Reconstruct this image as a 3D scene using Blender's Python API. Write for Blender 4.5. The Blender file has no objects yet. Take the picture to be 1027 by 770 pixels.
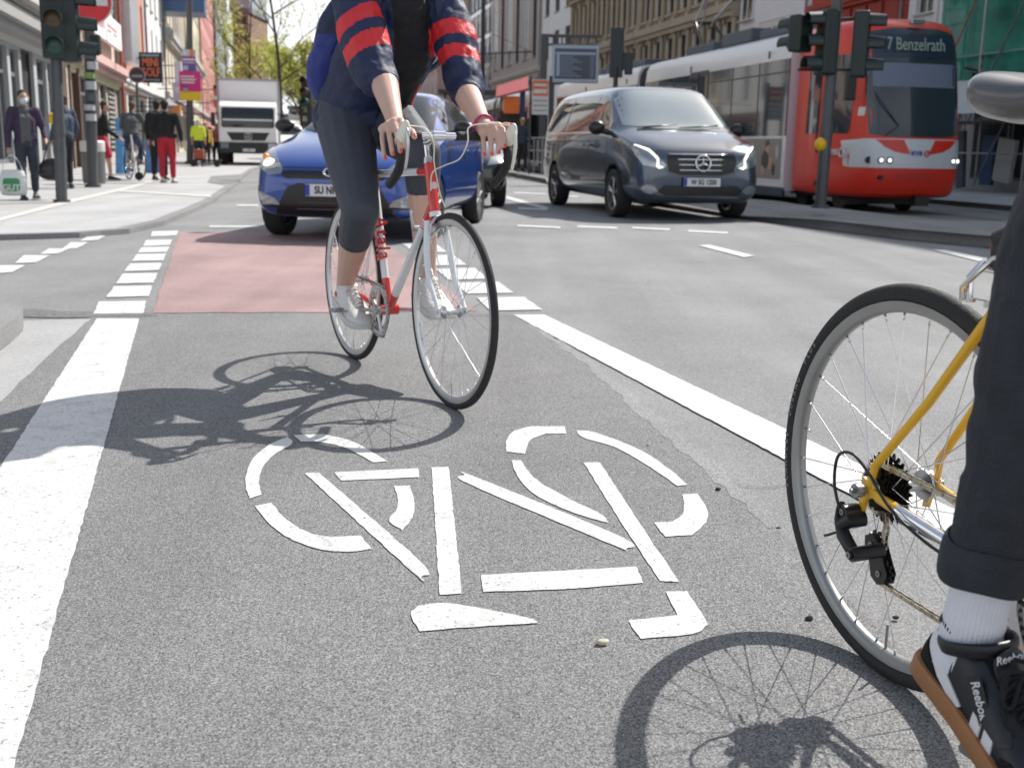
import bpy, bmesh, math, random
from mathutils import Matrix, Vector, Euler
from mathutils.bvhtree import BVHTree
from mathutils.geometry import delaunay_2d_cdt
random.seed(7)
R = math.radians
SC = bpy.context.scene
COL = SC.collection
# ------------------------------------------------------------------ camera
F, PITCH, ROLL, CH = 1110.4, .2099, .0184, .8891
W0, H0 = 1027., 770.
FW = Vector((0, math.cos(PITCH), -math.sin(PITCH))); UP0 = Vector((0, math.sin(PITCH), math.cos(PITCH))); RT0 = Vector((1, 0, 0))
RT = math.cos(ROLL)*RT0 + math.sin(ROLL)*UP0; UPV = -math.sin(ROLL)*RT0 + math.cos(ROLL)*UP0
CAMP = Vector((0, 0, CH))
cd = bpy.data.cameras.new('camera'); cam = bpy.data.objects.new('camera', cd); COL.objects.link(cam); SC.camera = cam
cam.matrix_world = Matrix(((RT.x, UPV.x, -FW.x, 0), (RT.y, UPV.y, -FW.y, 0), (RT.z, UPV.z, -FW.z, CH), (0, 0, 0, 1)))
cd.sensor_width = 36; cd.lens = F/W0*36; cd.clip_end = 3000; cd.clip_start = .05
cd.dof.use_dof = True; cd.dof.focus_distance = 2.45; cd.dof.aperture_fstop = 6.6

def ray(px, py):
    return FW*F + RT*(px-W0/2) + UPV*(H0/2-py)
def G(px, py, z=0.):                 # pixel of the survey -> point on the ground sheet
    d = ray(px, py); t = (z-CH)/d.z
    return CAMP + d*t
def AT(px, py, y):                   # pixel at a known distance down the street
    d = ray(px, py); return CAMP + d*(y/d.y)
def sstep(a, b, x):
    t = min(1, max(0, (x-a)/(b-a))); return t*t*(3-2*t)
def gz(x, y):                        # the track bed lies a little lower
    return -.30*sstep(4.7, 6.4, x+.2*(y-22)+.0)*sstep(13, 19, y)

# ------------------------------------------------------------------ materials
MATS = {}
def nodes(m):
    m.use_nodes = True; return m.node_tree.nodes, m.node_tree.links
def mat(name, col, rough=.6, metal=0., var=.12, vs=8., bump=0., bs=60., coat=0., trans=0., emit=0., sheen=0., aniso=0.):
    if name in MATS: return MATS[name]
    m = bpy.data.materials.new(name); N, L = nodes(m)
    b = N['Principled BSDF']; col = tuple(col)[:3]
    b.inputs['Roughness'].default_value = rough; b.inputs['Metallic'].default_value = metal
    b.inputs['Coat Weight'].default_value = coat; b.inputs['Transmission Weight'].default_value = trans
    if sheen: b.inputs['Sheen Weight'].default_value = sheen
    tc = N.new('ShaderNodeTexCoord')
    nz = N.new('ShaderNodeTexNoise'); nz.inputs['Scale'].default_value = vs; nz.inputs['Detail'].default_value = 5
    L.new(tc.outputs['Object'], nz.inputs['Vector'])
    mx = N.new('ShaderNodeMix'); mx.data_type = 'RGBA'
    mx.inputs[6].default_value = (*[max(0, c*(1-var)) for c in col], 1); mx.inputs[7].default_value = (*[min(1, c*(1+var)) for c in col], 1)
    L.new(nz.outputs['Fac'], mx.inputs[0]); L.new(mx.outputs[2], b.inputs['Base Color'])
    if emit:
        b.inputs['Emission Color'].default_value = (*col, 1); b.inputs['Emission Strength'].default_value = emit
    if bump:
        n2 = N.new('ShaderNodeTexNoise'); n2.inputs['Scale'].default_value = bs; n2.inputs['Detail'].default_value = 3
        L.new(tc.outputs['Object'], n2.inputs['Vector'])
        bp = N.new('ShaderNodeBump'); bp.inputs['Strength'].default_value = bump; bp.inputs['Distance'].default_value = .01
        L.new(n2.outputs['Fac'], bp.inputs['Height']); L.new(bp.outputs['Normal'], b.inputs['Normal'])
    MATS[name] = m; return m
def srgb(h):
    c = [int(h[i:i+2], 16)/255 for i in (0, 2, 4)]
    return tuple(x/12.92 if x <= .04045 else ((x+.055)/1.055)**2.4 for x in c)
def asphalt(name, base, grain=170., contrast=.5, bump=.5, tint=(1, 1, 1), patch=.12):
    m = bpy.data.materials.new(name); N, L = nodes(m); b = N['Principled BSDF']; b.inputs['Roughness'].default_value = .85
    b.inputs['Specular IOR Level'].default_value = .35
    tc = N.new('ShaderNodeTexCoord')
    vo = N.new('ShaderNodeTexVoronoi'); vo.inputs['Scale'].default_value = grain
    vo2 = N.new('ShaderNodeTexVoronoi'); vo2.inputs['Scale'].default_value = grain*2.1
    nz = N.new('ShaderNodeTexNoise'); nz.inputs['Scale'].default_value = .7; nz.inputs['Detail'].default_value = 8; nz.inputs['Roughness'].default_value = .65
    nf = N.new('ShaderNodeTexNoise'); nf.inputs['Scale'].default_value = grain*.55; nf.inputs['Detail'].default_value = 3
    for n in (vo, vo2, nz, nf): L.new(tc.outputs['Object'], n.inputs['Vector'])
    bw = N.new('ShaderNodeRGBToBW'); L.new(vo.outputs['Color'], bw.inputs[0])
    bw2 = N.new('ShaderNodeRGBToBW'); L.new(vo2.outputs['Color'], bw2.inputs[0])
    rp = N.new('ShaderNodeValToRGB'); cr = rp.color_ramp
    cr.elements[0].position = .26; cr.elements[0].color = (*[max(.01, base*(1-contrast*.82)*t) for t in tint], 1)
    cr.elements[1].position = .74; cr.elements[1].color = (*[base*(1+contrast*1.1)*t for t in tint], 1)
    e = cr.elements.new(.5); e.color = (*[base*t for t in tint], 1)
    ad = N.new('ShaderNodeMix'); ad.data_type = 'FLOAT'; ad.inputs[0].default_value = .45
    L.new(bw.outputs[0], ad.inputs[2]); L.new(bw2.outputs[0], ad.inputs[3])
    ad2 = N.new('ShaderNodeMix'); ad2.data_type = 'FLOAT'; ad2.inputs[0].default_value = .35
    L.new(ad.outputs[0], ad2.inputs[2]); L.new(nf.outputs['Fac'], ad2.inputs[3])
    L.new(ad2.outputs[0], rp.inputs[0])
    mr = N.new('ShaderNodeMapRange'); mr.inputs['From Min'].default_value = .3; mr.inputs['From Max'].default_value = .7
    mr.inputs['To Min'].default_value = 1-patch; mr.inputs['To Max'].default_value = 1+patch
    L.new(nz.outputs['Fac'], mr.inputs[0])
    mu = N.new('ShaderNodeVectorMath'); mu.operation = 'SCALE'
    L.new(rp.outputs[0], mu.inputs[0]); L.new(mr.outputs[0], mu.inputs['Scale']); 
    n5 = N.new('ShaderNodeTexNoise'); n5.inputs['Scale'].default_value = .35; n5.inputs['Detail'].default_value = 4; m5 = N.new('ShaderNodeMapping'); m5.inputs['Rotation'].default_value = (0, 0, R(15)); m5.inputs['Scale'].default_value = (6, .5, 1)
    L.new(tc.outputs['Object'], m5.inputs[0]); L.new(m5.outputs[0], n5.inputs['Vector']); r5 = N.new('ShaderNodeMapRange'); r5.inputs['From Min'].default_value = .35; r5.inputs['From Max'].default_value = .65; r5.inputs['To Min'].default_value = 1-patch*.6; r5.inputs['To Max'].default_value = 1+patch*.5
    L.new(n5.outputs['Fac'], r5.inputs[0]); mu2 = N.new('ShaderNodeVectorMath'); mu2.operation = 'SCALE'; L.new(mu.outputs[0], mu2.inputs[0]); L.new(r5.outputs[0], mu2.inputs['Scale']); L.new(mu2.outputs[0], b.inputs['Base Color'])
    bp = N.new('ShaderNodeBump'); bp.inputs['Strength'].default_value = bump; bp.inputs['Distance'].default_value = .004
    L.new(ad2.outputs[0], bp.inputs['Height']); L.new(bp.outputs['Normal'], b.inputs['Normal'])
    MATS[name] = m; return m
def paint_mat(name, base=.78):
    m = bpy.data.materials.new(name); N, L = nodes(m); b = N['Principled BSDF']; b.inputs['Roughness'].default_value = .6
    tc = N.new('ShaderNodeTexCoord'); nz = N.new('ShaderNodeTexNoise'); nz.inputs['Scale'].default_value = 9; nz.inputs['Detail'].default_value = 9; nz.inputs['Roughness'].default_value = .7
    n3 = N.new('ShaderNodeTexNoise'); n3.inputs['Scale'].default_value = 120; n3.inputs['Detail'].default_value = 4
    vo = N.new('ShaderNodeTexVoronoi'); vo.feature = 'DISTANCE_TO_EDGE'; vo.inputs['Scale'].default_value = 3.2
    mp = N.new('ShaderNodeMapping'); mp.inputs['Scale'].default_value = (1, 1, 1)
    n4 = N.new('ShaderNodeTexNoise'); n4.inputs['Scale'].default_value = 4; n4.inputs['Detail'].default_value = 4
    L.new(tc.outputs['Object'], n4.inputs['Vector'])
    ma = N.new('ShaderNodeVectorMath'); ma.operation = 'MULTIPLY_ADD'; ma.inputs[1].default_value = (.5, .5, .5)
    L.new(n4.outputs['Color'], ma.inputs[0]); L.new(tc.outputs['Object'], ma.inputs[2]); L.new(ma.outputs[0], vo.inputs['Vector'])
    L.new(tc.outputs['Object'], nz.inputs['Vector']); L.new(tc.outputs['Object'], n3.inputs['Vector'])
    rp = N.new('ShaderNodeValToRGB'); rp.color_ramp.elements[0].position = .3; rp.color_ramp.elements[0].color = (base*.72, base*.72, base*.70, 1)
    rp.color_ramp.elements[1].position = .52; rp.color_ramp.elements[1].color = (base, base, base*.985, 1)
    L.new(nz.outputs['Fac'], rp.inputs[0])
    r2 = N.new('ShaderNodeValToRGB'); r2.color_ramp.elements[0].position = .33; r2.color_ramp.elements[0].color = (.42, .42, .42, 1)
    r2.color_ramp.elements[1].position = .40; r2.color_ramp.elements[1].color = (1, 1, 1, 1)
    L.new(n3.outputs['Fac'], r2.inputs[0])
    r3 = N.new('ShaderNodeValToRGB'); r3.color_ramp.elements[0].position = .002; r3.color_ramp.elements[0].color = (.8, .8, .8, 1)
    r3.color_ramp.elements[1].position = .008; r3.color_ramp.elements[1].color = (1, 1, 1, 1)
    L.new(vo.outputs['Distance'], r3.inputs[0])
    m1 = N.new('ShaderNodeMix'); m1.data_type = 'RGBA'; m1.blend_type = 'MULTIPLY'; m1.inputs[0].default_value = 1
    L.new(rp.outputs[0], m1.inputs[6]); L.new(r2.outputs[0], m1.inputs[7])
    m2 = N.new('ShaderNodeMix'); m2.data_type = 'RGBA'; m2.blend_type = 'MULTIPLY'; m2.inputs[0].default_value = 1
    L.new(m1.outputs[2], m2.inputs[6]); L.new(r3.outputs[0], m2.inputs[7]); L.new(m2.outputs[2], b.inputs['Base Color'])
    bp = N.new('ShaderNodeBump'); bp.inputs['Strength'].default_value = .35; bp.inputs['Distance'].default_value = .003
    L.new(n3.outputs['Fac'], bp.inputs['Height']); L.new(bp.outputs['Normal'], b.inputs['Normal'])
    MATS[name] = m; return m
def brickish(name, c1, c2, scale=5., mortar=(.5, .48, .45)):
    m = bpy.data.materials.new(name); N, L = nodes(m); b = N['Principled BSDF']; b.inputs['Roughness'].default_value = .85
    tc = N.new('ShaderNodeTexCoord'); mp = N.new('ShaderNodeMapping'); mp.inputs['Rotation'].default_value = (R(90), 0, 0)
    br = N.new('ShaderNodeTexBrick'); br.inputs['Scale'].default_value = scale; br.inputs['Color1'].default_value = (*c1, 1); br.inputs['Color2'].default_value = (*c2, 1)
    br.inputs['Mortar'].default_value = (*mortar, 1); br.inputs['Mortar Size'].default_value = .012
    L.new(tc.outputs['Object'], mp.inputs[0]); L.new(mp.outputs[0], br.inputs['Vector']); L.new(br.outputs[0], b.inputs['Base Color'])
    MATS[name] = m; return m

# ------------------------------------------------------------------ mesh builder
class MB:
    def __init__(s): s.v = []; s.f = []; s.m = []; s.T = Matrix.Identity(4); s.mi = 0
    def add(s, vs, fs, mi=None):
        k = len(s.v); s.v += [s.T @ Vector(v) for v in vs]; s.f += [tuple(i+k for i in f) for f in fs]; s.m += [s.mi if mi is None else mi]*len(fs); return s
    def box(s, c, d, rot=None, mi=None, taper=1.):
        c = Vector(c); x, y, z = d[0]/2, d[1]/2, d[2]/2
        vs = [Vector((sx*x*(taper if sz > 0 else 1), sy*y*(taper if sz > 0 else 1), sz*z)) for sz in (-1, 1) for sx, sy in ((-1, -1), (1, -1), (1, 1), (-1, 1))]
        if rot is not None:
            M = rot if isinstance(rot, Matrix) else Euler(rot).to_matrix(); vs = [M @ v for v in vs]
        return s.add([c+v for v in vs], [(3, 2, 1, 0), (4, 5, 6, 7), (0, 1, 5, 4), (1, 2, 6, 5), (2, 3, 7, 6), (3, 0, 4, 7)], mi)
    def frame(s, ax):
        ax = Vector(ax).normalized(); a = Vector((0, 0, 1)) if abs(ax.z) < .9 else Vector((1, 0, 0))
        u = ax.cross(a).normalized(); return u, ax.cross(u).normalized(), ax
    def cyl(s, p0, p1, r0, r1=None, n=14, caps=True, mi=None):
        p0, p1 = Vector(p0), Vector(p1); r1 = r0 if r1 is None else r1; u, w, a = s.frame(p1-p0)
        vs = [p+(u*math.cos(t)+w*math.sin(t))*r for p, r in ((p0, r0), (p1, r1)) for t in [2*math.pi*i/n for i in range(n)]]
        fs = [(i, (i+1) % n, n+(i+1) % n, n+i) for i in range(n)]
        if caps: fs += [tuple(range(n))[::-1], tuple(range(n, 2*n))]
        return s.add(vs, fs, mi)
    def tube(s, pts, r, n=8, closed=False, caps=True, mi=None, flat=None):
        pts = [Vector(p) for p in pts]; m = len(pts); rs = r if isinstance(r, (list, tuple)) else [r]*m
        vs = []; u = None
        for i in range(m):
            a = (pts[(i+1) % m]-pts[i-1]) if closed else (pts[min(i+1, m-1)]-pts[max(i-1, 0)])
            a.normalize()
            if u is None: u, w, _ = s.frame(a)
            else: u = (u-a*u.dot(a)).normalized(); w = a.cross(u)
            fl = flat if flat else (1, 1)
            vs += [pts[i]+(u*math.cos(t)*fl[0]+w*math.sin(t)*fl[1])*rs[i] for t in [2*math.pi*j/n for j in range(n)]]
        fs = [(i*n+j, i*n+(j+1) % n, ((i+1) % m)*n+(j+1) % n, ((i+1) % m)*n+j) for i in range(m if closed else m-1) for j in range(n)]
        if caps and not closed: fs += [tuple(range(n))[::-1], tuple(range((m-1)*n, m*n))]
        return s.add(vs, fs, mi)
    def lathe(s, prof, n=32, c=(0, 0, 0), axis=(0, 0, 1), closed=False, mi=None):   # prof: (radius, along axis)
        c = Vector(c); u, w, a = s.frame(axis); m = len(prof)
        vs = [c+(u*math.cos(2*math.pi*j/n)+w*math.sin(2*math.pi*j/n))*r+a*h for j in range(n) for r, h in prof]
        fs = [(j*m+i, j*m+(i+1) % m, ((j+1) % n)*m+(i+1) % m, ((j+1) % n)*m+i) for j in range(n) for i in range(m if closed else m-1)]
        return s.add(vs, fs, mi)
    def ell(s, c, r, n=16, m=10, rot=None, mi=None):
        c = Vector(c); r = (r, r, r) if not isinstance(r, (tuple, list)) else r
        M = Euler(rot).to_matrix() if isinstance(rot, tuple) else (rot or Matrix.Identity(3)); vs = [M @ Vector((0, 0, -r[2]))+c]
        for i in range(1, m):
            th = math.pi*i/m-math.pi/2
            vs += [M @ Vector((r[0]*math.cos(th)*math.cos(2*math.pi*j/n), r[1]*math.cos(th)*math.sin(2*math.pi*j/n), r[2]*math.sin(th)))+c for j in range(n)]
        vs.append(M @ Vector((0, 0, r[2]))+c); k = len(vs)-1
        fs = [(0, 1+(j+1) % n, 1+j) for j in range(n)]+[(1+i*n+j, 1+i*n+(j+1) % n, 1+(i+1)*n+(j+1) % n, 1+(i+1)*n+j) for i in range(m-2) for j in range(n)]
        fs += [(1+(m-2)*n+j, 1+(m-2)*n+(j+1) % n, k) for j in range(n)]
        return s.add(vs, fs, mi)
    def cap(s, p0, r0, p1, r1, n=14):                               # tapered capsule
        p0, p1 = Vector(p0), Vector(p1); u, w, a = s.frame(p1-p0); vs = [p0-a*r0]; K = 4
        rings = [(p0-a*r0*math.cos(math.pi/2*i/K), r0*math.sin(math.pi/2*i/K)) for i in range(1, K+1)]+[(p1+a*r1*math.sin(math.pi/2*i/K), r1*math.cos(math.pi/2*i/K)) for i in range(0, K)]
        for p, r in rings: vs += [p+(u*math.cos(2*math.pi*j/n)+w*math.sin(2*math.pi*j/n))*r for j in range(n)]
        vs.append(p1+a*r1); k = len(vs)-1; m = len(rings)
        fs = [(0, 1+(j+1) % n, 1+j) for j in range(n)]+[(1+i*n+j, 1+i*n+(j+1) % n, 1+(i+1)*n+(j+1) % n, 1+(i+1)*n+j) for i in range(m-1) for j in range(n)]+[(1+(m-1)*n+j, 1+(m-1)*n+(j+1) % n, k) for j in range(n)]
        return s.add(vs, fs)
    def prism(s, poly, h0, h1, M=None, mi=None):                      # poly in XY, extruded on Z, moved by M
        M = M or Matrix.Identity(4); n = len(poly)
        vs = [M @ Vector((x, y, h0)) for x, y in poly]+[M @ Vector((x, y, h1)) for x, y in poly]
        return s.add(vs, [tuple(range(n))[::-1], tuple(range(n, 2*n))]+[(i, (i+1) % n, n+(i+1) % n, n+i) for i in range(n)], mi)
    def loft(s, rings, capped=True, closed=True, mi=None):
        n = len(rings[0]); vs = [Vector(p) for r in rings for p in r]; k = n if closed else n-1
        fs = [(i*n+j, i*n+(j+1) % n, (i+1)*n+(j+1) % n, (i+1)*n+j) for i in range(len(rings)-1) for j in range(k)]
        if capped: fs += [tuple(range(n))[::-1], tuple(range((len(rings)-1)*n, len(rings)*n))]
        return s.add(vs, fs, mi)
    def build(s, name, mats, parent=None, smooth=False, bevel=0., sub=0, ang=35, seg=2):
        me = bpy.data.meshes.new(name); me.from_pydata([tuple(v) for v in s.v], [], s.f)
        for m in (mats if isinstance(mats, (list, tuple)) else [mats]): me.materials.append(m)
        for p, k in zip(me.polygons, s.m): p.material_index = k
        me.validate(); bm = bmesh.new(); bm.from_mesh(me); bmesh.ops.recalc_face_normals(bm, faces=bm.faces)
        bm.to_mesh(me); bm.free()
        o = bpy.data.objects.new(name, me); COL.objects.link(o)
        if parent is not None: o.parent = parent
        if smooth:
            for p in me.polygons: p.use_smooth = True
            if smooth != 'all':
                me.set_sharp_from_angle(angle=R(ang))
        if bevel:
            b = o.modifiers.new('bevel', 'BEVEL'); b.width = bevel; b.segments = seg; b.limit_method = 'ANGLE'; b.angle_limit = R(40)
        if sub:
            b = o.modifiers.new('sub', 'SUBSURF'); b.levels = sub; b.render_levels = sub
        return o
def tag(o, label=None, cat=None, group=None, kind=None):
    if label: o['label'] = label
    if cat: o['category'] = cat
    if group: o['group'] = group
    if kind: o['kind'] = kind
    return o
def thing(name, label, cat, loc=(0, 0, 0), rz=0., group=None, M=None):
    o = bpy.data.objects.new(name, None); COL.objects.link(o); o.empty_display_size = .1
    if M is not None: o.matrix_world = M
    else: o.location = loc; o.rotation_euler = (0, 0, rz)
    return tag(o, label, cat, group)
def copy_tree(o, parent=None):
    c = o.copy(); COL.objects.link(c)
    if parent is not None: c.parent = parent
    for ch in [x for x in ALLCH(o)]: copy_tree(ch, c)
    return c
def ALLCH(o): return [x for x in COL.objects if x.parent == o]
def frameM(loc, X, Z=(0, 0, 1)):
    X = Vector(X).normalized(); Z = Vector(Z); Y = Z.cross(X).normalized(); Z = X.cross(Y).normalized()
    return Matrix(((X.x, Y.x, Z.x, loc[0]), (X.y, Y.y, Z.y, loc[1]), (X.z, Y.z, Z.z, loc[2]), (0, 0, 0, 1)))
def bake(o, name=None):                                               # apply the modifiers for good
    bpy.context.view_layer.update(); dg = bpy.context.evaluated_depsgraph_get()
    me = bpy.data.meshes.new_from_object(o.evaluated_get(dg), preserve_all_data_layers=True, depsgraph=dg)
    o.modifiers.clear(); o.data = me; me.name = o.name; return o
def blob(name, mb, mats, parent=None, voxel=.012, it=6, rule=None, disp=None):
    o = mb.build(name, mats, None)
    m = o.modifiers.new('r', 'REMESH'); m.mode = 'VOXEL'; m.voxel_size = voxel; m.use_smooth_shade = True
    m = o.modifiers.new('s', 'SMOOTH'); m.factor = .5; m.iterations = it
    if disp:
        t = bpy.data.textures.new(name, 'CLOUDS'); t.noise_scale = disp[1]; t.noise_depth = 2
        m = o.modifiers.new('d', 'DISPLACE'); m.texture = t; m.strength = disp[0]; m.mid_level = .5
    bake(o)
    for p in o.data.polygons: p.use_smooth = True
    if rule:
        for p in o.data.polygons: p.material_index = rule(p.center, p.normal)
    if parent is not None: o.parent = parent
    return o
def cut(o, cutter_mb):                                                # subtract a closed shape
    c = cutter_mb.build('cutter', [], None)
    m = o.modifiers.new('b', 'BOOLEAN'); m.operation = 'DIFFERENCE'; m.object = c; m.solver = 'EXACT'
    bake(o); bpy.data.objects.remove(c); return o
def bvh_of(o):
    me = o.data; return BVHTree.FromPolygons([v.co for v in me.vertices], [p.vertices[:] for p in me.polygons])
def patch(name, bvh, poly, M, mats, parent, off=.004, step=.03, skirt=.008, maxd=50, build=True, mb=None, smooth=True):
    """poly in the XY plane of M, thrown along -Z of M on to the surface, lifted by off, given an edge"""
    P = [Vector(p) for p in poly]; n = len(P)
    bd = []
    for i in range(n):
        a, b = P[i], P[(i+1) % n]; k = max(1, int((b-a).length/step))
        bd += [a+(b-a)*j/k for j in range(k)]
    x0, x1 = min(p.x for p in P), max(p.x for p in P); y0, y1 = min(p.y for p in P), max(p.y for p in P)
    pts = list(bd)
    def inside(q):
        c = False
        for i in range(n):
            a, b = P[i], P[i-1]
            if (a.y > q.y) != (b.y > q.y) and q.x < (b.x-a.x)*(q.y-a.y)/(b.y-a.y)+a.x: c = not c
        return c
    nx, ny = int((x1-x0)/step)+1, int((y1-y0)/step)+1
    for i in range(nx):
        for j in range(ny):
            q = Vector((x0+(i+.5)*step, y0+(j+.5)*step))
            if inside(q) and min((q-b).length for b in bd) > step*.35: pts.append(q)
    vs, es, fs, *_ = delaunay_2d_cdt(pts, [(i, (i+1) % len(bd)) for i in range(len(bd))], [], 1, 1e-6)
    D = (M.to_3x3() @ Vector((0, 0, -1))).normalized(); out = []; lastd = None
    for v in vs:
        o = M @ Vector((v.x, v.y, 0)); h = bvh.ray_cast(o, D, maxd)
        if h[0] is None:
            h = bvh.find_nearest(o+D*(lastd or 0)); nrm = -D; loc = h[0]
        else: loc, nrm = h[0], h[1]; lastd = h[3]
        if nrm.dot(D) > 0: nrm = -nrm
        out.append((loc, nrm))
    from collections import Counter
    # smooth normals
    vn = [Vector((0, 0, 0)) for _ in out]
    for f in fs:
        for i in f: vn[i] += out[i][1]
    for f in fs:
        s_ = sum((out[i][1] for i in f), Vector((0, 0, 0)))
        for i in f: vn[i] += s_*.5
    pos = [out[i][0]+(vn[i].normalized() if vn[i].length else out[i][1])*off for i in range(len(out))]
    low = [out[i][0]+(vn[i].normalized() if vn[i].length else out[i][1])*(off-skirt) for i in range(len(out))]
    ec = Counter()
    for f in fs:
        for i in range(len(f)): ec[tuple(sorted((f[i], f[(i+1) % len(f)])))] += 1
    k = len(pos); faces = [tuple(f) for f in fs]+[(a, b, k+b, k+a) for (a, b), c in ec.items() if c == 1]
    mb = mb or MB(); mb.add(pos+low, faces)
    if not build: return mb
    return mb.build(name, mats, parent, smooth='x' if smooth else False, ang=50)
SIDE_R = lambda: frameM((0, -5, 0), (1, 0, 0))                        # helper axes
def viewM(loc, right, up):                                            # XY plane spanned by right/up, throws along -(right x up)
    r_, u_ = Vector(right).normalized(), Vector(up).normalized(); z = r_.cross(u_)
    return Matrix(((r_.x, u_.x, z.x, loc[0]), (r_.y, u_.y, z.y, loc[1]), (r_.z, u_.z, z.z, loc[2]), (0, 0, 0, 1)))
def text(name, s, size, M, m, parent=None, ext=.002, sx=1., align='CENTER', bold=0., space=1.):
    cu = bpy.data.curves.new(name, 'FONT'); cu.body = s; cu.size = size; cu.extrude = ext; cu.align_x = align; cu.align_y = 'CENTER'; cu.offset = bold; cu.space_character = space
    cu.resolution_u = 3
    o = bpy.data.objects.new(name, cu); COL.objects.link(o); bpy.context.view_layer.update()
    dg = bpy.context.evaluated_depsgraph_get(); me = bpy.data.meshes.new_from_object(o.evaluated_get(dg)); bpy.data.objects.remove(o)
    me.transform(M @ Matrix.Diagonal((sx, 1, 1, 1))); me.materials.clear(); me.materials.append(m)
    o = bpy.data.objects.new(name, me); COL.objects.link(o)
    if parent is not None: o.parent = parent
    return o
def flat_poly(name, pts, z, m, label=None, cat=None, kind=None, group=None, parent=None):
    mb = MB(); n = len(pts); mb.add([(p[0], p[1], z+gz(p[0], p[1])) for p in pts], [tuple(range(n))])
    o = mb.build(name, m, parent); return tag(o, label, cat, group, kind)

# palette
ASP = asphalt('asphalt_road', .215, 340, .7, .5, patch=.16)
ASPD = asphalt('asphalt_bike_lane', .195, 350, 1.0, .9, patch=.15)
ASPR = asphalt('red_asphalt', .26, 320, .40, .4, tint=(1.22, .84, .82), patch=.22)
PAVE = asphalt('paving', .39, 90, .16, .2, patch=.14)
CONC = asphalt('concrete_gutter', .33, 120, .2, .3, patch=.12)
KERB = asphalt('kerb_stone', .22, 140, .3, .3, patch=.15)
WHITE = paint_mat('road_paint', .60)
BLK = mat('black_plastic', (.012, .012, .013), .45, var=.2)
RUB = mat('rubber', (.018, .018, .019), .75, var=.25, vs=30, bump=.2, bs=150)
CHROME = mat('chrome', (.75, .75, .76), .16, 1., var=.06, vs=20)
ALU = mat('aluminium', (.55, .55, .56), .33, 1., var=.08, vs=30)
STEEL = mat('steel', (.30, .30, .31), .4, .9, var=.15, vs=30)
DARKST = mat('dark_steel', (.05, .048, .045), .4, .7, var=.3, vs=40)
GLASS = mat('dark_glass', (.015, .018, .02), .05, 0, var=.1, coat=.3)
WGLASS = mat('window_glass', (.035, .04, .045), .08, 0, var=.3, vs=1.2)
GREYP = mat('grey_post', (.085, .09, .095), .5, .2, var=.2, vs=6)
WHITEP = mat('white_plastic', (.75, .75, .73), .4, var=.05)
# ------------------------------------------------------------------ light
SUN_AZ = R(46); SUN_EL = R(45.5)                                     # direction to the sun, counted from +X
sl = bpy.data.lights.new('sun', 'SUN'); sl.energy = 4.3; sl.angle = R(.53); sl.color = (1, .965, .91)
so = bpy.data.objects.new('sun', sl); COL.objects.link(so)
sd = Vector((math.cos(SUN_AZ)*math.cos(SUN_EL), math.sin(SUN_AZ)*math.cos(SUN_EL), math.sin(SUN_EL)))
so.rotation_euler = sd.to_track_quat('Z', 'Y').to_euler(); so.location = sd*50
wd = bpy.data.worlds.new('World'); SC.world = wd; wd.use_nodes = True; N, L = wd.node_tree.nodes, wd.node_tree.links
bg = N['Background']; bg.inputs['Strength'].default_value = .10
sky = N.new('ShaderNodeTexSky'); sky.sky_type = 'NISHITA'; sky.sun_disc = False; sky.sun_elevation = SUN_EL; sky.sun_rotation = R(90)-SUN_AZ
sky.dust_density = 2.5; sky.air_density = 1.2; sky.ozone_density = 1
tc = N.new('ShaderNodeTexCoord'); nz = N.new('ShaderNodeTexNoise'); nz.inputs['Scale'].default_value = 2.6; nz.inputs['Detail'].default_value = 8; nz.inputs['Roughness'].default_value = .6
mp = N.new('ShaderNodeMapping'); mp.inputs['Scale'].default_value = (1, 1, 2.6); L.new(tc.outputs['Generated'], mp.inputs[0]); L.new(mp.outputs[0], nz.inputs['Vector'])
rp = N.new('ShaderNodeValToRGB'); rp.color_ramp.elements[0].position = .22; rp.color_ramp.elements[1].position = .42
L.new(nz.outputs['Fac'], rp.inputs[0]); mx = N.new('ShaderNodeMix'); mx.data_type = 'RGBA'
sx_ = N.new('ShaderNodeSeparateXYZ'); L.new(tc.outputs['Generated'], sx_.inputs[0])
er = N.new('ShaderNodeMapRange'); er.interpolation_type = 'SMOOTHSTEP'; er.inputs['From Min'].default_value = .12; er.inputs['From Max'].default_value = .55; er.inputs['To Min'].default_value = 1; er.inputs['To Max'].default_value = .16
L.new(sx_.outputs['Z'], er.inputs[0]); em = N.new('ShaderNodeMath'); em.operation = 'MULTIPLY'; L.new(rp.outputs[0], em.inputs[0]); L.new(er.outputs[0], em.inputs[1])
L.new(em.outputs[0], mx.inputs[0]); L.new(sky.outputs[0], mx.inputs[6]); mx.inputs[7].default_value = (8.8, 9.0, 9.3, 1)
L.new(mx.outputs[2], bg.inputs['Color'])
SC.view_settings.view_transform = 'Standard'; SC.view_settings.look = 'None'; SC.view_settings.exposure = .5; SC.view_settings.gamma = 1

# ------------------------------------------------------------------ ground
mb = MB(); xs = [-900, -300, -100, -40, -20, -10, -6]+[-4+i*.5 for i in range(80)]+[40, 60, 120, 300, 900]
ys = [-300, -100, -20, -5]+[0+i*1. for i in range(70)]+[75, 90, 120, 200, 400, 900, 1600]
vs = [(x, y, gz(x, y)-.002) for y in ys for x in xs]; nx = len(xs)
mb.add(vs, [(j*nx+i, j*nx+i+1, (j+1)*nx+i+1, (j+1)*nx+i) for j in range(len(ys)-1) for i in range(nx-1)])
tag(mb.build('road', ASP, None, smooth='all'), kind='structure')
def gp(pts): return [G(x, y) for x, y in pts]
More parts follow.
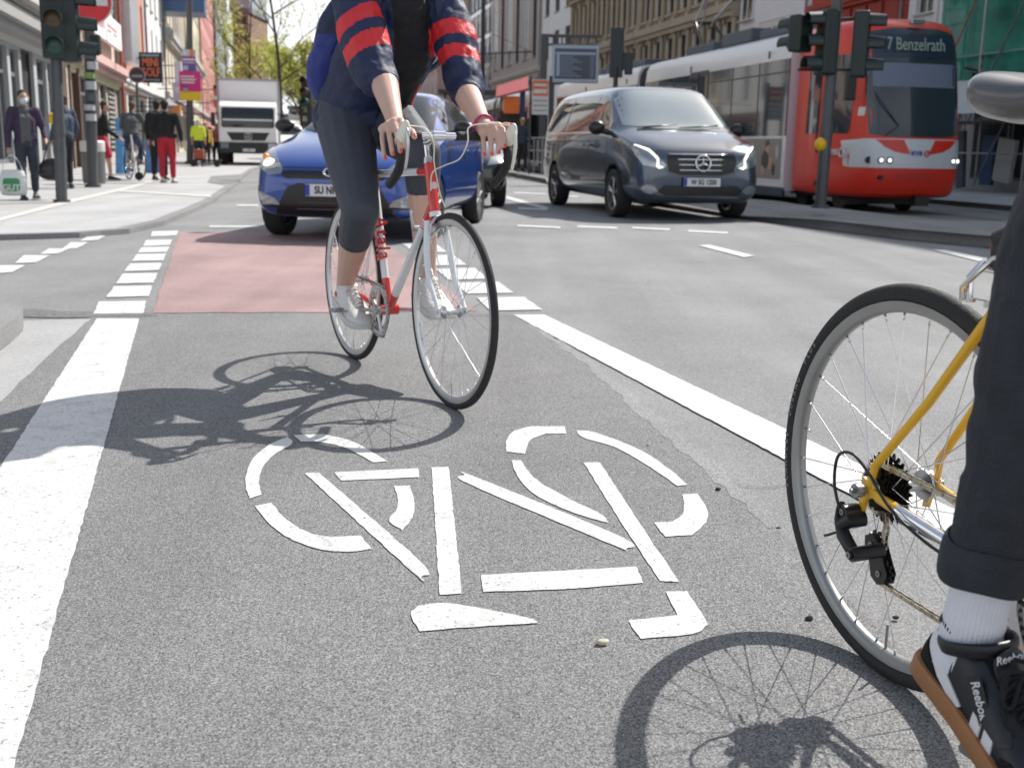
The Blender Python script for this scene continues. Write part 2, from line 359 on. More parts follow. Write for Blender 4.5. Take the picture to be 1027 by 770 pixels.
# finer, darker asphalt of the cycle lane up to the junction joint
lane = gp([(22, 327), (96, 318), (160, 315.5), (300, 314.5), (484, 314.5), (516, 316), (526, 322), (594, 366), (656, 421), (714, 470), (780, 530), (860, 610), (1040, 800)])+[ Vector((-2.2, .1, 0))]+gp([(-160, 560), (-60, 462), (0, 405)])
def rounded(pts, k=6, lim=42):
    P = [Vector((p[0], p[1])) for p in pts]; n = len(P); cor = []
    for i in range(n): a, b = P[i]-P[i-1], P[(i+1) % n]-P[i]; cor.append(a.angle(b, 0) > R(lim))
    out = []
    for i in range(n):
        p1, p2 = P[i], P[(i+1) % n]; p0 = P[i-1] if not cor[i] else p1*2-p2; p3 = P[(i+2) % n] if not cor[(i+1) % n] else p2*2-p1
        for j in range(k):
            t = j/k; out.append(.5*((2*p1)+(p2-p0)*t+(2*p0-5*p1+4*p2-p3)*t*t+(3*p1-p0-3*p2+p3)*t**3))
    return [Vector((q.x, q.y, 0)) for q in out]
def jag(pts, amp=.012, step=.15, seed=1):
    rnd = random.Random(seed); out = []
    for i in range(len(pts)):
        a, b = Vector(pts[i]), Vector(pts[(i+1) % len(pts)]); k = max(1, int((b-a).length/step))
        for j in range(k):
            q = a+(b-a)*j/k; out.append((q.x+rnd.uniform(-amp, amp), q.y+rnd.uniform(-amp, amp)))
    return out
flat_poly('cycle_lane', jag(lane, .004), .0012, ASPD, kind='structure')
flat_poly('red_lane', jag(gp([(180, 233), (152, 314), (480, 312.3), (404, 256), (370, 233)]), .010, seed=2), .0012, ASPR, kind='structure')
# gutter and joint
flat_poly('gutter_strip', jag(gp([(22, 322), (92, 320), (60, 346), (0, 403), (-160, 558), (-160, 440), (0, 352), (24, 332)]), .006, seed=3), .0022, CONC, kind='structure')
JO = asphalt('joint_asphalt', .15, 110, .6, .8)
flat_poly('surface_joint', jag(gp([(-200, 309), (0, 309), (60, 312), (150, 314.5), (160, 317), (60, 319), (0, 317), (-200, 318)]), .02, .1, 4), .0026, JO, kind='structure')
SEAM = asphalt('seam_asphalt', .225, 300, .8, .5, patch=.2)
sa = [G(x, y)[:2] for x, y in [(524, 322), (590, 368), (650, 424), (705, 470), (770, 530), (790, 530), (724, 470), (662, 418), (598, 364), (529, 322)]]
flat_poly('seam', jag([Vector((x, y, 0)) for x, y in sa], .012, .06, 5), .0020, SEAM, kind='structure')
CRK = mat('crack_dark', (.03, .03, .03), .9)
def crack(pts, w, seed):
    rnd = random.Random(seed); P = []
    for i in range(len(pts)-1):
        a, b = Vector(pts[i]), Vector(pts[i+1]); k = max(2, int((b-a).length/.04))
        P += [a+(b-a)*j/k+Vector((rnd.uniform(-.014, .014), rnd.uniform(-.014, .014), 0)) for j in range(k)]
    n = len(P); ws = [w*rnd.uniform(.35, 1)*(1-abs(2*i/n-1)**4) for i in range(n)]
    return [(P[i].x, P[i].y+ws[i]) for i in range(n)]+[(P[i].x, P[i].y-ws[i]) for i in range(n-1, -1, -1)]
for k, pl in enumerate([[(728, 486), (770, 489), (818, 480)]]):
    flat_poly('crack', crack(gp(pl), .0020 if k == 0 else .0010, k), .0030, CRK, kind='structure')
MK = [0]
def mark(name, px, z=.0035):
    MK[0] += 1; return flat_poly(name, [G(*p) for p in px], z+.0012*(MK[0] % 3), WHITE, kind='structure')
# cycle symbol
def S(pts): return [(230+x/2.0137, 400+y/2.0137) for x, y in pts]
sym = [[(118, 78), (80, 95), (50, 120), (35, 150), (33, 180), (42, 203), (66, 195), (60, 170), (68, 140), (90, 115), (127, 92)],
 [(130, 75), (190, 73), (250, 88), (320, 128), (290, 130), (240, 103), (190, 90), (145, 88)],
 [(52, 218), (85, 212), (110, 240), (150, 268), (200, 280), (265, 278), (288, 305), (240, 311), (180, 305), (120, 283), (80, 253)],
 [(333, 178), (365, 177), (374, 210), (370, 240), (350, 268), (323, 248), (338, 225), (340, 200)],
 [(152, 152), (180, 150), (385, 330), (388, 362), (370, 352)],
 [(212, 150), (382, 142), (383, 160), (225, 167)],
 [(408, 140), (443, 139), (470, 395), (425, 398)],
 [(475, 155), (490, 157), (790, 280), (800, 307), (770, 295), (480, 172)],
 [(715, 130), (748, 130), (830, 255), (908, 372), (870, 370), (800, 265)],
 [(560, 108), (560, 85), (575, 67), (610, 57), (678, 57), (680, 72), (640, 72), (608, 85), (597, 113)],
 [(700, 65), (740, 70), (830, 105), (890, 145), (925, 175), (905, 178), (850, 140), (780, 100), (715, 80)],
 [(570, 126), (588, 126), (620, 165), (680, 200), (750, 235), (765, 252), (730, 243), (670, 222), (610, 190), (578, 150)],
 [(915, 195), (945, 193), (965, 225), (963, 250), (935, 277), (880, 280), (857, 252), (895, 250), (918, 230)],
 [(508, 358), (660, 350), (822, 341), (836, 374), (680, 386), (512, 392)],
 [(367, 437), (382, 420), (430, 415), (490, 422), (600, 444), (625, 455), (480, 464), (385, 472)],
 [(882, 391), (925, 391), (967, 458), (935, 477), (830, 487), (805, 450), (905, 440)]]
for s_ in sym:
    q = rounded([Vector((*G(*p)[:2], 0)) for p in S(s_)])
    flat_poly('cycle_symbol_marking', jag(q, .0013, .02, len(s_)), .0035, WHITE, kind='structure')
V3 = lambda x, y: Vector((x, y, 0))
flat_poly('lane_line', jag([V3(-2.118, 5.569), V3(-1.909, 5.594), V3(-.71, 1.447), V3(-.35, .2), V3(-.70, .2), V3(-.886, 1.0), V3(-1.406, 2.929)], .0022, .03, 8), .0035, WHITE, kind='structure')
flat_poly('lane_line', jag([V3(0, 5.97), V3(.17, 5.99), V3(1.033, 3.087), V3(1.653, 1.), V3(1.9, .1), V3(1.66, .1), V3(1.436, 1.), V3(.816, 3.146)], .0022, .03, 9), .0035, WHITE, kind='structure')
D1 = [[(272, 283), (402, 281), (395, 315), (258, 317)], [(315, 241), (420, 239), (411, 268), (293, 271)], [(337, 206), (434, 204), (424, 231), (320, 233)], [(359, 178), (446, 176), (438, 196), (342, 199)],
 [(377, 152), (458, 150), (450, 169), (363, 171)], [(390, 133), (467, 131), (460, 146), (380, 148)], [(403, 113), (475, 112), (468, 127), (394, 130)], [(420, 89), (492, 87), (487, 100), (415, 103)],
 [(0, 183), (70, 182), (35, 202), (-30, 206)], [(65, 155), (138, 155), (100, 175), (42, 177)], [(135, 136), (190, 137), (160, 150), (110, 152)], [(195, 119), (245, 119), (212, 136), (172, 137)], [(245, 101), (292, 101), (270, 113), (220, 116)]]
for i, d in enumerate(D1): flat_poly('lane_dash', jag([V3(*G(x/2.75, 200+y/2.75)[:2]) for x, y in d], .004, .06, i), .0035, WHITE, kind='structure')
for i, d in enumerate([[(478, 299), (525, 298), (544, 311), (492, 312)], [(457, 284), (500, 283), (515, 294), (468, 295)], [(437, 270), (476, 269), (490, 280), (450, 281)], [(420, 257), (455, 256), (468, 266), (430, 267)], [(404, 245), (436, 244), (448, 253), (416, 254)]]):
    flat_poly('lane_dash', jag([V3(*G(*p)[:2]) for p in d], .004, .06, 30+i), .0035, WHITE, kind='structure')
for d in [[(491, 195), (500, 194.5), (553, 209), (545, 210)], [(519, 226), (562, 228), (562, 229.6), (519, 227.6)], [(579, 226.5), (619, 228), (619, 229.7), (579, 228.2)], [(634, 228), (672, 229.8), (672, 231.4), (634, 229.6)], [(520, 208.6), (549, 210), (549, 211.3), (520, 210)], [(690, 231), (730, 233), (730, 234.7), (690, 232.7)],
          [(700, 246.5), (712, 246), (757, 257), (746, 258.5)], [(935, 251), (948, 251), (996, 261), (984, 263)], [(210, 226.6), (259, 226.6), (259, 228.3), (210, 228.3)], [(237, 205.5), (259, 205.5), (259, 207), (237, 207)], [(515, 193), (548, 194.5), (548, 195.5), (515, 194)], [(560, 196), (580, 197), (580, 198), (560, 197)]]:
    mark('road_marking', d)
# utility covers, litter on the road
def pebble(px, py, r, c, i):
    q = G(px, py); mb = MB(); rnd = random.Random(i)
    mb.ell((0, 0, r*.5), (r, r*.7, r*.5), 8, 5); mb.v = [v*(1+rnd.uniform(-.18, .18)) for v in mb.v]
    o = mb.build('pebble', c, None, smooth='all'); o.location = (q.x, q.y, .0008); return o
SND = mat('sandstone', (.52, .48, .36), .8)
tag(pebble(604, 647, .012, SND, 1), 'pale beige pebble beside the foot of the white cycle symbol', 'pebble')
tag(pebble(811, 622, .009, CRK, 2), 'black crumb on the asphalt between the symbol and the yellow bicycle wheel', 'pebble')
tag(pebble(720, 492, .008, CRK, 3), 'small dark crumb by the crack right of the white symbol', 'pebble')
tag(pebble(898, 621, .007, CRK, 4), 'tiny black crumb seen through the spokes of the yellow bicycle', 'pebble')
tag(pebble(650, 447, .006, SND, 5), 'tiny pale crumb on the grey seam right of the symbol', 'pebble')
# pavement on the left
kpx = [(-260, 262), (-60, 248), (0, 241), (80, 238.5), (130, 234.5), (165, 226), (195, 213), (215, 203), (235, 188), (245, 178.5), (254, 171)]
kw = [G(*p) for p in kpx]; kw = [(p.x, p.y) for p in kw]
kw += [(-12.2, 60), (-19.5, 90), (-29, 130), (-64, 280), (-111, 480)]
def slab(name, outer, inner, z, m, km=KERB, kw_=.14, flush=None):
    """outer = the kerb side polyline; inner closes it. Kerb stone ring plus the walking surface"""
    n = len(outer); P = [Vector((x, y, 0)) for x, y in outer]; off = []
    for i in range(n):
        t = (P[min(i+1, n-1)]-P[max(i-1, 0)]).normalized(); nn = Vector((-t.y, t.x, 0)); off.append(P[i]+nn*kw_)
    hz = [z*(flush[i] if flush else 1) for i in range(n)]
    g = lambda p, h: (p.x, p.y, h+gz(p.x, p.y))
    k = MB(); k.add([g(P[i], -.05) for i in range(n)]+[g(P[i], hz[i]) for i in range(n)]+[g(off[i], hz[i]) for i in range(n)],
                   [(i, i+1, n+i+1, n+i) for i in range(n-1)]+[(n+i, n+i+1, 2*n+i+1, 2*n+i) for i in range(n-1)])
    tag(k.build('kerb', km, None), kind='structure')
    q = MB(); I = [Vector((x, y, 0)) for x, y in inner]; vs = [g(off[i], hz[i]-.002) for i in range(n)]+[(p.x, p.y, z-.002+gz(p.x, p.y)) for p in I]
    q.add(vs, [tuple(range(len(vs)))]); o = q.build(name, m, None)
    bm = bmesh.new(); bm.from_mesh(o.data); bmesh.ops.triangulate(bm, faces=bm.faces); bm.to_mesh(o.data); bm.free()
    return tag(o, kind='structure')
slab('pavement', kw, [(-140, 480), (-140, 200), (-60, 100), (-40, 20), (-20, 5)], .05, PAVE)
for pl in [[(114, 190.5), (212, 196.5), (212, 198), (114, 192)]]:
    flat_poly('paving_line', [G(x, y, .05) for x, y in pl], .055, mat('pale_paving', (.55, .54, .5), .8), kind='structure')
flat_poly('paving_strip', [G(x, y, .05) for x, y in [(-40, 228), (0, 219), (60, 203), (130, 187), (168, 176), (174, 176), (136, 188), (66, 205), (0, 222), (-40, 231.5)]], .054, MATS['pale_paving'], kind='structure')
flat_poly('asphalt_repair', [G(x, y, .05) for x, y in [(208, 183), (212, 177), (246, 175), (240, 181), (225, 186)]], .056, ASPD, kind='structure')
# kerbed corner at the left edge
cor = [(p.x, p.y) for p in gp([(-200, 560), (-60, 408), (0, 352), (20, 336), (24, 327), (14, 322), (-60, 320), (-300, 318)])]
slab('kerbed_corner', cor, [(-5.5, 2)], .09, PAVE)
# traffic island / tram platform
ipx = [(1500, 300), (1100, 258), (990, 247.5), (910, 240), (838, 231), (800, 226), (753, 220)]
isl = [(p.x, p.y) for p in gp(ipx)]
isl += [(2.05, 20), (.95, 29), (-1.2, 44), (-4.2, 60), (-10, 90), (-30, 190)]
isr = [(-26.5, 190), (-6.6, 90), (-1.0, 60), (2.0, 44), (4.6, 30), (5.6, 24)]+[(G(x, y).x, G(x, y).y) for x, y in [(905, 210), (960, 214), (1027, 222), (1100, 230), (1500, 262)]]
fl = [1]*5+[.8, .35]+[.8, 1, 1, 1, 1, 1]
slab('traffic_island', isl, isr, .12, ASP, flush=fl)
# far pavement on the right
fk = [(80, -.5), (34, 8), (13.2, 20.4), (11.3, 25), (9.6, 33), (7.4, 44), (-1.8, 90), (-21.8, 190), (-80, 480)]
slab('far_pavement', fk, [(-55, 480), (-14, 190), (6, 90), (15.3, 44), (40, 40), (80, 30)], .12, PAVE)
# rails of two tracks
for k, off in enumerate([.62, 2.06, 3.9, 5.34]):
    mb = MB(); a, b = Vector((7.0+off+.2*26, -4, 0)), Vector((7.0+off-.2*180, 202, 0)); pts = [a+(b-a)*i/60 for i in range(61)]
    for w0, w1, h in ((0, .06, .012), (.10, .13, .010)):
        vs = []; 
        for p in pts:
            z = gz(p.x, p.y); vs += [(p.x+w0, p.y, z+h), (p.x+w1, p.y, z+h)]
        mb.add(vs, [(2*i, 2*i+1, 2*i+3, 2*i+2) for i in range(60)])
    tag(mb.build('tram_rail', STEEL, None), kind='structure')
# ------------------------------------------------------------------ bicycles
def Rx(a): return Matrix.Rotation(a, 4, 'X')
def Ry(a): return Matrix.Rotation(a, 4, 'Y')
def Rz(a): return Matrix.Rotation(a, 4, 'Z')
def T(*v): return Matrix.Translation(Vector(v))
def wheel_parts(parent, c, Rr, tw, rimm, n=32, hw=.05, rimdepth=.018, hubm=None, seed=0, label=None, flange=.022):
    c = Vector(c); ri = Rr-tw*2
    rim = MB(); a = (0, 1, 0); w = tw*.8
    rim.lathe([(ri+.004, -w), (ri+.005, -w*.6), (ri-.001, 0), (ri+.005, w*.6), (ri+.004, w), (ri-rimdepth*.55, w*.92), (ri-rimdepth, w*.45), (ri-rimdepth, -w*.45), (ri-rimdepth*.55, -w*.92)], 72, c, a, closed=True)
    rim.cyl(c+Vector((0, 0, -(ri-rimdepth))), c+Vector((0, 0, -(ri-rimdepth-.045))), .0026)
    ro = rim.build('wheel', rimm, parent, smooth='x', ang=50)
    ty = MB(); k = 12
    ty.lathe([(Rr-tw+tw*math.cos(2*math.pi*i/k)*(1.0 if math.cos(2*math.pi*i/k) > 0 else 1.0), tw*math.sin(2*math.pi*i/k)) for i in range(k)], 96, c, a, closed=True)
    to = ty.build('tyre', RUB, ro, smooth='all')
    hb = MB(); hb.lathe([(.0001, -hw-.012), (.006, -hw-.012), (.006, -hw), (.012, -hw+.004), (flange, -hw+.014), (flange, -hw+.018), (.012, -hw+.024), (.0095, 0), (.012, hw-.024), (flange, hw-.018), (flange, hw-.014), (.012, hw-.004), (.006, hw), (.006, hw+.012), (.0001, hw+.012)], 24, c, a)
    hb.build('hub', hubm or ALU, ro, smooth='x')
    sp = MB()
    for i in range(n):
        s = 1 if i % 2 else -1; t = 2*math.pi*(i+.5)/n; cr = (1 if (i//2) % 2 else -1)*R(62)
        p0 = c+Vector((math.cos(t+cr)*(flange-.003), s*(hw-.016), math.sin(t+cr)*(flange-.003))); p1 = c+Vector((math.cos(t)*(ri-rimdepth), s*.002, math.sin(t)*(ri-rimdepth)))
        sp.cyl(p0, p1, .00105, n=5, caps=False)
        d = (p0-p1).normalized(); sp.cyl(p1, p1+d*.014, .0022, n=6)
    sp.build('spokes', CHROME, ro, smooth='all')
    return ro
def chain_path(parent, pts, w=.0045, m=None):
    mb = MB(); P = [Vector(p) for p in pts]; tot = sum((P[i+1]-P[i]).length for i in range(len(P)-1)); n = int(tot/.0127); L_ = []
    acc = 0; i = 0; d = 0
    for k in range(n+1):
        t = k*.0127
        while i < len(P)-2 and t > acc+(P[i+1]-P[i]).length: acc += (P[i+1]-P[i]).length; i += 1
        L_.append(P[i]+(P[i+1]-P[i]).normalized()*(t-acc))
    for k in range(len(L_)-1):
        a, b = L_[k], L_[k+1]; y = Vector((0, .0042 if k % 2 else .0030, 0)); th = Vector((0, .0006, 0))
        for s in (-1, 1):
            dd = (b-a).normalized(); nn = dd.cross(Vector((0, 1, 0))).normalized(); c = (a+b)/2+y*s
            poly = []
            for q, sg in ((a, -1), (b, 1)):
                for an in (-70, 0, 70): poly.append(q+y*s+(dd*sg*math.cos(R(an))+nn*math.sin(R(an))*sg)*.0040)
            mb.add([p-th for p in poly]+[p+th for p in poly], [(5, 4, 3, 2, 1, 0), (6, 7, 8, 9, 10, 11)]+[(q, (q+1) % 6, 6+(q+1) % 6, 6+q) for q in range(6)])
        mb.cyl(a-Vector((0, .0052, 0)), a+Vector((0, .0052, 0)), .0021, n=6)
    return mb.build('chain', m or STEEL, parent)
def sprocket(mb, c, r, teeth, th=.002, holes=False):
    c = Vector(c); n = teeth*4; o = [r*(1+(.012/r*.45 if i % 4 in (1, 2) else -.05*min(1, .06/r))) for i in range(n)]
    if not holes:
        mb.add([c+Vector((math.cos(2*math.pi*i/n)*o[i], s*th/2, math.sin(2*math.pi*i/n)*o[i])) for s in (-1, 1) for i in range(n)], [tuple(range(n))[::-1], tuple(range(n, 2*n))]+[(i, (i+1) % n, n+(i+1) % n, n+i) for i in range(n)])
    else:
        ri = r*.82; vs = []
        for s in (-1, 1):
            vs += [c+Vector((math.cos(2*math.pi*i/n)*o[i], s*th/2, math.sin(2*math.pi*i/n)*o[i])) for i in range(n)]
            vs += [c+Vector((math.cos(2*math.pi*i/n)*ri, s*th/2, math.sin(2*math.pi*i/n)*ri)) for i in range(n)]
        fs = []
        for i in range(n):
            j = (i+1) % n; fs += [(i, j, n+j, n+i), (2*n+i, 3*n+i, 3*n+j, 2*n+j), (i, 2*n+i, 2*n+j, j), (n+i, n+j, 3*n+j, 3*n+i)]
        mb.add(vs, fs)
def crankset(parent, bb, ang, cr=.17, rr=(.105, .085), m=ALU, pedm=None):
    bb = Vector(bb); mb = MB()
    sprocket(mb, bb+Vector((0, -.045, 0)), rr[0], int(rr[0]*2*math.pi/.0127), .0025, True)
    sprocket(mb, bb+Vector((0, -.038, 0)), rr[1], int(rr[1]*2*math.pi/.0127), .0025, True)
    for k in range(5):
        t = 2*math.pi*k/5+ang+R(36); mb.cyl(bb+Vector((0, -.047, 0)), bb+Vector((math.cos(t)*rr[0]*.86, -.046, math.sin(t)*rr[0]*.86)), .009, .005, n=8)
    mb.cyl(bb+Vector((0, -.062, 0)), bb+Vector((0, -.035, 0)), .018, n=18)
    co = mb.build('crankset', m, parent, smooth='x')
    for s, a in ((-1, ang), (1, ang+math.pi)):
        d = Vector((math.cos(a), 0, math.sin(a))); e = bb+d*cr+Vector((0, s*.075, 0))
        q = MB(); q.tube([bb+Vector((0, s*.055, 0)), bb+d*.04+Vector((0, s*.060, 0)), bb+d*.12+Vector((0, s*.068, 0)), e, e+d*.008], [.0155, .013, .0105, .0125, .008], n=12, flat=(1, .62)); q.build('crank_arm', m, co, smooth='x')
        q = MB(); q.cyl(e, e+Vector((0, s*.10, 0)), .0065)
        for dx in (-.032, .032): q.tube([e+Vector((dx, s*.022, 0)), e+Vector((dx*1.1, s*.06, 0)), e+Vector((dx, s*.098, 0))], .004, 6)
        for yy in (.022, .098): q.box(e+Vector((0, s*yy, 0)), (.064, .003, .012))
        q.build('pedal', pedm or STEEL, co, smooth='x')
    return co
def saddle(parent, x, z, m, y=0, fat=1.):
    L_ = .275; st = []; n = 18
    for i in range(15):
        t = i/14; xx = x+L_*(.5-t)*1.; w = .020+.056*sstep(.32, .86, t)-(.012*sstep(.93, 1, t)+(.018 if t == 1 else 0)); w = max(w, .012) if i else .010
        zt = z+.008*math.cos(t*2*math.pi)*.6+.010*sstep(.6, 1, t); dep = (.018+.030*sstep(.3, .8, t)*(1 if t < .97 else .7))*fat
        ring = []
        for j in range(n):
            a = 2*math.pi*j/n; cy, sz = math.cos(a), math.sin(a)
            ring.append((xx-(.014*(1-abs(cy)) if t > .9 else 0), y+w*cy*(abs(cy)**-.25 if abs(cy) > .05 else 1)*.98, zt-dep*.45+(sz*dep*.45 if sz > 0 else sz*dep*.62)))
        st.append(ring)
    mb = MB(); mb.loft(st); o = mb.build('saddle', m, parent, smooth='all', sub=1)
    r = MB()
    for s in (-1, 1): r.tube([(x+.11, y+s*.008, z-.03), (x+.05, y+s*.022, z-.048), (x-.03, y+s*.022, z-.048), (x-.10, y+s*.045, z-.026)], .0035, 8)
    r.build('rail', STEEL, o, smooth='all'); return o
def handlebar(parent, xb, zb, yl, yr, tape, hoodm, drop=.165, levers=True, reach=.085):
    bar = MB(); bar.tube([(xb, -.07, zb), (xb, -.03, zb), (xb, .03, zb), (xb, .07, zb)], [.0125, .0132, .0132, .0125], 14)
    bo = bar.build('handlebar', CHROME, parent, smooth='x')
    for s, w in ((1, yl), (-1, yr)):
        pts = [(xb, s*.065, zb), (xb, s*(w-.035), zb), (xb+.008, s*(w-.012), zb), (xb+.03, s*(w-.001), zb), (xb+reach*.75, s*w, zb-.006), (xb+reach, s*w, zb-.03), (xb+reach+.008, s*w, zb-.07), (xb+reach-.012, s*w, zb-.108), (xb+reach-.05, s*w, zb-.138), (xb+reach-.10, s*w, zb-drop)]
        q = [Vector(p) for p in pts]; sm = []
        for i in range(len(q)-1):
            p0, p1, p2, p3 = q[max(i-1, 0)], q[i], q[i+1], q[min(i+2, len(q)-1)]
            for k in range(5):
                t = k/5; sm.append(.5*((2*p1)+(p2-p0)*t+(2*p0-5*p1+4*p2-p3)*t*t+(3*p1-p0-3*p2+p3)*t**3))
        sm.append(q[-1]); n = len(sm)
        t_ = MB(); t_.tube(sm, [.0158+.0006*math.sin(i*2.1) for i in range(n)], 12); t_.build('bar_tape', tape, bo, smooth='all')
        if levers:
            h = MB(); hx = xb+reach
            h.loft([[(hx-.012+dx*1.15+f*fz, s*w+wy*1.25*math.cos(a), zb-.026+dz*1.15+hy*1.2*math.sin(a)) for a in [2*math.pi*j/14 for j in range(14)]] for dx, dz, wy, hy, f, fz in ((-.012, .0, .013, .016, 0, 0), (.008, .012, .016, .024, 0, 0), (.03, .024, .0165, .027, 0, 0), (.046, .034, .015, .028, 0, 0), (.056, .042, .010, .022, 0, 0), (.061, .045, .004, .010, 0, 0))])
            ho = h.build('brake_hood', hoodm, bo, smooth='all', sub=1)
            l = MB(); l.tube([(hx+.038, s*w, zb+.028), (hx+.056, s*w, zb+.005), (hx+.062, s*w, zb-.035), (hx+.052, s*w, zb-.075), (hx+.040, s*w, zb-.105), (hx+.040, s*w, zb-.115)], [.010, .0105, .0095, .0085, .0075, .004], 10, flat=(.55, 1.1)); l.build('brake_lever', ALU if s < 0 else hoodm, bo, smooth='all')
    return bo
def caliper(parent, c, s=1, m=ALU, w=.030, drop=.045):
    c = Vector(c); q = MB(); q.cyl(c-Vector((.02*s, 0, 0)), c+Vector((.022*s, 0, 0)), .006, n=12)
    for k in (-1, 1): q.tube([c+Vector((.012*s, -k*.012, .012)), c+Vector((.014*s, k*.012, .008)), c+Vector((.014*s, k*w, -.012)), c+Vector((.012*s, k*w*.95, -drop))], [.0055, .007, .006, .005], 8); q.box(c+Vector((.008*s, k*w*.72, -drop)), (.045, .010, .010))
    q.tube([c+Vector((.012*s, .012, .012)), c+Vector((.012*s, .038, .024))], .005, 8)
    return q.build('brake', m, parent, smooth='x')

# ---- the white and red road bicycle
RB = Vector((-.6753, 4.6308, 0)); FB = Vector((-.2095, 3.7615, 0)); U1 = (FB-RB).normalized()
M1 = frameM(RB, U1)
b1 = thing('bicycle', 'white and red racing bicycle ridden by the cyclist in the blue jacket', 'bicycle', M=M1)
WP = mat('white_paint', (.72, .73, .74), .25, 0, var=.05, coat=.6); RP = mat('red_paint', (.62, .03, .025), .25, 0, var=.08, coat=.6)
TAPE = mat('bar_tape', (.012, .012, .013), .6, bump=.4, bs=300); HOOD = mat('hood_rubber', (.72, .70, .60), .55)
FD = (.985-.0, .336)
bb = Vector((.405, 0, .266)); stt = Vector((.245, 0, .80)); htb = Vector((.838, 0, .665)); htt = Vector((.787, 0, .83)); rh = Vector((0, 0, .336)); fh = Vector((.985, 0, .336))
def seg(mb, a, b, t0, t1, r, mi): a, b = Vector(a), Vector(b); mb.cyl(a+(b-a)*t0, a+(b-a)*t1, r, n=18, mi=mi)
fr = MB()
seg(fr, bb, stt, 0, .22, .0155, 1); seg(fr, bb, stt, .22, .86, .0150, 0); seg(fr, bb, stt, .86, 1.02, .0158, 1)
dth = htb+(htt-htb)*.18; tth = htt-(htt-htb)*.16
seg(fr, bb, dth, 0, .16, .0165, 1); seg(fr, bb, dth, .16, .87, .0158, 0); seg(fr, bb, dth, .87, 1, .0165, 1)
for k in range(3): seg(fr, bb, dth, .80+k*.022, .81+k*.022, .0161, 1)
seg(fr, stt-Vector((-.01, 0, .02)), tth, 0, .14, .0145, 1); seg(fr, stt-Vector((-.01, 0, .02)), tth, .14, .84, .0140, 0); seg(fr, stt-Vector((-.01, 0, .02)), tth, .84, 1, .0148, 1)
seg(fr, htb, htt, 0, 1, .0185, 1); fr.cyl(bb-Vector((0, .036, 0)), bb+Vector((0, .036, 0)), .021, mi=1, n=20)
for s in (-1, 1):
    fr.tube([bb+Vector((-.02, s*.022, 0)), bb+Vector((-.10, s*.034, .015)), rh+Vector((.035, s*.062, 0)), rh+Vector((0, s*.062, 0))], [.011, .011, .008, .007], 10, mi=1)
    fr.tube([stt+Vector((0, s*.016, -.012)), stt+(rh-stt)*.5+Vector((0, s*.042, 0)), rh+Vector((.008, s*.06, .03)), rh+Vector((0, s*.062, 0))], [.008, .0075, .007, .007], 10, mi=0)
    fr.box(rh+Vector((0, s*.062, 0)), (.03, .006, .035), mi=0)
fro = fr.build('frame', [WP, RP], b1, smooth='x')
ax_ = (stt-bb).normalized()
for vv in (Vector((0, 1, 0)), ):
    nn_ = ax_.cross(Vector((0, -1, 0))).normalized(); nn_ = nn_ if nn_.x > 0 else -nn_
    text('frame_lettering', 'Atala', .072, viewM(bb+(stt-bb)*.50+nn_*.0156, -ax_, (-ax_).cross(nn_)*-1), RP, fro, .0008, bold=.0012, space=1.15)
    text('frame_lettering', 'Atala', .072, viewM(bb+(stt-bb)*.50+Vector((0, -.0156, 0)), -ax_, (-ax_).cross(Vector((0, -1, 0)))*-1), RP, fro, .0008, bold=.0012, space=1.15)
q = MB(); q.cyl(htb+(htt-htb)*.52+Vector((.016, 0, .005)), htb+(htt-htb)*.52+Vector((.0205, 0, .0063)), .013, n=20); q.build('head_badge', mat('badge', (.75, .55, .55), .4), fro, smooth='x')
fk = MB(); cr1 = htb+Vector((.008, 0, -.03))
fk.ell(cr1, (.02, .035, .016), mi=1)
for s in (-1, 1): fk.tube([cr1+Vector((0, s*.030, 0)), cr1+Vector((.022, s*.044, -.10)), cr1+Vector((.055, s*.050, -.20)), Vector((.957, s*.050, .375)), Vector((.985, s*.050, .340))], [.0135, .0125, .0105, .008, .0075], 12, mi=0); fk.box((.985, s*.051, .336), (.022, .006, .030), mi=0)
fk.cyl(htb+(htb-htt)*.10, htb, .021, mi=0)
fk.build('fork', [WP, RP], b1, smooth='x')
st = MB(); top = htt+(htt-htb).normalized()*.075
st.cyl(htt, htt+(htt-htb).normalized()*.022, .020, .016, n=18); st.cyl(htt, top+(htt-htb).normalized()*.012, .0115, n=16); xb = .862; zb = .925
st.tube([top, top+Vector((.03, 0, .003)), Vector((xb-.01, 0, zb))], [.014, .014, .015], 12); st.cyl((xb, -.022, zb), (xb, .022, zb), .019, n=18)
st.build('stem', CHROME, b1, smooth='x')
handlebar(b1, xb, zb, .222, .172, TAPE, HOOD)
def spl(pts, k=8):
    q = [Vector(p) for p in pts]; sm = []
    for i in range(len(q)-1):
        p0, p1, p2, p3 = q[max(i-1, 0)], q[i], q[i+1], q[min(i+2, len(q)-1)]
        for j in range(k):
            t = j/k; sm.append(.5*((2*p1)+(p2-p0)*t+(2*p0-5*p1+4*p2-p3)*t*t+(3*p1-p0-3*p2+p3)*t**3))
    return sm+[q[-1]]
cb = MB(); cb.tube(spl([(.965, .222, .965), (.93, .16, .968), (.93, .085, .955), (.95, .07, .905), (.93, .05, .85), (.89, .01, .825), (.86, -.02, .80), (.86, -.025, .74)]), .0024, 6)
cb.tube(spl([(.965, -.172, .965), (.93, -.13, .955), (.93, -.075, .945), (.95, -.055, .90), (.93, -.045, .84), (.90, -.02, .78), (.875, .005, .725), (.868, .025, .685)]), .0024, 6)
cb.build('brake_cable', HOOD, b1, smooth='all')
caliper(b1, cr1+Vector((.012, 0, .004))); caliper(b1, (.17, 0, .70), -1)
wheel_parts(b1, fh, .336, .0125, ALU, 32, .045); wheel_parts(b1, rh, .336, .0125, ALU, 32, .058)
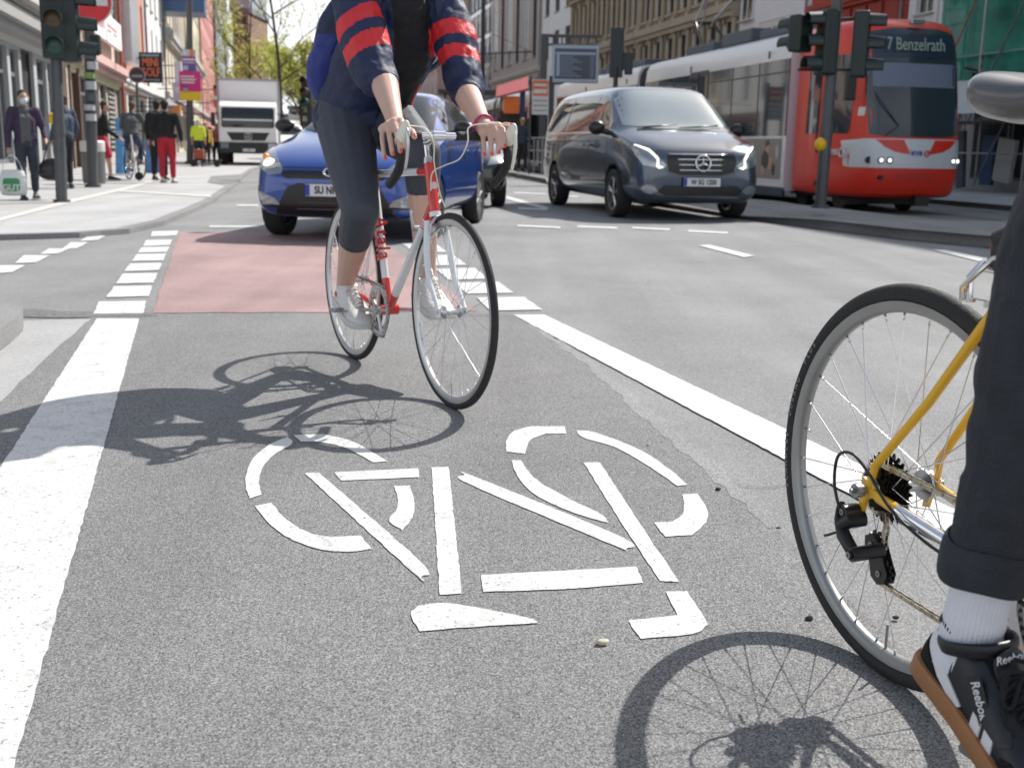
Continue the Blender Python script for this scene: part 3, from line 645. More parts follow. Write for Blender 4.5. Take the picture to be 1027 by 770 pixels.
sp = MB(); sp.cyl(stt, Vector((.21, 0, .905)), .0135, n=16); sp.build('seat_post', ALU, b1, smooth='x')
saddle(b1, .17, .945, BLK)
crankset(b1, bb, math.pi+R(6), rr=(.100, .080))
cs = MB()
for k in range(6): sprocket(cs, rh+Vector((0, -.030-.004*k, 0)), .048-.004*k, 20)
cs.build('cassette', STEEL, b1)
y_ = -.042; chain_path(b1, spl([(.0, y_, .336+.038), (.405, y_, .266+.098), (.46, y_, .266+.082), (.505, y_, .266), (.46, y_, .266-.082), (.405, y_, .266-.098), (.06, y_, .225), (.035, y_, .235), (.03, y_, .27), (.02, y_, .30), (-.03, y_, .325), (-.03, y_, .36), (0, y_, .374)], 4))
dr = MB(); dr.tube([(.005, -.068, .325), (.01, -.075, .29), (.035, -.06, .265)], [.010, .012, .010], 8); dr.box((.045, -.044, .25), (.02, .012, .075), rot=(0, R(-15), 0)); dr.build('derailleur', ALU, b1, smooth='x')
sl_ = MB(); sl_.tube([(.70, -.02, .60), (.715, -.035, .64), (.712, -.036, .665)], [.007, .0045, .005], 8); sl_.tube([(.70, .02, .60), (.715, .035, .64)], [.007, .0045], 8); sl_.cyl((.70, -.024, .60), (.70, .024, .60), .012); sl_.build('shift_lever', ALU, b1, smooth='x')
pm = MB(); pm.cyl(bb+(dth-bb)*0+Vector((-.07, .025, 0)), bb+Vector((-.25, .035, .03)), .011); # pump grey along the stay
pm.build('pump', mat('grey_tube', (.3, .3, .31), .4), b1, smooth='x')

# ---- the yellow bicycle
Y0 = Vector((.660, 1.7956, 0)); A2 = -1.2441; M2 = T(*Y0) @ Rz(A2)
b2 = thing('bicycle', 'yellow racing bicycle with chrome chainstay and black derailleur at the right edge', 'bicycle', M=M2)
YP = mat('yellow_paint', (.80, .44, .012), .28, 0, var=.06, coat=.5); YCH = mat('chrome_stay', (.8, .8, .82), .14, 1., var=.04)
GRIM = mat('rim_grey', (.30, .305, .30), .42, .75, var=.12, vs=20)
bb2 = Vector((.412, 0, .272)); st2 = Vector((.272, 0, .775)); hb2 = Vector((.83, 0, .665)); ht2 = Vector((.787, 0, .83)); rh2 = Vector((0, 0, .342)); fh2 = Vector((.99, 0, .342))
f2 = MB()
f2.cyl(bb2, st2+Vector((-.005, 0, .015)), .0152, n=18, mi=0); f2.cyl(bb2, hb2+(ht2-hb2)*.2, .0160, n=18, mi=0); f2.cyl(st2, ht2-(ht2-hb2)*.16, .0140, n=18, mi=0); f2.cyl(hb2, ht2, .0185, n=18, mi=0); f2.cyl(bb2-Vector((0, .036, 0)), bb2+Vector((0, .036, 0)), .022, n=20, mi=0)
for s in (-1, 1):
    f2.tube([st2+Vector((-.002, s*.018, .0)), st2+(rh2-st2)*.12+Vector((0, s*.028, 0)), st2+(rh2-st2)*.6+Vector((0, s*.050, 0)), rh2+Vector((.012, s*.064, .045))], [.0086, .0086, .008, .0072], 14, mi=0)
    f2.tube([rh2+Vector((.012, s*.064, .047)), rh2+Vector((.008, s*.066, .02)), rh2+Vector((.006, s*.066, -.002))], [.0076, .0066, .005], 12, mi=0)
    f2.tube([rh2+Vector((.006, s*.066, .002)), rh2+Vector((.030, s*.065, -.006)), rh2+Vector((.075, s*.062, -.012))], [.005, .0088, .0098], 12, mi=0)
    f2.tube([rh2+Vector((.070, s*.062, -.0115)), rh2+Vector((.12, s*.056, -.020)), rh2+Vector((.24, s*.038, -.042)), bb2+Vector((-.045, s*.030, .004))], [.0100, .0105, .0112, .0115], 14, mi=1)
    f2.tube([bb2+Vector((-.05, s*.031, .004)), bb2+Vector((-.005, s*.024, 0))], [.0118, .0125], 12, mi=0)
    f2.prism([(-.010, .020), (.014, .012), (.020, -.008), (.002, -.016), (-.006, -.044), (-.018, -.046), (-.015, -.010)], s*.066-.0035, s*.066+.0035, T(*rh2) @ Rx(R(90)) @ Matrix.Diagonal((1, 1, -1, 1)) if False else T(rh2.x, 0, rh2.z) @ Matrix(((1, 0, 0, 0), (0, 0, 1, 0), (0, 1, 0, 0), (0, 0, 0, 1))), mi=0)
fo2 = f2.build('frame', [YP, YCH], b2, smooth='x')
k2 = MB(); c2 = hb2+Vector((.008, 0, -.03)); k2.ell(c2, (.02, .035, .016))
for s in (-1, 1): k2.tube([c2+Vector((0, s*.030, 0)), c2+Vector((.022, s*.044, -.10)), c2+Vector((.055, s*.050, -.20)), Vector((.962, s*.050, .375)), Vector((.99, s*.050, .342))], [.0135, .0125, .0105, .008, .0075], 12)
k2.build('fork', YP, b2, smooth='x')
wr = wheel_parts(b2, rh2, .342, .0165, GRIM, 32, .062, .015, flange=.026); wheel_parts(b2, fh2, .342, .0145, GRIM, 32, .045, .020)
ax = MB(); ax.cyl((0, -.10, .342), (0, .085, .342), .0045); ax.lathe([(.0001, 0), (.012, 0), (.013, .006), (.010, .016), (.006, .018)], 12, (0, -.092, .342), (0, 1, 0)); ax.build('axle_nut', STEEL, wr, smooth='x')
# sidewall lettering, small raised letters set round the tyre
SW = mat('tyre_print', (.22, .22, .22), .7)
word = 'SCHWALBE  DURANO  PLUS'; lt = []
for i, ch in enumerate(word):
    if ch == ' ': continue
    a = R(196)-R(2.55)*i; rr_ = .342-.0165
    Ml = T(rr_*math.cos(a), -.0170, .342+rr_*math.sin(a)) @ Matrix(((1, 0, 0, 0), (0, 0, -1, 0), (0, 1, 0, 0), (0, 0, 0, 1))) @ Rz(a-R(90))
    lt.append(text('tyre_lettering', ch, .0135, Ml, SW, wr, .0004, bold=.0002))
for a_, b_ in ((0, 8), (8, 14), (14, 18)):
    bm = bmesh.new()
    for o in lt[a_:b_]: bm.from_mesh(o.data)
    bm.to_mesh(lt[a_].data); bm.free()
    for o in lt[a_+1:b_]: bpy.data.objects.remove(o)
# cassette
cs = MB()
for k, r_ in enumerate([.057, .052, .047, .042, .037, .032, .028]): sprocket(cs, rh2+Vector((0, -.026-.0046*k, 0)), r_, int(r_*2*math.pi/.0127), .0018)
cs.cyl(rh2+Vector((0, -.060, 0)), rh2+Vector((0, -.024, 0)), .016); cs.build('cassette', mat('cassette_steel', (.03, .028, .025), .45, .8, var=.4, vs=60), b2)
yc = -.042
rg = MB(); P = []
def arc(c, r, a0, a1, n, y=yc): return [(c[0]+r*math.cos(R(a0+(a1-a0)*i/n)), y, c[1]+r*math.sin(R(a0+(a1-a0)*i/n))) for i in range(n+1)]
lp = (.030, .203); upu = (.004, .245)
path = arc((.412, .272), .098, 95, -95, 14)+arc(lp, .020, -80, -190, 5)+[(.008, yc, .224)]+arc(upu, .020, 0, 60, 2)[:1]+[(.026, yc, .285)]+arc((0, .342), .042, -60, -270, 10)+[(.395, yc, .370)]
chain_path(b2, path, m=mat('chain_steel', (.50, .46, .38), .30, 1., var=.3, vs=200))
crankset(b2, bb2, R(-88), rr=(.105, .085), m=mat('crank_alloy', (.70, .70, .71), .3, 1., var=.1))
# derailleur
d2 = MB(); O = Vector((-.004, -.070, .286))
d2.tube([O+Vector((0, .006, .004)), O+Vector((-.006, -.022, .002)), O+Vector((-.020, -.030, -.012))], [.013, .015, .011], 12)
d2.loft([[(px_+.0, py_+wy*math.cos(a), pz_+wz*math.sin(a)) for a in [2*math.pi*j/12+.4 for j in range(12)]] for px_, py_, pz_, wy, wz in ((-.030, -.094, .304, .010, .012), (-.026, -.096, .285, .013, .014), (-.014, -.097, .262, .013, .014), (.008, -.095, .244, .012, .013), (.022, -.092, .237, .008, .009))])
d2.cyl((.020, -.104, .238), (.026, -.046, .243), .0125, n=20); d2.cyl((.020, -.108, .238), (.020, -.1035, .238), .008, n=16)
d2.cyl((-.018, -.100, .300), (-.018, -.070, .300), .013, n=16); d2.tube([(-.030, -.10, .26), (-.050, -.104, .248), (-.056, -.104, .246)], .0026, 6)
do = d2.build('derailleur', mat('derailleur_black', (.014, .014, .015), .32, .1, var=.2), b2, smooth='x', bevel=.0008)
cg = MB()
for yy in (-.052, -.034):
    cg.tube([(.030, yy, .300), (.052, yy, .276), (.085, yy, .250), (.112, yy, .226), (.124, yy, .206)], [.009, .016, .012, .017, .005], 10, flat=(1, .08) if False else None) if False else None
    cg.prism([(-.014, .256), (.004, .266), (.022, .252), (.038, .226), (.050, .208), (.046, .190), (.028, .183), (.010, .192), (.002, .216), (-.012, .234)], yy-.0009, yy+.0009, Matrix(((1, 0, 0, 0), (0, 0, 1, 0), (0, 1, 0, 0), (0, 0, 0, 1))))
cg.build('cage', BLK, do)
pu = MB()
for c_ in (upu, lp): sprocket(pu, (c_[0], yc, c_[1]), .019, 11, .003); pu.cyl((c_[0], -.053, c_[1]), (c_[0], -.033, c_[1]), .006)
pu.build('jockey_wheel', BLK, do)
for c_ in ((-.018, -.1005, .300), (.020, -.1085, .238), (.030, -.0535, .203), (.004, -.0535, .245)):
    q = MB(); q.cyl(c_, Vector(c_)+Vector((0, -.0015, 0)), .0055, n=12); q.cyl(Vector(c_)+Vector((0, -.0014, 0)), Vector(c_)+Vector((0, -.0017, 0)), .0025, n=6, mi=1); q.build('bolt', [STEEL, BLK], do)
cb2 = MB(); cb2.tube(spl([(-.024, -.100, .300), (-.040, -.104, .345), (-.030, -.108, .395), (.004, -.106, .408), (.036, -.096, .385), (.085, -.082, .335), (.16, -.064, .300), (.24, -.050, .288), (.38, -.035, .262)]), .0027, 8)
cb2.build('cable_housing', BLK, b2, smooth='all')
caliper(b2, (.165, 0, .725), -1, CHROME, .034, .048)
q = MB(); q.tube([(.14, -.034, .68), (.15, -.045, .70), (.19, -.03, .745), (.235, -.01, .76)], .0045, 8); q.build('brake_arm', CHROME, b2, smooth='x')
q = MB(); q.cyl(st2, (.222, 0, .94), .0135, n=16); q.build('seat_post', ALU, b2, smooth='x')
saddle(b2, .262, .998, mat('saddle_leather', (.10, .10, .105), .30, 0, var=.12, vs=40, bump=.05, bs=200, coat=.4), fat=1.35)
q = MB(); q.ell((.170, .012, .752), (.020, .026, .040)); q.cyl((.165, 0, .77), (.235, 0, .80), .016); lo = q.build('rear_lamp', BLK, b2, smooth='x')
q = MB(); q.ell((.154, .012, .756), (.008, .016, .022)); q.build('lens', mat('red_lens', (.35, .01, .01), .2), lo, smooth='all')
sm2 = MB(); tp2 = ht2+(ht2-hb2).normalized()*.08; sm2.tube([ht2, tp2, (.86, 0, .93)], .013, 12); sm2.build('stem', ALU, b2, smooth='x')
handlebar(b2, .87, .93, .2, .2, TAPE, BLK)
# ------------------------------------------------------------------ people
SKIN = mat('skin', (.50, .30, .22), .5, var=.10, vs=25, bump=.08, bs=120)
SKIN2 = mat('skin_light', (.58, .37, .29), .48, var=.10, vs=18, bump=.10, bs=150)
NAIL = mat('nail_red', (.75, .05, .05), .2, coat=.5)
LEG = mat('legging_grey', (.046, .052, .070), .6, var=.15, vs=12, bump=.25, bs=220)
NAVY = mat('jacket_navy', (.009, .018, .062), .62, var=.2, vs=10, bump=.35, bs=34); JRED = mat('jacket_red', (.62, .020, .025), .5, var=.12, vs=12, bump=.4, bs=34)
BLKC = mat('black_cloth', (.006, .006, .008), .8, var=.3, vs=20, bump=.3, bs=60); ROYAL = mat('royal_blue_cloth', (.010, .026, .19), .55, var=.2, vs=10, bump=.4, bs=30)
HAIR = mat('hair_dark', (.03, .018, .012), .55, var=.4, vs=60, bump=.5, bs=150)
SHOEW = mat('shoe_white', (.66, .65, .62), .6, var=.10, vs=30, bump=.25, bs=90); SOLEW = mat('sole_white', (.62, .61, .58), .6)
def lerp(a, b, t): return Vector(a)+(Vector(b)-Vector(a))*t
def shoe(name, parent, M, L_, mu, ms, mcol=None, wf=1., hf=1., sub=1, sole_h=.026):
    """last-shaped upper on a sole; X to the toe, origin under the heel"""
    st = [(0.00, .010, .052), (.012, .021, .066), (.04, .030, .084), (.10, .033, .098), (.22, .034, .100), (.36, .035, .092), (.50, .040, .076), (.64, .046, .062), (.78, .048, .052), (.90, .040, .044), (.97, .026, .036), (1.0, .012, .030)]
    k = L_/.28; mb = MB(); rings = []
    for t, w, h in st:
        w *= wf*k; h *= hf*k; sh = sole_h*k*.6; yc = -.004*math.sin(t*math.pi)
        ring = []
        for j in range(15):
            a = math.pi*j/14; c_, s_ = math.cos(a), math.sin(a)
            ring.append((t*L_*.985+.003, yc+w*(abs(c_)**.62)*(1 if c_ > 0 else -1), sh+(h-sh)*(s_**(.75 if t < .5 else .62))))
        rings.append(ring+[(t*L_*.985+.003, yc-w*.6, sh-.002), (t*L_*.985+.003, yc+w*.6, sh-.002)])
    mb.T = M; mb.loft(rings); u = mb.build(name, mu, parent, smooth='all', sub=sub)
    out = []
    for i in range(26):
        t = .5-.5*math.cos(math.pi*i/25); w = None
        for a, b in zip(st, st[1:]):
            if a[0] <= t <= b[0]: f = (t-a[0])/(b[0]-a[0]); w = a[1]+(b[1]-a[1])*f
        e_ = min(1, math.sqrt(max(0, 1-(max(0, .05-t)/.05)**2))+.02); out.append((t*L_-.002, (w*wf*k*1.06+.003)*e_))
    yo = lambda x: -.004*math.sin(x/L_*math.pi)
    poly = [(x, w+yo(x)) for x, w in out]+[(x, -w+yo(x)) for x, w in out[::-1]]; n = len(poly)
    s_ = MB(); s_.T = M; h = sole_h*k
    def zz(x, z): return z+(.012*k*max(0, (x/L_-.78)/.22)**2 if True else 0)+(.004*k*(1-x/L_))
    rr_ = [[(x*1.0, y*f, zz(x, z)) for x, y in poly] for z, f in ((-.000, .94), (.003*k, 1.0), (h*.85, 1.02), (h, .99), (h, .90))]
    s_.loft(rr_); so_ = s_.build('sole', ms, u, smooth='x', ang=50)
    return u, so_
def hand_chain(mb, pts, r0, r1):
    n = len(pts)-1
    for i in range(n): mb.cap(pts[i], r0+(r1-r0)*i/n, pts[i+1], r0+(r1-r0)*(i+1)/n, 10)
def head(mb, c, fwd, up, s=1.):
    """head shape with brow, nose, jaw, ears; c centre, s scale (1 = 22 cm)"""
    f = Vector(fwd).normalized(); u = Vector(up); l = u.cross(f).normalized(); u = f.cross(l).normalized(); Mx = Matrix((f, l, u)).transposed(); c = Vector(c)
    P = lambda x, y, z: c+(Mx @ Vector((x, y, z)))*s
    mb.ell(P(-.012, 0, .028), (.093*s, .075*s, .086*s), rot=Mx); mb.ell(P(.022, 0, -.028), (.066*s, .058*s, .078*s), rot=Mx); mb.cap(P(.045, 0, -.078), .024*s, P(.052, 0, -.086), .022*s)
    mb.cap(P(.078, 0, .012), .011*s, P(.100, 0, -.018), .014*s); mb.cap(P(.094, .012, -.022), .009*s, P(.094, -.012, -.022), .009*s)
    mb.cap(P(.074, .03, .030), .012*s, P(.074, -.03, .030), .012*s); mb.cap(P(.080, .016, -.048), .008*s, P(.080, -.016, -.048), .008*s)
    for y in (-1, 1): mb.ell(P(-.005, y*.076, -.002), (.020*s, .009*s, .030*s), rot=Mx); mb.ell(P(.058, y*.036, -.012), (.02*s, .018*s, .02*s), rot=Mx)
    return P, Mx
def eyes(parent, P, Mx, s, iris=None):
    ew = mat('eye_white', (.75, .74, .72), .3); ei = mat('iris_brown', (.04, .02, .012), .15)
    for y in (-1, 1):
        q = MB(); q.ell(P(.067, y*.030, .006), .0135*s, 12, 8, rot=Mx, mi=0); q.ell(P(.077, y*.030, .006), .0062*s, 10, 6, rot=Mx, mi=1); q.build('eye', [ew, ei], parent, smooth='all')
        q = MB(); q.cap(P(.078, y*.044, .026), .0035*s, P(.085, y*.018, .029), .0045*s); q.build('eyebrow', HAIR, parent, smooth='all')
    q = MB(); q.cap(P(.0865, .018, -.047), .0055*s, P(.0865, -.018, -.047), .0055*s); q.build('lips', mat('lip', (.42, .14, .12), .4), parent, smooth='all')

# ---- the cyclist (coordinates of the bicycle she rides)
c1 = thing('person', 'cyclist in navy jacket with red sleeve bands and grey capri leggings riding towards the camera', 'person', M=M1)
HR, KR, AR = Vector((.16, -.085, .985)), Vector((.45, -.130, .650)), Vector((.135, -.082, .335))
HL, KL, AL = Vector((.16, .095, .985)), Vector((.555, .072, .865)), Vector((.475, .128, .385))
SR, ER, WR_ = Vector((.40, -.125, 1.42)), Vector((.60, -.100, 1.135)), Vector((.845, -.148, .962))
SL, EL, WL_ = Vector((.44, .205, 1.42)), Vector((.63, .205, 1.10)), Vector((.862, .176, .958))
NK = Vector((.46, .045, 1.45)); HC = Vector((.535, .058, 1.565)); PV = Vector((.13, .005, 1.0)); CHs = Vector((.36, .038, 1.28))
mb = MB()
mb.cap(HR, .095, lerp(HR, KR, .55), .084); mb.cap(lerp(HR, KR, .5), .084, KR, .064); mb.cap(KR, .064, lerp(KR, AR, .30), .062); mb.cap(lerp(KR, AR, .3), .062, lerp(KR, AR, .62), .051); mb.cap(lerp(KR, AR, .62), .050, AR, .036)
mb.cap(HL, .095, lerp(HL, KL, .55), .080); mb.cap(lerp(HL, KL, .5), .080, KL, .062); mb.cap(KL, .062, lerp(KL, AL, .30), .060); mb.cap(lerp(KL, AL, .3), .060, lerp(KL, AL, .62), .049); mb.cap(lerp(KL, AL, .62), .049, AL, .035)
for A_, s in ((AR, -1), (AL, 1)): mb.cap(A_+Vector((-.025, 0, -.045)), .024, A_+Vector((.07, s*-.004, -.095)), .018)
mb.cap(PV+Vector((-.02, 0, .01)), .10, CHs-Vector((.03, 0, 0)), .10); mb.cap(CHs-Vector((.03, 0, 0)), .10, lerp(CHs, NK, .7), .085); mb.cap(SR, .055, SL, .055); mb.cap(NK-Vector((.03, 0, .03)), .052, HC-Vector((.02, 0, .03)), .048)
P_, Mx_ = head(mb, HC, (.94, .05, -.32), (.3, 0, .95))
for S_, E_, W_ in ((SR, ER, WR_), (SL, EL, WL_)):
    mb.cap(S_, .052, E_, .047); mb.cap(E_, .047, lerp(E_, W_, .28), .0475); mb.cap(lerp(E_, W_, .28), .0475, lerp(E_, W_, .8), .033); mb.cap(lerp(E_, W_, .8), .033, W_, .0285)
FR_ = [[(.900, -.150, .968), (.942, -.156, .945), (.970, -.160, .912), (.980, -.160, .886)], [(.892, -.172, .965), (.936, -.180, .936), (.962, -.184, .900), (.970, -.183, .872)],
       [(.880, -.193, .955), (.920, -.203, .920), (.943, -.206, .884), (.948, -.204, .862)], [(.862, -.208, .940), (.893, -.221, .902), (.908, -.223, .868), (.911, -.221, .848)]]
TR_ = [(.862, -.128, .950), (.900, -.112, .935), (.935, -.118, .918)]
FL_ = [[(.915, .205, .962), (.952, .203, .950), (.972, .199, .922), (.978, .196, .896)], [(.912, .187, .958), (.947, .184, .937), (.962, .181, .903), (.966, .179, .874)],
       [(.900, .169, .950), (.930, .164, .925), (.944, .161, .893), (.946, .160, .868)], [(.885, .153, .938), (.909, .147, .912), (.919, .145, .884), (.919, .144, .866)]]
TL_ = [(.880, .206, .950), (.915, .232, .964), (.950, .240, .962)]
def close_up(FS, f=.90): return [[Vector(p)+(Vector(FS[1][min(j, 3)])-Vector(p))*(1-f) for j, p in enumerate(fs)] for fs in FS]
FR_ = [[Vector(p)*1. for p in fs] for fs in close_up(FR_)]; FL_ = close_up(FL_, .95)
for W_, FS, TH in ((WR_, FR_, TR_), (WL_, FL_, TL_)):
    for i, fs in enumerate(FS):
        mb.cap(W_+(Vector(fs[0])-W_)*.1, .021, fs[0], .0150); hand_chain(mb, fs, (.0118, .0120, .0114, .0100)[i], (.0090, .0090, .0086, .0076)[i])
    hand_chain(mb, [W_]+TH, .0175, .0105)
body = blob('body', mb, [SKIN2], c1, .0042, 5)
for FS, TH in ((FR_, TR_), (FL_, TL_)):
    for fs in FS+[TH]:
        t = (Vector(fs[-1])-Vector(fs[-2])).normalized(); q = MB(); out_ = (Vector((1, 0, .35))-t*t.dot(Vector((1, 0, .35)))).normalized()
        Mq = Matrix((t, t.cross(out_), out_)).transposed(); q.ell(Vector(fs[-1])+out_*.0076+t*.001, (.0078, .0060, .0032), 12, 8, rot=Mq); q.build('nail', NAIL, c1, smooth='all')
eyes(c1, P_, Mx_, 1.)
hb = MB(); hb.ell(P_(-.028, 0, .04), (.094, .083, .092), rot=Mx_); hb.ell(P_(-.07, 0, -.01), (.05, .06, .07), rot=Mx_); hb.cap(P_(-.09, 0, -.02), .035, P_(-.13, 0, -.11), .015)
blob('hair', hb, [HAIR], c1, .008, 3, disp=(.01, .03))
# leggings
mb = MB(); CUFR, CUFL = lerp(KR, AR, .40), lerp(KL, AL, .30)
for H_, K_, A_, C_ in ((HR, KR, AR, CUFR), (HL, KL, AL, CUFL)):
    mb.cap(H_, .118, lerp(H_, K_, .55), .096); mb.cap(lerp(H_, K_, .5), .097, K_, .073); mb.cap(K_, .073, lerp(K_, C_, .8), .066); mb.cyl(K_, C_, .069, .062, 24)
mb.cap(HR+Vector((-.02, 0, .02)), .10, HL+Vector((-.02, 0, .02)), .10)
lg = blob('leggings', mb, [LEG], c1, .006, 6, disp=(.004, .06))
q = MB()
for k, (y, z) in enumerate([(0, 0), (.0, .010), (.0, -.010)]): pass
# jacket: torso, baggy sleeves pushed up to the elbow
mb = MB()
mb.ell(lerp(PV, CHs, .02)+Vector((.005, -.012, -.01)), (.165, .205, .125), rot=(0, R(10), 0)); mb.cap(PV+Vector((0, -.06, .02)), .13, CHs+Vector((0, -.055, 0)), .135); mb.cap(PV+Vector((0, .05, .03)), .125, CHs+Vector((0, .05, 0)), .135)
mb.cap(CHs, .14, lerp(CHs, NK, .6), .115); mb.cap(SR+Vector((-.01, .01, -.01)), .078, SL+Vector((-.01, -.01, -.01)), .078); mb.cap(NK-Vector((.05, 0, .05)), .075, NK+Vector((-.01, 0, .03)), .062)
for S_, E_, W_ in ((SR, ER, WR_), (SL, EL, WL_)):
    bulge = Vector((0, -.02 if S_ is SR else .015, 0))
    mb.cap(S_, .082, lerp(S_, E_, .5)+bulge, .090 if S_ is SR else .080); mb.cap(lerp(S_, E_, .5)+bulge, .090 if S_ is SR else .080, E_+bulge*.9+Vector((-.01, 0, .0)), .080 if S_ is SR else .070)
    mb.cap(E_+bulge*.6, .074 if S_ is SR else .066, lerp(E_, W_, .13), .056); mb.cyl(E_, lerp(E_, W_, .22), .058, .0535, 20)
def seg_t(c, a, b): ab = b-a; t = (c-a).dot(ab)/ab.dot(ab); return t, (c-(a+ab*max(0, min(1, t)))).length
def jr(c, n_):
    tr, dr_ = seg_t(c, SR, ER); tl, dl = seg_t(c, SL, EL)
    tt, dt_ = seg_t(c, PV, NK)
    if dr_ < .125 and -.1 < tr < 1.3 and c.y < SR.y+.03+.10*max(0, tr-.2) and c.x > .33+.1*tr:
        w_ = tr+.9*(c.y-SR.y)*.6
        if .30 < w_ < .50 or .62 < w_ < .80: return 1
        return 0
    if dl < .11 and -.1 < tl < 1.3 and c.y > SL.y-.075:
        w_ = tl-.5*(c.y-SL.y)
        if .36 < w_ < .52 or .62 < w_ < .76: return 1
        return 0
    if c.z < .93 or (n_.x < .2 and c.z < .965): return 2
    yc_ = .055+.02*math.sin(c.z*7)
    if n_.x > .1 and -.075 < c.y-yc_ < .075 and c.x > PV.x+.02: return 2
    if n_.x > .0 and .075 <= c.y-yc_ < .095 and c.z < 1.12: return 1
    return 0
jk = blob('jacket', mb, [NAVY, JRED, BLKC], c1, .0065, 4, rule=jr, disp=(.026, .085))
q = MB(); q.tube([(NK+Vector((-.02+.062*math.cos(a), .060*math.sin(a), .035+.012*math.cos(a)))) for a in [2*math.pi*j/20 for j in range(20)]], .022, 10, closed=True); q.build('collar', BLKC, c1, smooth='all')
# bracelet
w = lerp(EL, WL_, .965); d = (WL_-EL).normalized(); u_, v_, _ = MB().frame(d+Vector((0, .15, .25)))
q = MB(); q.tube([w+(u_*math.cos(a)+v_*math.sin(a))*.037 for a in [2*math.pi*j/28 for j in range(28)]], .0052, 8, closed=True); q.build('bracelet', mat('bracelet_magenta', (.42, .02, .13), .4), c1, smooth='all')
# shoes
def orient(heel, toe, up=(0, 0, 1)): return frameM(heel, Vector(toe)-Vector(heel), up)
for A_, s in ((AR, -1), (AL, 1)):
    heel = A_+Vector((-.068, 0, -.075)); toe = A_+Vector((.20, s*-.012, -.165 if s < 0 else -.135))
    Ms = orient(heel, toe); u, so_ = shoe('shoe', c1, Ms, .285, SHOEW, SOLEW, wf=1.14, hf=1.12)
    bv = bvh_of(u)
    for sy in (-1, 1):
        Mv = viewM(Ms @ Vector((0, sy*.2, 0)), Ms.to_3x3() @ Vector((1, 0, 0)), (Ms.to_3x3() @ Vector((0, 0, 1)))) if sy < 0 else viewM(Ms @ Vector((0, .2, 0)), Ms.to_3x3() @ Vector((-1, 0, 0)), Ms.to_3x3() @ Vector((0, 0, 1)))
        X = (lambda x: x) if sy < 0 else (lambda x: -x)
        patch('logo', bv, [(X(a), b) for a, b in ([(.03, .045), (.055, .045), (.055, .062), (.03, .062)] if sy < 0 else [(.03, .062), (.055, .062), (.055, .045), (.03, .045)])], Mv, JRED, u, .0015, .008, .003)
    l = MB()
    for k in range(5):
        x = .105+.022*k; z = .103-.0092*k
        l.tube([Ms @ Vector((x-.004, -.020, z)), Ms @ Vector((x+.002, 0, z+.010)), Ms @ Vector((x+.006, .020, z))], .0028, 6)
        l.tube([Ms @ Vector((x+.006, -.020, z-.002)), Ms @ Vector((x+.002, 0, z+.008)), Ms @ Vector((x-.004, .020, z))], .0028, 6)
    l.tube(spl([Ms @ Vector((.10, 0, .102)), Ms @ Vector((.11, -.024, .100)), Ms @ Vector((.125, -.030, .085)), Ms @ Vector((.12, -.012, .100))]), .0025, 6); l.tube(spl([Ms @ Vector((.10, 0, .102)), Ms @ Vector((.12, .024, .098)), Ms @ Vector((.135, .030, .080)), Ms @ Vector((.12, .010, .099))]), .0025, 6)
    l.build('laces', SOLEW, u, smooth='all')
    q = MB(); q.lathe([(.036, 0), (.040, .004), (.041, .012), (.037, .016), (.033, .012)], 24, Ms @ Vector((.062, 0, .088)), A_+Vector((.02, 0, .06))-(Ms @ Vector((.062, 0, .088)))); q.build('shoe_collar', SHOEW, u, smooth='all')
# backpack
bp_ = thing('backpack', 'dark blue backpack on the back of the cyclist in navy and red', 'backpack', M=M1)
mb = MB(); mb.ell((.115, -.005, 1.27), (.095, .185, .26), rot=(0, R(28), 0)); mb.ell((.05, -.01, 1.20), (.06, .16, .15), rot=(0, R(28), 0)); mb.ell((.09, -.10, 1.18), (.08, .11, .16), rot=(0, R(28), 0))
o = blob('bag', mb, [ROYAL, NAVY], bp_, .009, 4, rule=lambda c, n_: 1 if c.z > 1.30 or c.y > .05 else 0, disp=(.014, .06))
q = MB()
for s, S_ in ((-1, SR), (1, SL)): q.tube(spl([(.17, .04+s*.09, 1.42), S_+Vector((-.04, -s*.055, .075)), S_+Vector((.06, -s*.055, .055)), S_+Vector((.09, -s*.05, -.04)), S_+Vector((.02, -s*.0, -.20)), (.12, .02+s*.15, 1.12)]), .020, 8, flat=(1, .35))
q.build('strap', NAVY, bp_, smooth='all')
q = MB(); q.tube(spl([(.13, -.02, 1.50), (.11, 0, 1.545), (.13, .04, 1.50)]), .008, 6); q.build('grab_handle', NAVY, bp_, smooth='all')

# ---- the second rider: only one leg is in the picture, the rest stands outside it
c2 = thing('person', 'rider in dark jeans, white sock and black gum-soled trainer standing on the yellow bicycle pedal', 'person', M=M2)
JEAN = mat('dark_denim', (.024, .028, .037), .8, var=.5, vs=26, bump=.5, bs=260)
hR, kR, aR = Vector((.58, -.120, 1.16)), Vector((.432, -.155, .785)), Vector((.358, -.152, .252))
hL, kL, aL = Vector((.56, .09, 1.13)), Vector((.80, .13, .85)), Vector((.46, .135, .56))
sR, eR, wR = Vector((.86, -.20, 1.52)), Vector((1.0, -.25, 1.25)), Vector((.96, -.20, 1.02)); sL, eL, wL = Vector((.86, .18, 1.52)), Vector((1.0, .25, 1.25)), Vector((.96, .20, 1.02))
mb = MB()
for h_, k_, a_ in ((hR, kR, aR), (hL, kL, aL)):
    mb.cap(h_, .085, k_, .054); mb.cap(k_, .054, lerp(k_, a_, .3), .052); mb.cap(lerp(k_, a_, .3), .052, a_, .034); mb.cap(a_+Vector((-.03, 0, -.06)), .022, a_+Vector((.05, 0, -.10)), .018)
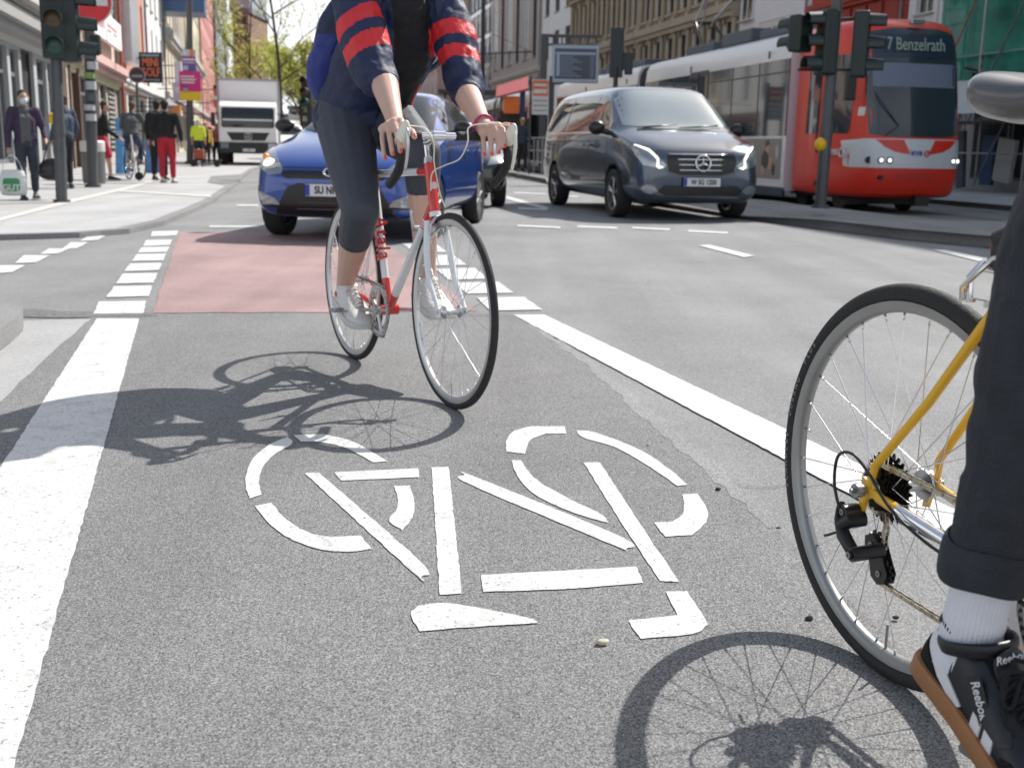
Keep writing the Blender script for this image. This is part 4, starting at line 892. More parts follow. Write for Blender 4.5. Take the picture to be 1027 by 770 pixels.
mb.cap((.56, 0, 1.15), .12, (.80, -.01, 1.42), .13); mb.cap(sR, .055, sL, .055); mb.cap((.86, 0, 1.5), .055, (.93, 0, 1.66), .05); P2, Mx2 = head(mb, (.95, 0, 1.72), (.97, 0, -.2), (0, 0, 1))
for s_, e_, w_ in ((sR, eR, wR), (sL, eL, wL)):
    mb.cap(s_, .05, e_, .042); mb.cap(e_, .042, w_, .028); sg = -1 if w_.y < 0 else 1
    for k in range(4): hand_chain(mb, [w_, w_+Vector((.045, sg*(-.03+.02*k), -.02)), w_+Vector((.075, sg*(-.03+.02*k), -.04)), w_+Vector((.07, sg*(-.03+.02*k), -.07))], .014, .008)
    hand_chain(mb, [w_, w_+Vector((.03, -sg*.045, -.03)), w_+Vector((.05, -sg*.05, -.06))], .014, .009)
blob('body', mb, [SKIN2], c2, .009, 4); eyes(c2, P2, Mx2, 1.)
hb = MB(); hb.ell(P2(-.028, 0, .045), (.094, .083, .088), rot=Mx2); blob('hair', hb, [HAIR], c2, .01, 3)
mb = MB(); mb.cap((.56, 0, 1.2), .15, (.80, -.01, 1.44), .16)
for s_, e_, w_ in ((sR, eR, wR), (sL, eL, wL)): mb.cap(s_, .08, e_, .065); mb.cap(e_, .065, w_, .045)
blob('jacket', mb, [BLKC], c2, .012, 4)
# jeans: right leg as a lofted, folded trouser leg with turn-up
mb = MB(); cufR = lerp(kR, aR, .80); mb.cap(hR, .10, hL, .10)
for h_, k_, a_ in ((hR, kR, aR), (hL, kL, aL)):
    cf = lerp(k_, a_, .80); mb.cap(h_, .098, k_, .066); mb.cap(k_, .066, lerp(k_, a_, .35), .061); mb.cap(lerp(k_, a_, .3), .061, lerp(k_, a_, .72), .050); mb.cyl(lerp(k_, a_, .6), cf, .052, .051, 24)
    for k__ in range(9): t__ = .12+.09*k__; c__ = lerp(k_, a_, t__); an__ = 2.1*k__; mb.cap(c__+Vector((.052*math.cos(an__), .052*math.sin(an__), .0))*(1-.22*t__), .012, c__+Vector((.054*math.cos(an__+1.3), .054*math.sin(an__+1.3), .020))*(1-.22*t__), .009)
jn = blob('jeans', mb, [JEAN], c2, .005, 5, disp=(.012, .055))
ax2 = (aR-kR).normalized(); fu, fv, _ = MB().frame(ax2)
q = MB(); rg_ = []
for dz, r_ in ((-.036, .0530), (-.032, .0580), (-.014, .0598), (.014, .0602), (.022, .0580), (.022, .0530), (-.02, .0520)):
    rg_.append([cufR+ax2*(dz+.0035*math.sin(a*3+1))+(fu*math.cos(a)*1.0+fv*math.sin(a))*(r_*(1+.020*math.sin(a*2+.6)+.010*math.sin(5*a+dz*60))) for a in [2*math.pi*j/40 for j in range(40)]])
q.loft(rg_, capped=False); co_ = q.build('turn_up', JEAN, jn, smooth='all', sub=1)
q = MB(); q.tube([cufR+ax2*dz+(fu*math.cos(2.6)+fv*math.sin(2.6))*.0612 for dz in (-.032, -.010, .020)], .004, 6); q.build('seam', JEAN, co_, smooth='all')
# ribbed sock
SOCK = mat('white_sock', (.74, .75, .80), .85, var=.05, vs=30, bump=.25, bs=400)
q = MB(); rg_ = []; N_ = 160
for i in range(22):
    t = i/21; c_ = lerp(cufR-ax2*.03, aR+Vector((-.004, 0, -.045)), t); r_ = .0405-.0030*sstep(0, .5, t)+.006*sstep(.70, 1, t)+.0022*math.exp(-((t-.60)/.03)**2)+.002*math.exp(-((t-.74)/.03)**2)
    rg_.append([c_+(fu*math.cos(a)+fv*math.sin(a)*1.06)*(r_+.0007*(1 if j % 4 < 2 else -1)) for j, a in enumerate([2*math.pi*j/N_ for j in range(N_)])])
q.loft(rg_, capped=False); q.build('sock', SOCK, c2, smooth='all')
SOCK
# trainer
GUM = mat('gum_sole', (.33, .150, .060), .55, var=.14, vs=30, bump=.25, bs=160); LEA = mat('black_leather', (.008, .010, .015), .42, var=.25, vs=30, bump=.12, bs=220)
SUE = mat('black_suede', (.006, .006, .007), .95, var=.3, vs=60, bump=.3, bs=400); STR = mat('shoe_stripe', (.70, .71, .72), .5, var=.05, bump=.1, bs=200)
heel = Vector((.278, -.150, .178)); toe = Vector((.568, -.128, .064)); Ms = frameM(heel, toe-heel, (0, -.06, 1))
u, so_ = shoe('trainer', c2, Ms, .322, LEA, GUM, wf=1.15, hf=1.0, sub=2, sole_h=.029)
bv = bvh_of(bake(u))
Mv = viewM(Ms @ Vector((0, -.2, 0)), Ms.to_3x3() @ Vector((1, 0, 0)), Ms.to_3x3() @ Vector((0, 0, 1)))
ML = viewM(Ms @ Vector((0, .2, 0)), Ms.to_3x3() @ Vector((-1, 0, 0)), Ms.to_3x3() @ Vector((0, 0, 1)))
def sp_(name, poly, m, off=.0022, both=True, step=.008):
    patch(name, bv, poly, Mv, m, u, off, step, .004)
    if both: patch(name, bv, [(-x, y) for x, y in poly[::-1]], ML, m, u, off, step, .004)
sp_('heel_stripe', [(.020, .098), (.034, .100), (.060, .070), (.096, .030), (.118, .034), (.100, .062), (.076, .096), (.050, .112), (.030, .112)][:0] or [(.010, .085), (.020, .106), (.034, .088), (.070, .060), (.112, .042), (.104, .030), (.060, .044), (.026, .066)], STR)
sp_('side_stripe', [(.138, .030), (.158, .030), (.150, .062), (.132, .060)], STR)
sp_('side_stripe', [(.166, .030), (.186, .030), (.176, .060), (.158, .061)], STR)
sp_('toe_guard', [(.196, .030), (.290, .028), (.288, .046), (.262, .052), (.235, .046), (.212, .052), (.198, .046)], SUE)
sp_('heel_counter', [(.004, .030), (.100, .030), (.056, .042), (.022, .062), (.006, .078)], SUE, .0018)
sp_('eyestay', [(.100, .062), (.122, .058), (.190, .052), (.200, .064), (.176, .078), (.130, .096), (.096, .106), (.090, .086)], LEA, .003)
tx = text('side_lettering', 'Reebok', .016, Ms @ viewM(Vector((.1340, -.0530, .0790)), (.72, 0, -.69), (.60, .45, .62)), STR, u, .0005, bold=.0002)
q = MB(); q.T = Ms @ viewM(Vector((.1335, -.0515, .0785)), (.72, 0, -.69), (.60, .45, .62)); q.box((0, 0, 0), (.064, .018, .0015)); q.box((.026, 0, .0012), (.010, .011, .001), mi=1); q.build('label_tab', [LEA, mat('label_pink', (.5, .12, .16), .6)], u)
tg = MB(); tg.T = Ms; tg.loft([[(x, w*math.cos(a), z+.006*math.sin(a)+.012*(1-abs(math.cos(a)))) for a in [2*math.pi*j/12 for j in range(12)]] for x, w, z in ((.19, .018, .064), (.15, .024, .080), (.125, .027, .098), (.112, .028, .114), (.107, .026, .124))]); to_ = tg.build('tongue', LEA, u, smooth='all', sub=1)
text('tongue_lettering', 'Reebok', .017, Ms @ viewM(Vector((.1175, -.004, .1265)), (0, 1, 0), (-.40, 0, .92)), STR, to_, .0005)
l = MB()
for k in range(6):
    x = .132+.0155*k; z = .106-.0085*k
    for a, b in ((-.030, .030), (.030, -.030)): l.tube([Ms @ Vector((x, a, z-.008)), Ms @ Vector((x+.004, a*.5, z+.008)), Ms @ Vector((x+.006, 0, z+.011)), Ms @ Vector((x+.010, b*.5, z+.006)), Ms @ Vector((x+.014, b, z-.014))], .0034, 8, flat=(1.2, .6))
for s in (-1, 1): l.tube(spl([Ms @ Vector((.140, 0, .122)), Ms @ Vector((.136, s*.030, .124)), Ms @ Vector((.158, s*.046, .102)), Ms @ Vector((.165, s*.034, .096)), Ms @ Vector((.145, s*.01, .116))]), .0030, 8); l.tube(spl([Ms @ Vector((.118, 0, .124)), Ms @ Vector((.14, s*.030, .118)), Ms @ Vector((.165, s*.046, .088)), Ms @ Vector((.19, s*.040, .070))]), .003, 8)
l.build('laces', BLKC, u, smooth='all')
q = MB(); cc = Ms @ Vector((.060, 0, .100)); axc = (aR+Vector((0, 0, .05))-cc)
q.lathe([(.049, -.012), (.0515, -.004), (.052, .003), (.050, .008), (.047, .006), (.045, -.002)], 40, cc, axc); q.build('shoe_collar', LEA, u, smooth='all')
q = MB(); q.T = Ms; q.loft([[(x, w*math.cos(a), z+h*math.sin(a)) for a in [2*math.pi*j/16 for j in range(16)]] for x, z, w, h in ((.000, .088, .014, .018), (.010, .104, .026, .020), (.030, .112, .040, .016), (.06, .106, .046, .014))]); q.build('heel_tab', mat('navy_lining', (.012, .016, .035), .8), u, smooth='all', sub=1)
st_ = MB(); st_.T = Ms
pl = [(x, -.05) for x in ()]
# other shoe
shoe('trainer', c2, frameM(aL+Vector((-.07, 0, -.09)), (1, .02, -.2)), .30, LEA, GUM, wf=1.1)
# ------------------------------------------------------------------ vehicles
def car_wheel(parent, c, r, w, side, spokes=5, rimm=None, rr=.66, double=False):
    c = Vector(c); o = side; q = MB(); ax = (0, 1, 0)
    q.lathe([(r*rr, -w*.42), (r*.93, -w*.5), (r*.985, -w*.40), (r, -w*.2), (r, w*.2), (r*.985, w*.40), (r*.93, w*.5), (r*rr, w*.42)], 40, c, ax, closed=True)
    ty = q.build('wheel', RUB, parent, smooth='x', ang=40)
    q = MB(); yo = o*w*.30
    q.lathe([(r*rr, -w*.40), (r*rr*1.01, w*.40), (r*rr*.93, w*.36), (r*rr*.90, -w*.1), (r*rr*.90, -w*.38)], 40, c, ax, closed=True)
    for k in range(spokes):
        a = 2*math.pi*k/spokes+.3
        for da in ((-.12, .12) if double else (0,)):
            p0 = c+Vector((math.cos(a+da*.3)*r*.10, yo+o*.0, math.sin(a+da*.3)*r*.10)); p1 = c+Vector((math.cos(a+da)*r*rr*.95, yo*1.05, math.sin(a+da)*r*rr*.95))
            q.tube([p0, (p0+p1)/2, p1], [r*.075, r*.06, r*.075] if not double else [r*.045]*3, 6, flat=(1, .7))
    q.cyl(c+Vector((0, yo-o*.03, 0)), c+Vector((0, yo+o*.012, 0)), r*.16, n=20)
    rm = q.build('rim', rimm or ALU, ty, smooth='x')
    q = MB(); q.cyl(c+Vector((0, -o*w*.2, 0)), c+Vector((0, o*.02, 0)), r*rr*.88, n=28); q.build('brake_disc', DARKST, ty, smooth='x')
def car_body(parent, st, m, arches, sub=2, name='body'):
    rings = []
    for (x, zb, wb, wm, zm, ws, zs, wt, zt) in st:
        h = [(0, zb), (wb*.85, zb), (wb, zb+.03), (wm, zb+.35*(zm-zb)), (wm, zm), (ws, zs), (ws+(wt-ws)*.12, zs+(zt-zs)*.14), (wt, zt-.10*(zt-zs)-.012), (wt*.74, zt-.006), (0, zt)]
        rings.append([(x, y, z) for y, z in h]+[(x, -y, z) for y, z in h[-2:0:-1]])
    mb = MB(); mb.loft(rings); o = mb.build(name, m, parent, smooth='all', sub=sub); o.parent = None; bake(o)
    for (x, z, r) in arches:
        for s in (-1, 1):
            k = MB(); k.cyl((x, s*.58, z), (x, s*1.6, z), r, n=40); cut(o, k)
    for p in o.data.polygons: p.use_smooth = True
    o.data.set_sharp_from_angle(angle=R(38)); o.parent = parent
    return o
FM = viewM((6, 0, 0), (0, 1, 0), (0, 0, 1)); LMx = viewM((0, 4, 0), (-1, 0, 0), (0, 0, 1)); RMx = viewM((0, -4, 0), (1, 0, 0), (0, 0, 1)); BMx = viewM((-7, 0, 0), (0, -1, 0), (0, 0, 1))
def pfront(name, bv, poly, m, p, off=.004, step=.05, sk=.012): return patch(name, bv, poly, FM, m, p, off, step, sk)
def pside(name, bv, poly, s, m, p, off=.004, step=.08, sk=.012): return patch(name, bv, [(-x, z) for x, z in poly] if s > 0 else poly, LMx if s > 0 else RMx, m, p, off, step, sk)
def rrect(x0, x1, z0, z1, r=.03):
    out = []
    for cx, cz, a0 in ((x1-r, z1-r, 0), (x0+r, z1-r, 90), (x0+r, z0+r, 180), (x1-r, z0+r, 270)):
        for k in range(4): a = R(a0+30*k); out.append((cx+r*math.cos(a), cz+r*math.sin(a)))
    return out
PLW = mat('plate_white', (.62, .63, .62), .4, var=.03); PLB = mat('plate_blue', (.01, .04, .35), .4); PLK = mat('plate_black', (.01, .01, .01), .5); LBLK = mat('trim_black', (.010, .010, .011), .35, var=.2)
LGL = mat('lamp_glass', (.30, .32, .34), .08, .6, var=.3, vs=12, coat=1.); LLIT = mat('lamp_lit', (1, .97, .90), .3, emit=.9); AMB = mat('amber', (.7, .22, .02), .25)
def plate(parent, c, txt, w=.52, h=.11, M0=None):
    Mx = (M0 or Matrix.Identity(4)) @ viewM(c, (0, 1, 0), (0, 0, 1)); q = MB(); q.T = Mx
    q.box((0, 0, -.004), (w, h, .012), mi=0); q.box((-w/2+.022, 0, .003), (.042, h-.008, .004), mi=1)
    po = q.build('number_plate', [PLW, PLB], parent)
    text('plate_text', txt, h*.86, Mx @ T(.022, -.002, .0035), PLK, po, .001, sx=.80, bold=.0032)
    q = MB(); q.T = Mx; q.box((0, 0, -.009), (w+.014, h+.014, .010)); q.build('plate_holder', LBLK, po)
    return po
# --- small blue hatchback
BLUE = mat('car_blue', (.008, .050, .27), .22, .2, var=.05, coat=1.); 
def place(fx, fy, ax_back, scale=1., z=0., flen=0.):                   # matrix with X forward, origin at the ground under (fx,fy) moved back by flen
    a = Vector((ax_back[0], ax_back[1], 0)).normalized(); o = Vector((fx, fy, z))+a*flen*scale
    return frameM(o, -a) @ Matrix.Diagonal((scale, scale, scale, 1))
Mc = place(-1.68, 10.35, (.131, .99), 1., 0, 1.96)
car = thing('hatchback', 'blue hatchback with lit headlamp and white registration plate behind the cyclist', 'car', M=Mc)
stc = [(1.965, .34, .40, .50, .46, .46, .55, .34, .60), (1.93, .26, .58, .68, .46, .64, .60, .48, .675), (1.84, .215, .68, .775, .47, .745, .665, .56, .745), (1.68, .20, .72, .825, .50, .80, .75, .62, .815), (1.40, .20, .745, .85, .54, .825, .83, .68, .895), (1.05, .20, .755, .855, .56, .83, .89, .70, .965), (.80, .20, .76, .855, .58, .83, .93, .69, 1.02),
       (.72, .20, .76, .855, .58, .83, .94, .675, 1.05), (.10, .20, .76, .855, .60, .825, .96, .585, 1.405), (-.10, .20, .76, .855, .60, .825, .965, .58, 1.455), (-.55, .20, .76, .855, .60, .825, .975, .575, 1.485), (-1.1, .20, .76, .855, .62, .825, .99, .56, 1.455), (-1.52, .22, .74, .84, .62, .81, 1.0, .53, 1.37), (-1.80, .25, .70, .80, .62, .76, .99, .50, 1.15), (-1.90, .28, .64, .74, .62, .70, .93, .46, 1.0), (-1.95, .34, .5, .62, .62, .58, .84, .38, .88)]
bo = car_body(car, stc, BLUE, [(1.26, .31, .355), (-1.26, .31, .355)]); bv = bvh_of(bo)
ws = pfront('windscreen', bv, [(-.67, 1.035), (-.40, 1.000), (0, .990), (.40, 1.000), (.67, 1.035), (.615, 1.25), (.545, 1.385), (.3, 1.415), (0, 1.425), (-.3, 1.415), (-.545, 1.385), (-.615, 1.25)], GLASS, car, .006, .06)
q = MB(); 
for s in (0, .55): q.tube([(.80, -.55+s, 1.012+.0), (.77, -.30+s, 1.035), (.72, -.02+s, 1.055)], .008, 6)
q.build('wiper', LBLK, ws, smooth='all')
for s in (-1, 1):
    gl = pside('side_window', bv, [(.44, 1.01), (-.22, 1.03), (-.22, 1.38), (.02, 1.37), (.20, 1.28)], s, GLASS, car, .004)
    pside('side_window', bv, [(-.30, 1.035), (-1.02, 1.07), (-1.04, 1.20), (-.92, 1.33), (-.70, 1.37), (-.30, 1.385)], s, GLASS, car, .004)
    pside('quarter_window', bv, [(-1.10, 1.075), (-1.36, 1.12), (-1.28, 1.20), (-1.11, 1.25)], s, GLASS, car, .004)
    pside('window_trim', bv, [(.70, .985), (-1.45, 1.085), (-1.44, 1.10), (.62, 1.005)], s, LBLK, car, .006)
    for xx in ((-.25, -.262), (.50, .488), (-1.08, -1.092)): pside('door_gap', bv, [(xx[0], .38), (xx[1], .38), (xx[1], .98), (xx[0], .98)], s, LBLK, car, .0015, .1, .004)
    for xx in (-.10, -.92): q = MB(); q.tube([(xx, s*.845, .845), (xx-.05, s*.875, .85), (xx-.14, s*.875, .855), (xx-.19, s*.845, .857)], .011, 8); q.build('door_handle', BLUE, car, smooth='all')
    q = MB(); q.ell((.50, s*.955, 1.075), (.065, .105, .075)); q.cyl((.52, s*.78, 1.01), (.50, s*.90, 1.05), .025); mo = q.build('wing_mirror', LBLK, car, smooth='x')
    q = MB(); q.ell((.44, s*.955, 1.078), (.012, .09, .062)); q.build('mirror_glass', CHROME, mo, smooth='all')
    Y_ = lambda P: [(y*s, z) for y, z in P][::s]
    hl = pfront('headlight', bv, Y_([(.50, .615), (.62, .60), (.74, .66), (.815, .78), (.80, .87), (.70, .83), (.58, .745), (.50, .67)]), LGL, car, .008, .03)
    q = MB(); q.ell((1.80, s*.66, .70), (.055, .060, .055)); q.build('lamp', LLIT if s < 0 else LGL, hl, smooth='all')
    q = MB(); q.ell((1.735, s*.715, .765), (.05, .030, .035)); q.build('indicator', AMB, hl, smooth='all')
    pfront('fog_lamp', bv, Y_([(.52, .335), (.70, .33), (.765, .46), (.70, .445), (.56, .39)]), LGL, car, .007, .03)
    pfront('bumper_inlet', bv, Y_([(.47, .315), (.72, .31), (.80, .50), (.77, .50), (.69, .345), (.49, .335)]), LBLK, car, .004, .03)
    for x in (1.26, -1.26): car_wheel(car, (x, s*.755, .305), .305, .19, s, 10, ALU, .68)
gr = pfront('grille', bv, [(-.60, .245), (.60, .245), (.52, .36), (.44, .50), (.34, .535), (-.34, .535), (-.44, .50), (-.52, .36)], LBLK, car, .006, .04)
q = MB()
for z in (.30, .36, .42, .48): q.box((1.955-.0, 0, z), (.02, .70-.3*(z-.3), .010))
q.build('grille_bar', mat('trim_grey', (.03, .03, .032), .4), gr)
pfront('upper_grille', bv, [(-.46, .575), (.46, .575), (.52, .625), (.44, .648), (-.44, .648), (-.52, .625)], LBLK, car, .006, .03)
q = MB(); Ml = viewM((1.975, 0, .640), (0, 1, 0), (-.28, 0, 1)); q.T = Ml
q.tube([(.085*math.cos(a), .043*math.sin(a), 0) for a in [2*math.pi*j/28 for j in range(28)]], .008, 6, closed=True)
q.tube([(-.030, -.030, 0), (-.022, .030, 0)], .0075, 6); q.tube([(.022, -.030, 0), (.030, .030, 0)], .0075, 6); q.tube([(-.026, -.004, 0), (0, .004, 0), (.026, .004, 0)], .007, 6)
q.build('badge', CHROME, car, smooth='all')
plate(car, (1.985, 0, .475), 'SU NR 2013')
pfront('bonnet_gap', bv, [(-.50, .672), (.50, .672), (.50, .680), (-.50, .680)], LBLK, car, .002, .05, .004)
# --- long grey people carrier
VG = mat('van_grey', (.075, .095, .125), .24, .6, var=.05, coat=1.)
Mv_ = place(2.38, 14.45, (-.222, .975), .955, 0, 2.56)
van = thing('van', 'slate grey people carrier with dark side windows driving beside the tram platform', 'van', M=Mv_)
stv = [(2.56, .36, .42, .58, .58, .54, .74, .40, .80), (2.53, .28, .66, .78, .60, .72, .80, .55, .90), (2.42, .235, .78, .885, .64, .84, .90, .64, 1.00), (2.22, .22, .82, .935, .68, .90, 1.00, .70, 1.09), (1.9, .22, .84, .955, .72, .925, 1.09, .76, 1.175), (1.66, .22, .845, .96, .74, .935, 1.13, .79, 1.225), (1.58, .22, .845, .962, .74, .935, 1.14, .79, 1.26),
       (.92, .22, .85, .965, .76, .94, 1.15, .755, 1.79), (.70, .22, .85, .965, .76, .94, 1.155, .75, 1.85), (.2, .22, .85, .965, .76, .94, 1.16, .745, 1.885), (-1.4, .22, .85, .965, .76, .94, 1.16, .74, 1.885), (-2.30, .24, .84, .955, .76, .93, 1.16, .72, 1.86), (-2.50, .27, .80, .92, .76, .90, 1.14, .68, 1.76), (-2.56, .34, .72, .84, .76, .82, 1.10, .60, 1.60)]
vb = car_body(van, stv, VG, [(1.64, .34, .40), (-1.60, .34, .40)]); bv = bvh_of(vb)
ws = pfront('windscreen', bv, [(-.79, 1.27), (-.4, 1.235), (0, 1.225), (.4, 1.235), (.79, 1.27), (.76, 1.55), (.715, 1.745), (.4, 1.785), (0, 1.795), (-.4, 1.785), (-.715, 1.745), (-.76, 1.55)], mat('screen_glass', (.26, .31, .33), .06, .35, var=.2, vs=1.5, coat=.5), van, .006, .07)  # pale bluish base colour stands in for sky reflected in the windscreen
q = MB()
for s in (0, .62): q.tube([(1.64, -.62+s, 1.245), (1.60, -.3+s, 1.27), (1.55, .0+s, 1.295)], .009, 6)
q.build('wiper', LBLK, ws, smooth='all')
for s in (-1, 1):
    pside('side_window', bv, [(1.22, 1.22), (.42, 1.20), (.42, 1.72), (.62, 1.71), (.90, 1.56)], s, GLASS, van)
    pside('side_window', bv, [(.34, 1.20), (-1.0, 1.20), (-1.0, 1.745), (.34, 1.735)], s, GLASS, van)
    pside('side_window', bv, [(-1.06, 1.20), (-2.26, 1.21), (-2.20, 1.60), (-2.08, 1.74), (-1.06, 1.745)], s, GLASS, van)
    pside('chrome_strip', bv, [(.95, 1.165), (-2.35, 1.165), (-2.35, 1.180), (.95, 1.180)], s, CHROME, van, .008)
    pside('side_groove', bv, [(.9, 1.045), (-2.3, 1.045), (-2.3, 1.06), (.9, 1.06)], s, LBLK, van, .0015, .1, .004)
    pside('quarter_light', bv, [(1.46, 1.22), (1.28, 1.22), (1.28, 1.30), (1.33, 1.31)], s, GLASS, van)
    for xx in (.38, 1.30, -1.03): pside('door_gap', bv, [(xx, .35), (xx-.014, .35), (xx-.014, 1.70 if xx < 1 else 1.2), (xx, 1.70 if xx < 1 else 1.2)], s, LBLK, van, .0016, .1, .004)
    for xx in (.55, .22): q = MB(); q.tube([(xx, s*.945, 1.0), (xx-.03, s*.985, 1.0), (xx-.13, s*.985, 1.0), (xx-.16, s*.945, 1.0)], .013, 8); q.build('door_handle', VG, van, smooth='all')
    q = MB(); q.ell((1.20, s*1.075, 1.235), (.07, .125, .10)); q.cyl((1.22, s*.90, 1.17), (1.20, s*1.02, 1.20), .045); mo = q.build('wing_mirror', LBLK, van, smooth='x')
    Y_ = lambda P: [(y*s, z) for y, z in P][::s]
    hl = pfront('headlight', bv, Y_([(.50, .735), (.60, .70), (.80, .74), (.865, .86), (.895, 1.00), (.80, .985), (.62, .87)]), LGL, van, .008, .035)
    pfront('running_light', bv, Y_([(.53, .715), (.60, .695), (.640, .72), (.630, .81), (.72, .915), (.86, .993), (.85, 1.0), (.70, .942), (.605, .83), (.605, .735)]), LLIT if s < 0 else LLIT, hl, .012, .02)
    pfront('fog_lamp', bv, Y_([(.60, .40), (.68, .36), (.78, .38), (.82, .44), (.76, .49), (.66, .47)]), LGL, van, .008, .03)
    q = MB(); q.tube([(2.525, s*.30, .52), (2.50, s*.55, .53), (2.42, s*.76, .48), (2.37, s*.84, .42)], .014, 6); q.build('bumper_trim', CHROME, van, smooth='all')
    for x in (1.64, -1.60): car_wheel(van, (x, s*.86, .335), .335, .22, s, 5, ALU, .70, True)
gr = pfront('grille', bv, [(-.46, .66), (-.30, .615), (.30, .615), (.46, .66), (.50, .79), (.47, .905), (-.47, .905), (-.50, .79)], LBLK, van, .006, .04)
q = MB()
for z in (.68, .75, .82, .89): q.tube([(2.49+.03*(1-abs(z-.75)*2)*0+.02, -.46, z), (2.575-.1*abs(z-.72), -.25, z), (2.60-.16*abs(z-.70), 0, z), (2.575-.1*abs(z-.72), .25, z), (2.51, .46, z)], .0105, 6)
q.build('grille_bar', CHROME, gr, smooth='all')
q = MB(); q.T = viewM((2.605, 0, .775), (0, 1, 0), (-.12, 0, 1))
q.tube([(.105*math.cos(a), .105*math.sin(a), 0) for a in [2*math.pi*j/32 for j in range(32)]], .011, 8, closed=True)
for k in range(3):
    a = R(90+120*k); q.tube([(0, 0, .004), (.1*math.cos(a), .1*math.sin(a), 0)], [.020, .004], 6)
q.build('badge', CHROME, van, smooth='all')
pfront('lower_grille', bv, [(-.50, .34), (.50, .34), (.62, .40), (.52, .48), (-.52, .48), (-.62, .40)], LBLK, van, .006, .04)
plate(van, (2.60, 0, .525), 'W SG 1200')
pfront('bonnet_gap', bv, [(-.62, .925), (.62, .925), (.62, .934), (-.62, .934)], LBLK, van, .002, .05, .004)
# --- box lorry
TW = mat('lorry_white', (.80, .80, .80), .35, var=.04, coat=.4)
Ml_ = place(-10.25, 43.3, (-.205, 1), 1., 0, 0)
tr = thing('lorry', 'white box lorry with black grille coming down the street past the pavement', 'lorry', M=Ml_)
q = MB(); q.loft([[(x, y, z) for y, z in ((-w, z0), (w, z0), (w, z1), (w*.95, z2), (-w*.95, z2), (-w, z1))] for x, w, z0, z1, z2 in ((-.02, .98, .95, 1.2, 1.75), (-.0, 1.05, .55, 1.2, 1.70), (-.16, 1.10, .50, 1.6, 2.25), (-.5, 1.12, .50, 2.1, 2.42), (-1.6, 1.12, .50, 2.2, 2.48))])
cab_ = q.build('cab', TW, tr, smooth='x', bevel=.05, seg=3); cab_.parent = None; bake(cab_); cab_.parent = tr; bv = bvh_of(cab_)
pfront('windscreen', bv, rrect(-.98, .98, 1.45, 2.20, .08), GLASS, tr, .01, .15)
g_ = pfront('grille', bv, [(-.62, .98), (.62, .98), (.80, 1.28), (-.80, 1.28)], LBLK, tr, .012, .1)
q = MB(); q.box((.03, 0, .70), (.12, 2.2, .42)); bu = q.build('bumper', LBLK, tr, bevel=.03); 
q = MB(); q.T = viewM((.06, 0, 1.13), (0, 1, 0), (0, 0, 1)); q.tube([(.13*math.cos(a), .13*math.sin(a), 0) for a in [2*math.pi*j/24 for j in range(24)]], .014, 6, closed=True)
for k in range(3): a = R(90+120*k); q.tube([(0, 0, .004), (.12*math.cos(a), .12*math.sin(a), 0)], [.022, .005], 6)
q.build('badge', CHROME, tr, smooth='all')
for s in (-1, 1):
    q = MB(); q.box((.095, s*.88, .78), (.02, .30, .20)); q.build('headlight', LGL, tr, bevel=.02)
    pside('side_window', bv, [(-.35, 1.45), (-1.2, 1.45), (-1.2, 2.1), (-.60, 2.1)], s, GLASS, tr, .008, .2)
    q = MB(); q.box((.0, s*1.28, 1.75), (.10, .16, .50)); q.cyl((-.1, s*1.1, 2.0), (0, s*1.25, 1.95), .02); q.build('wing_mirror', LBLK, tr, bevel=.03)
    car_wheel(tr, (-.95, s*.98, .42), .42, .26, s, 8, DARKST, .6); car_wheel(tr, (-4.6, s*.98, .42), .42, .40, s, 8, DARKST, .6)
    q = MB(); q.box((-2.7, s*1.0, .62), (1.6, .12, .45)); q.build('side_guard', DARKST, tr)
plate(tr, (.10, 0, .62), 'K', .5, .11)
q = MB(); q.box((-4.75, 0, 2.13), (6.0, 2.38, 2.42)); bx_ = q.build('box_body', TW, tr, bevel=.04)
q = MB()
for s in (-1, 1): q.box((-1.74, s*1.16, 2.13), (.06, .08, 2.40))
q.box((-1.74, 0, 3.31), (.06, 2.38, .08)); q.build('box_edge', mat('edge_grey', (.35, .35, .36), .5), bx_)
q = MB(); q.box((-4.5, 0, .72), (6.8, .9, .25)); q.build('chassis', DARKST, tr)
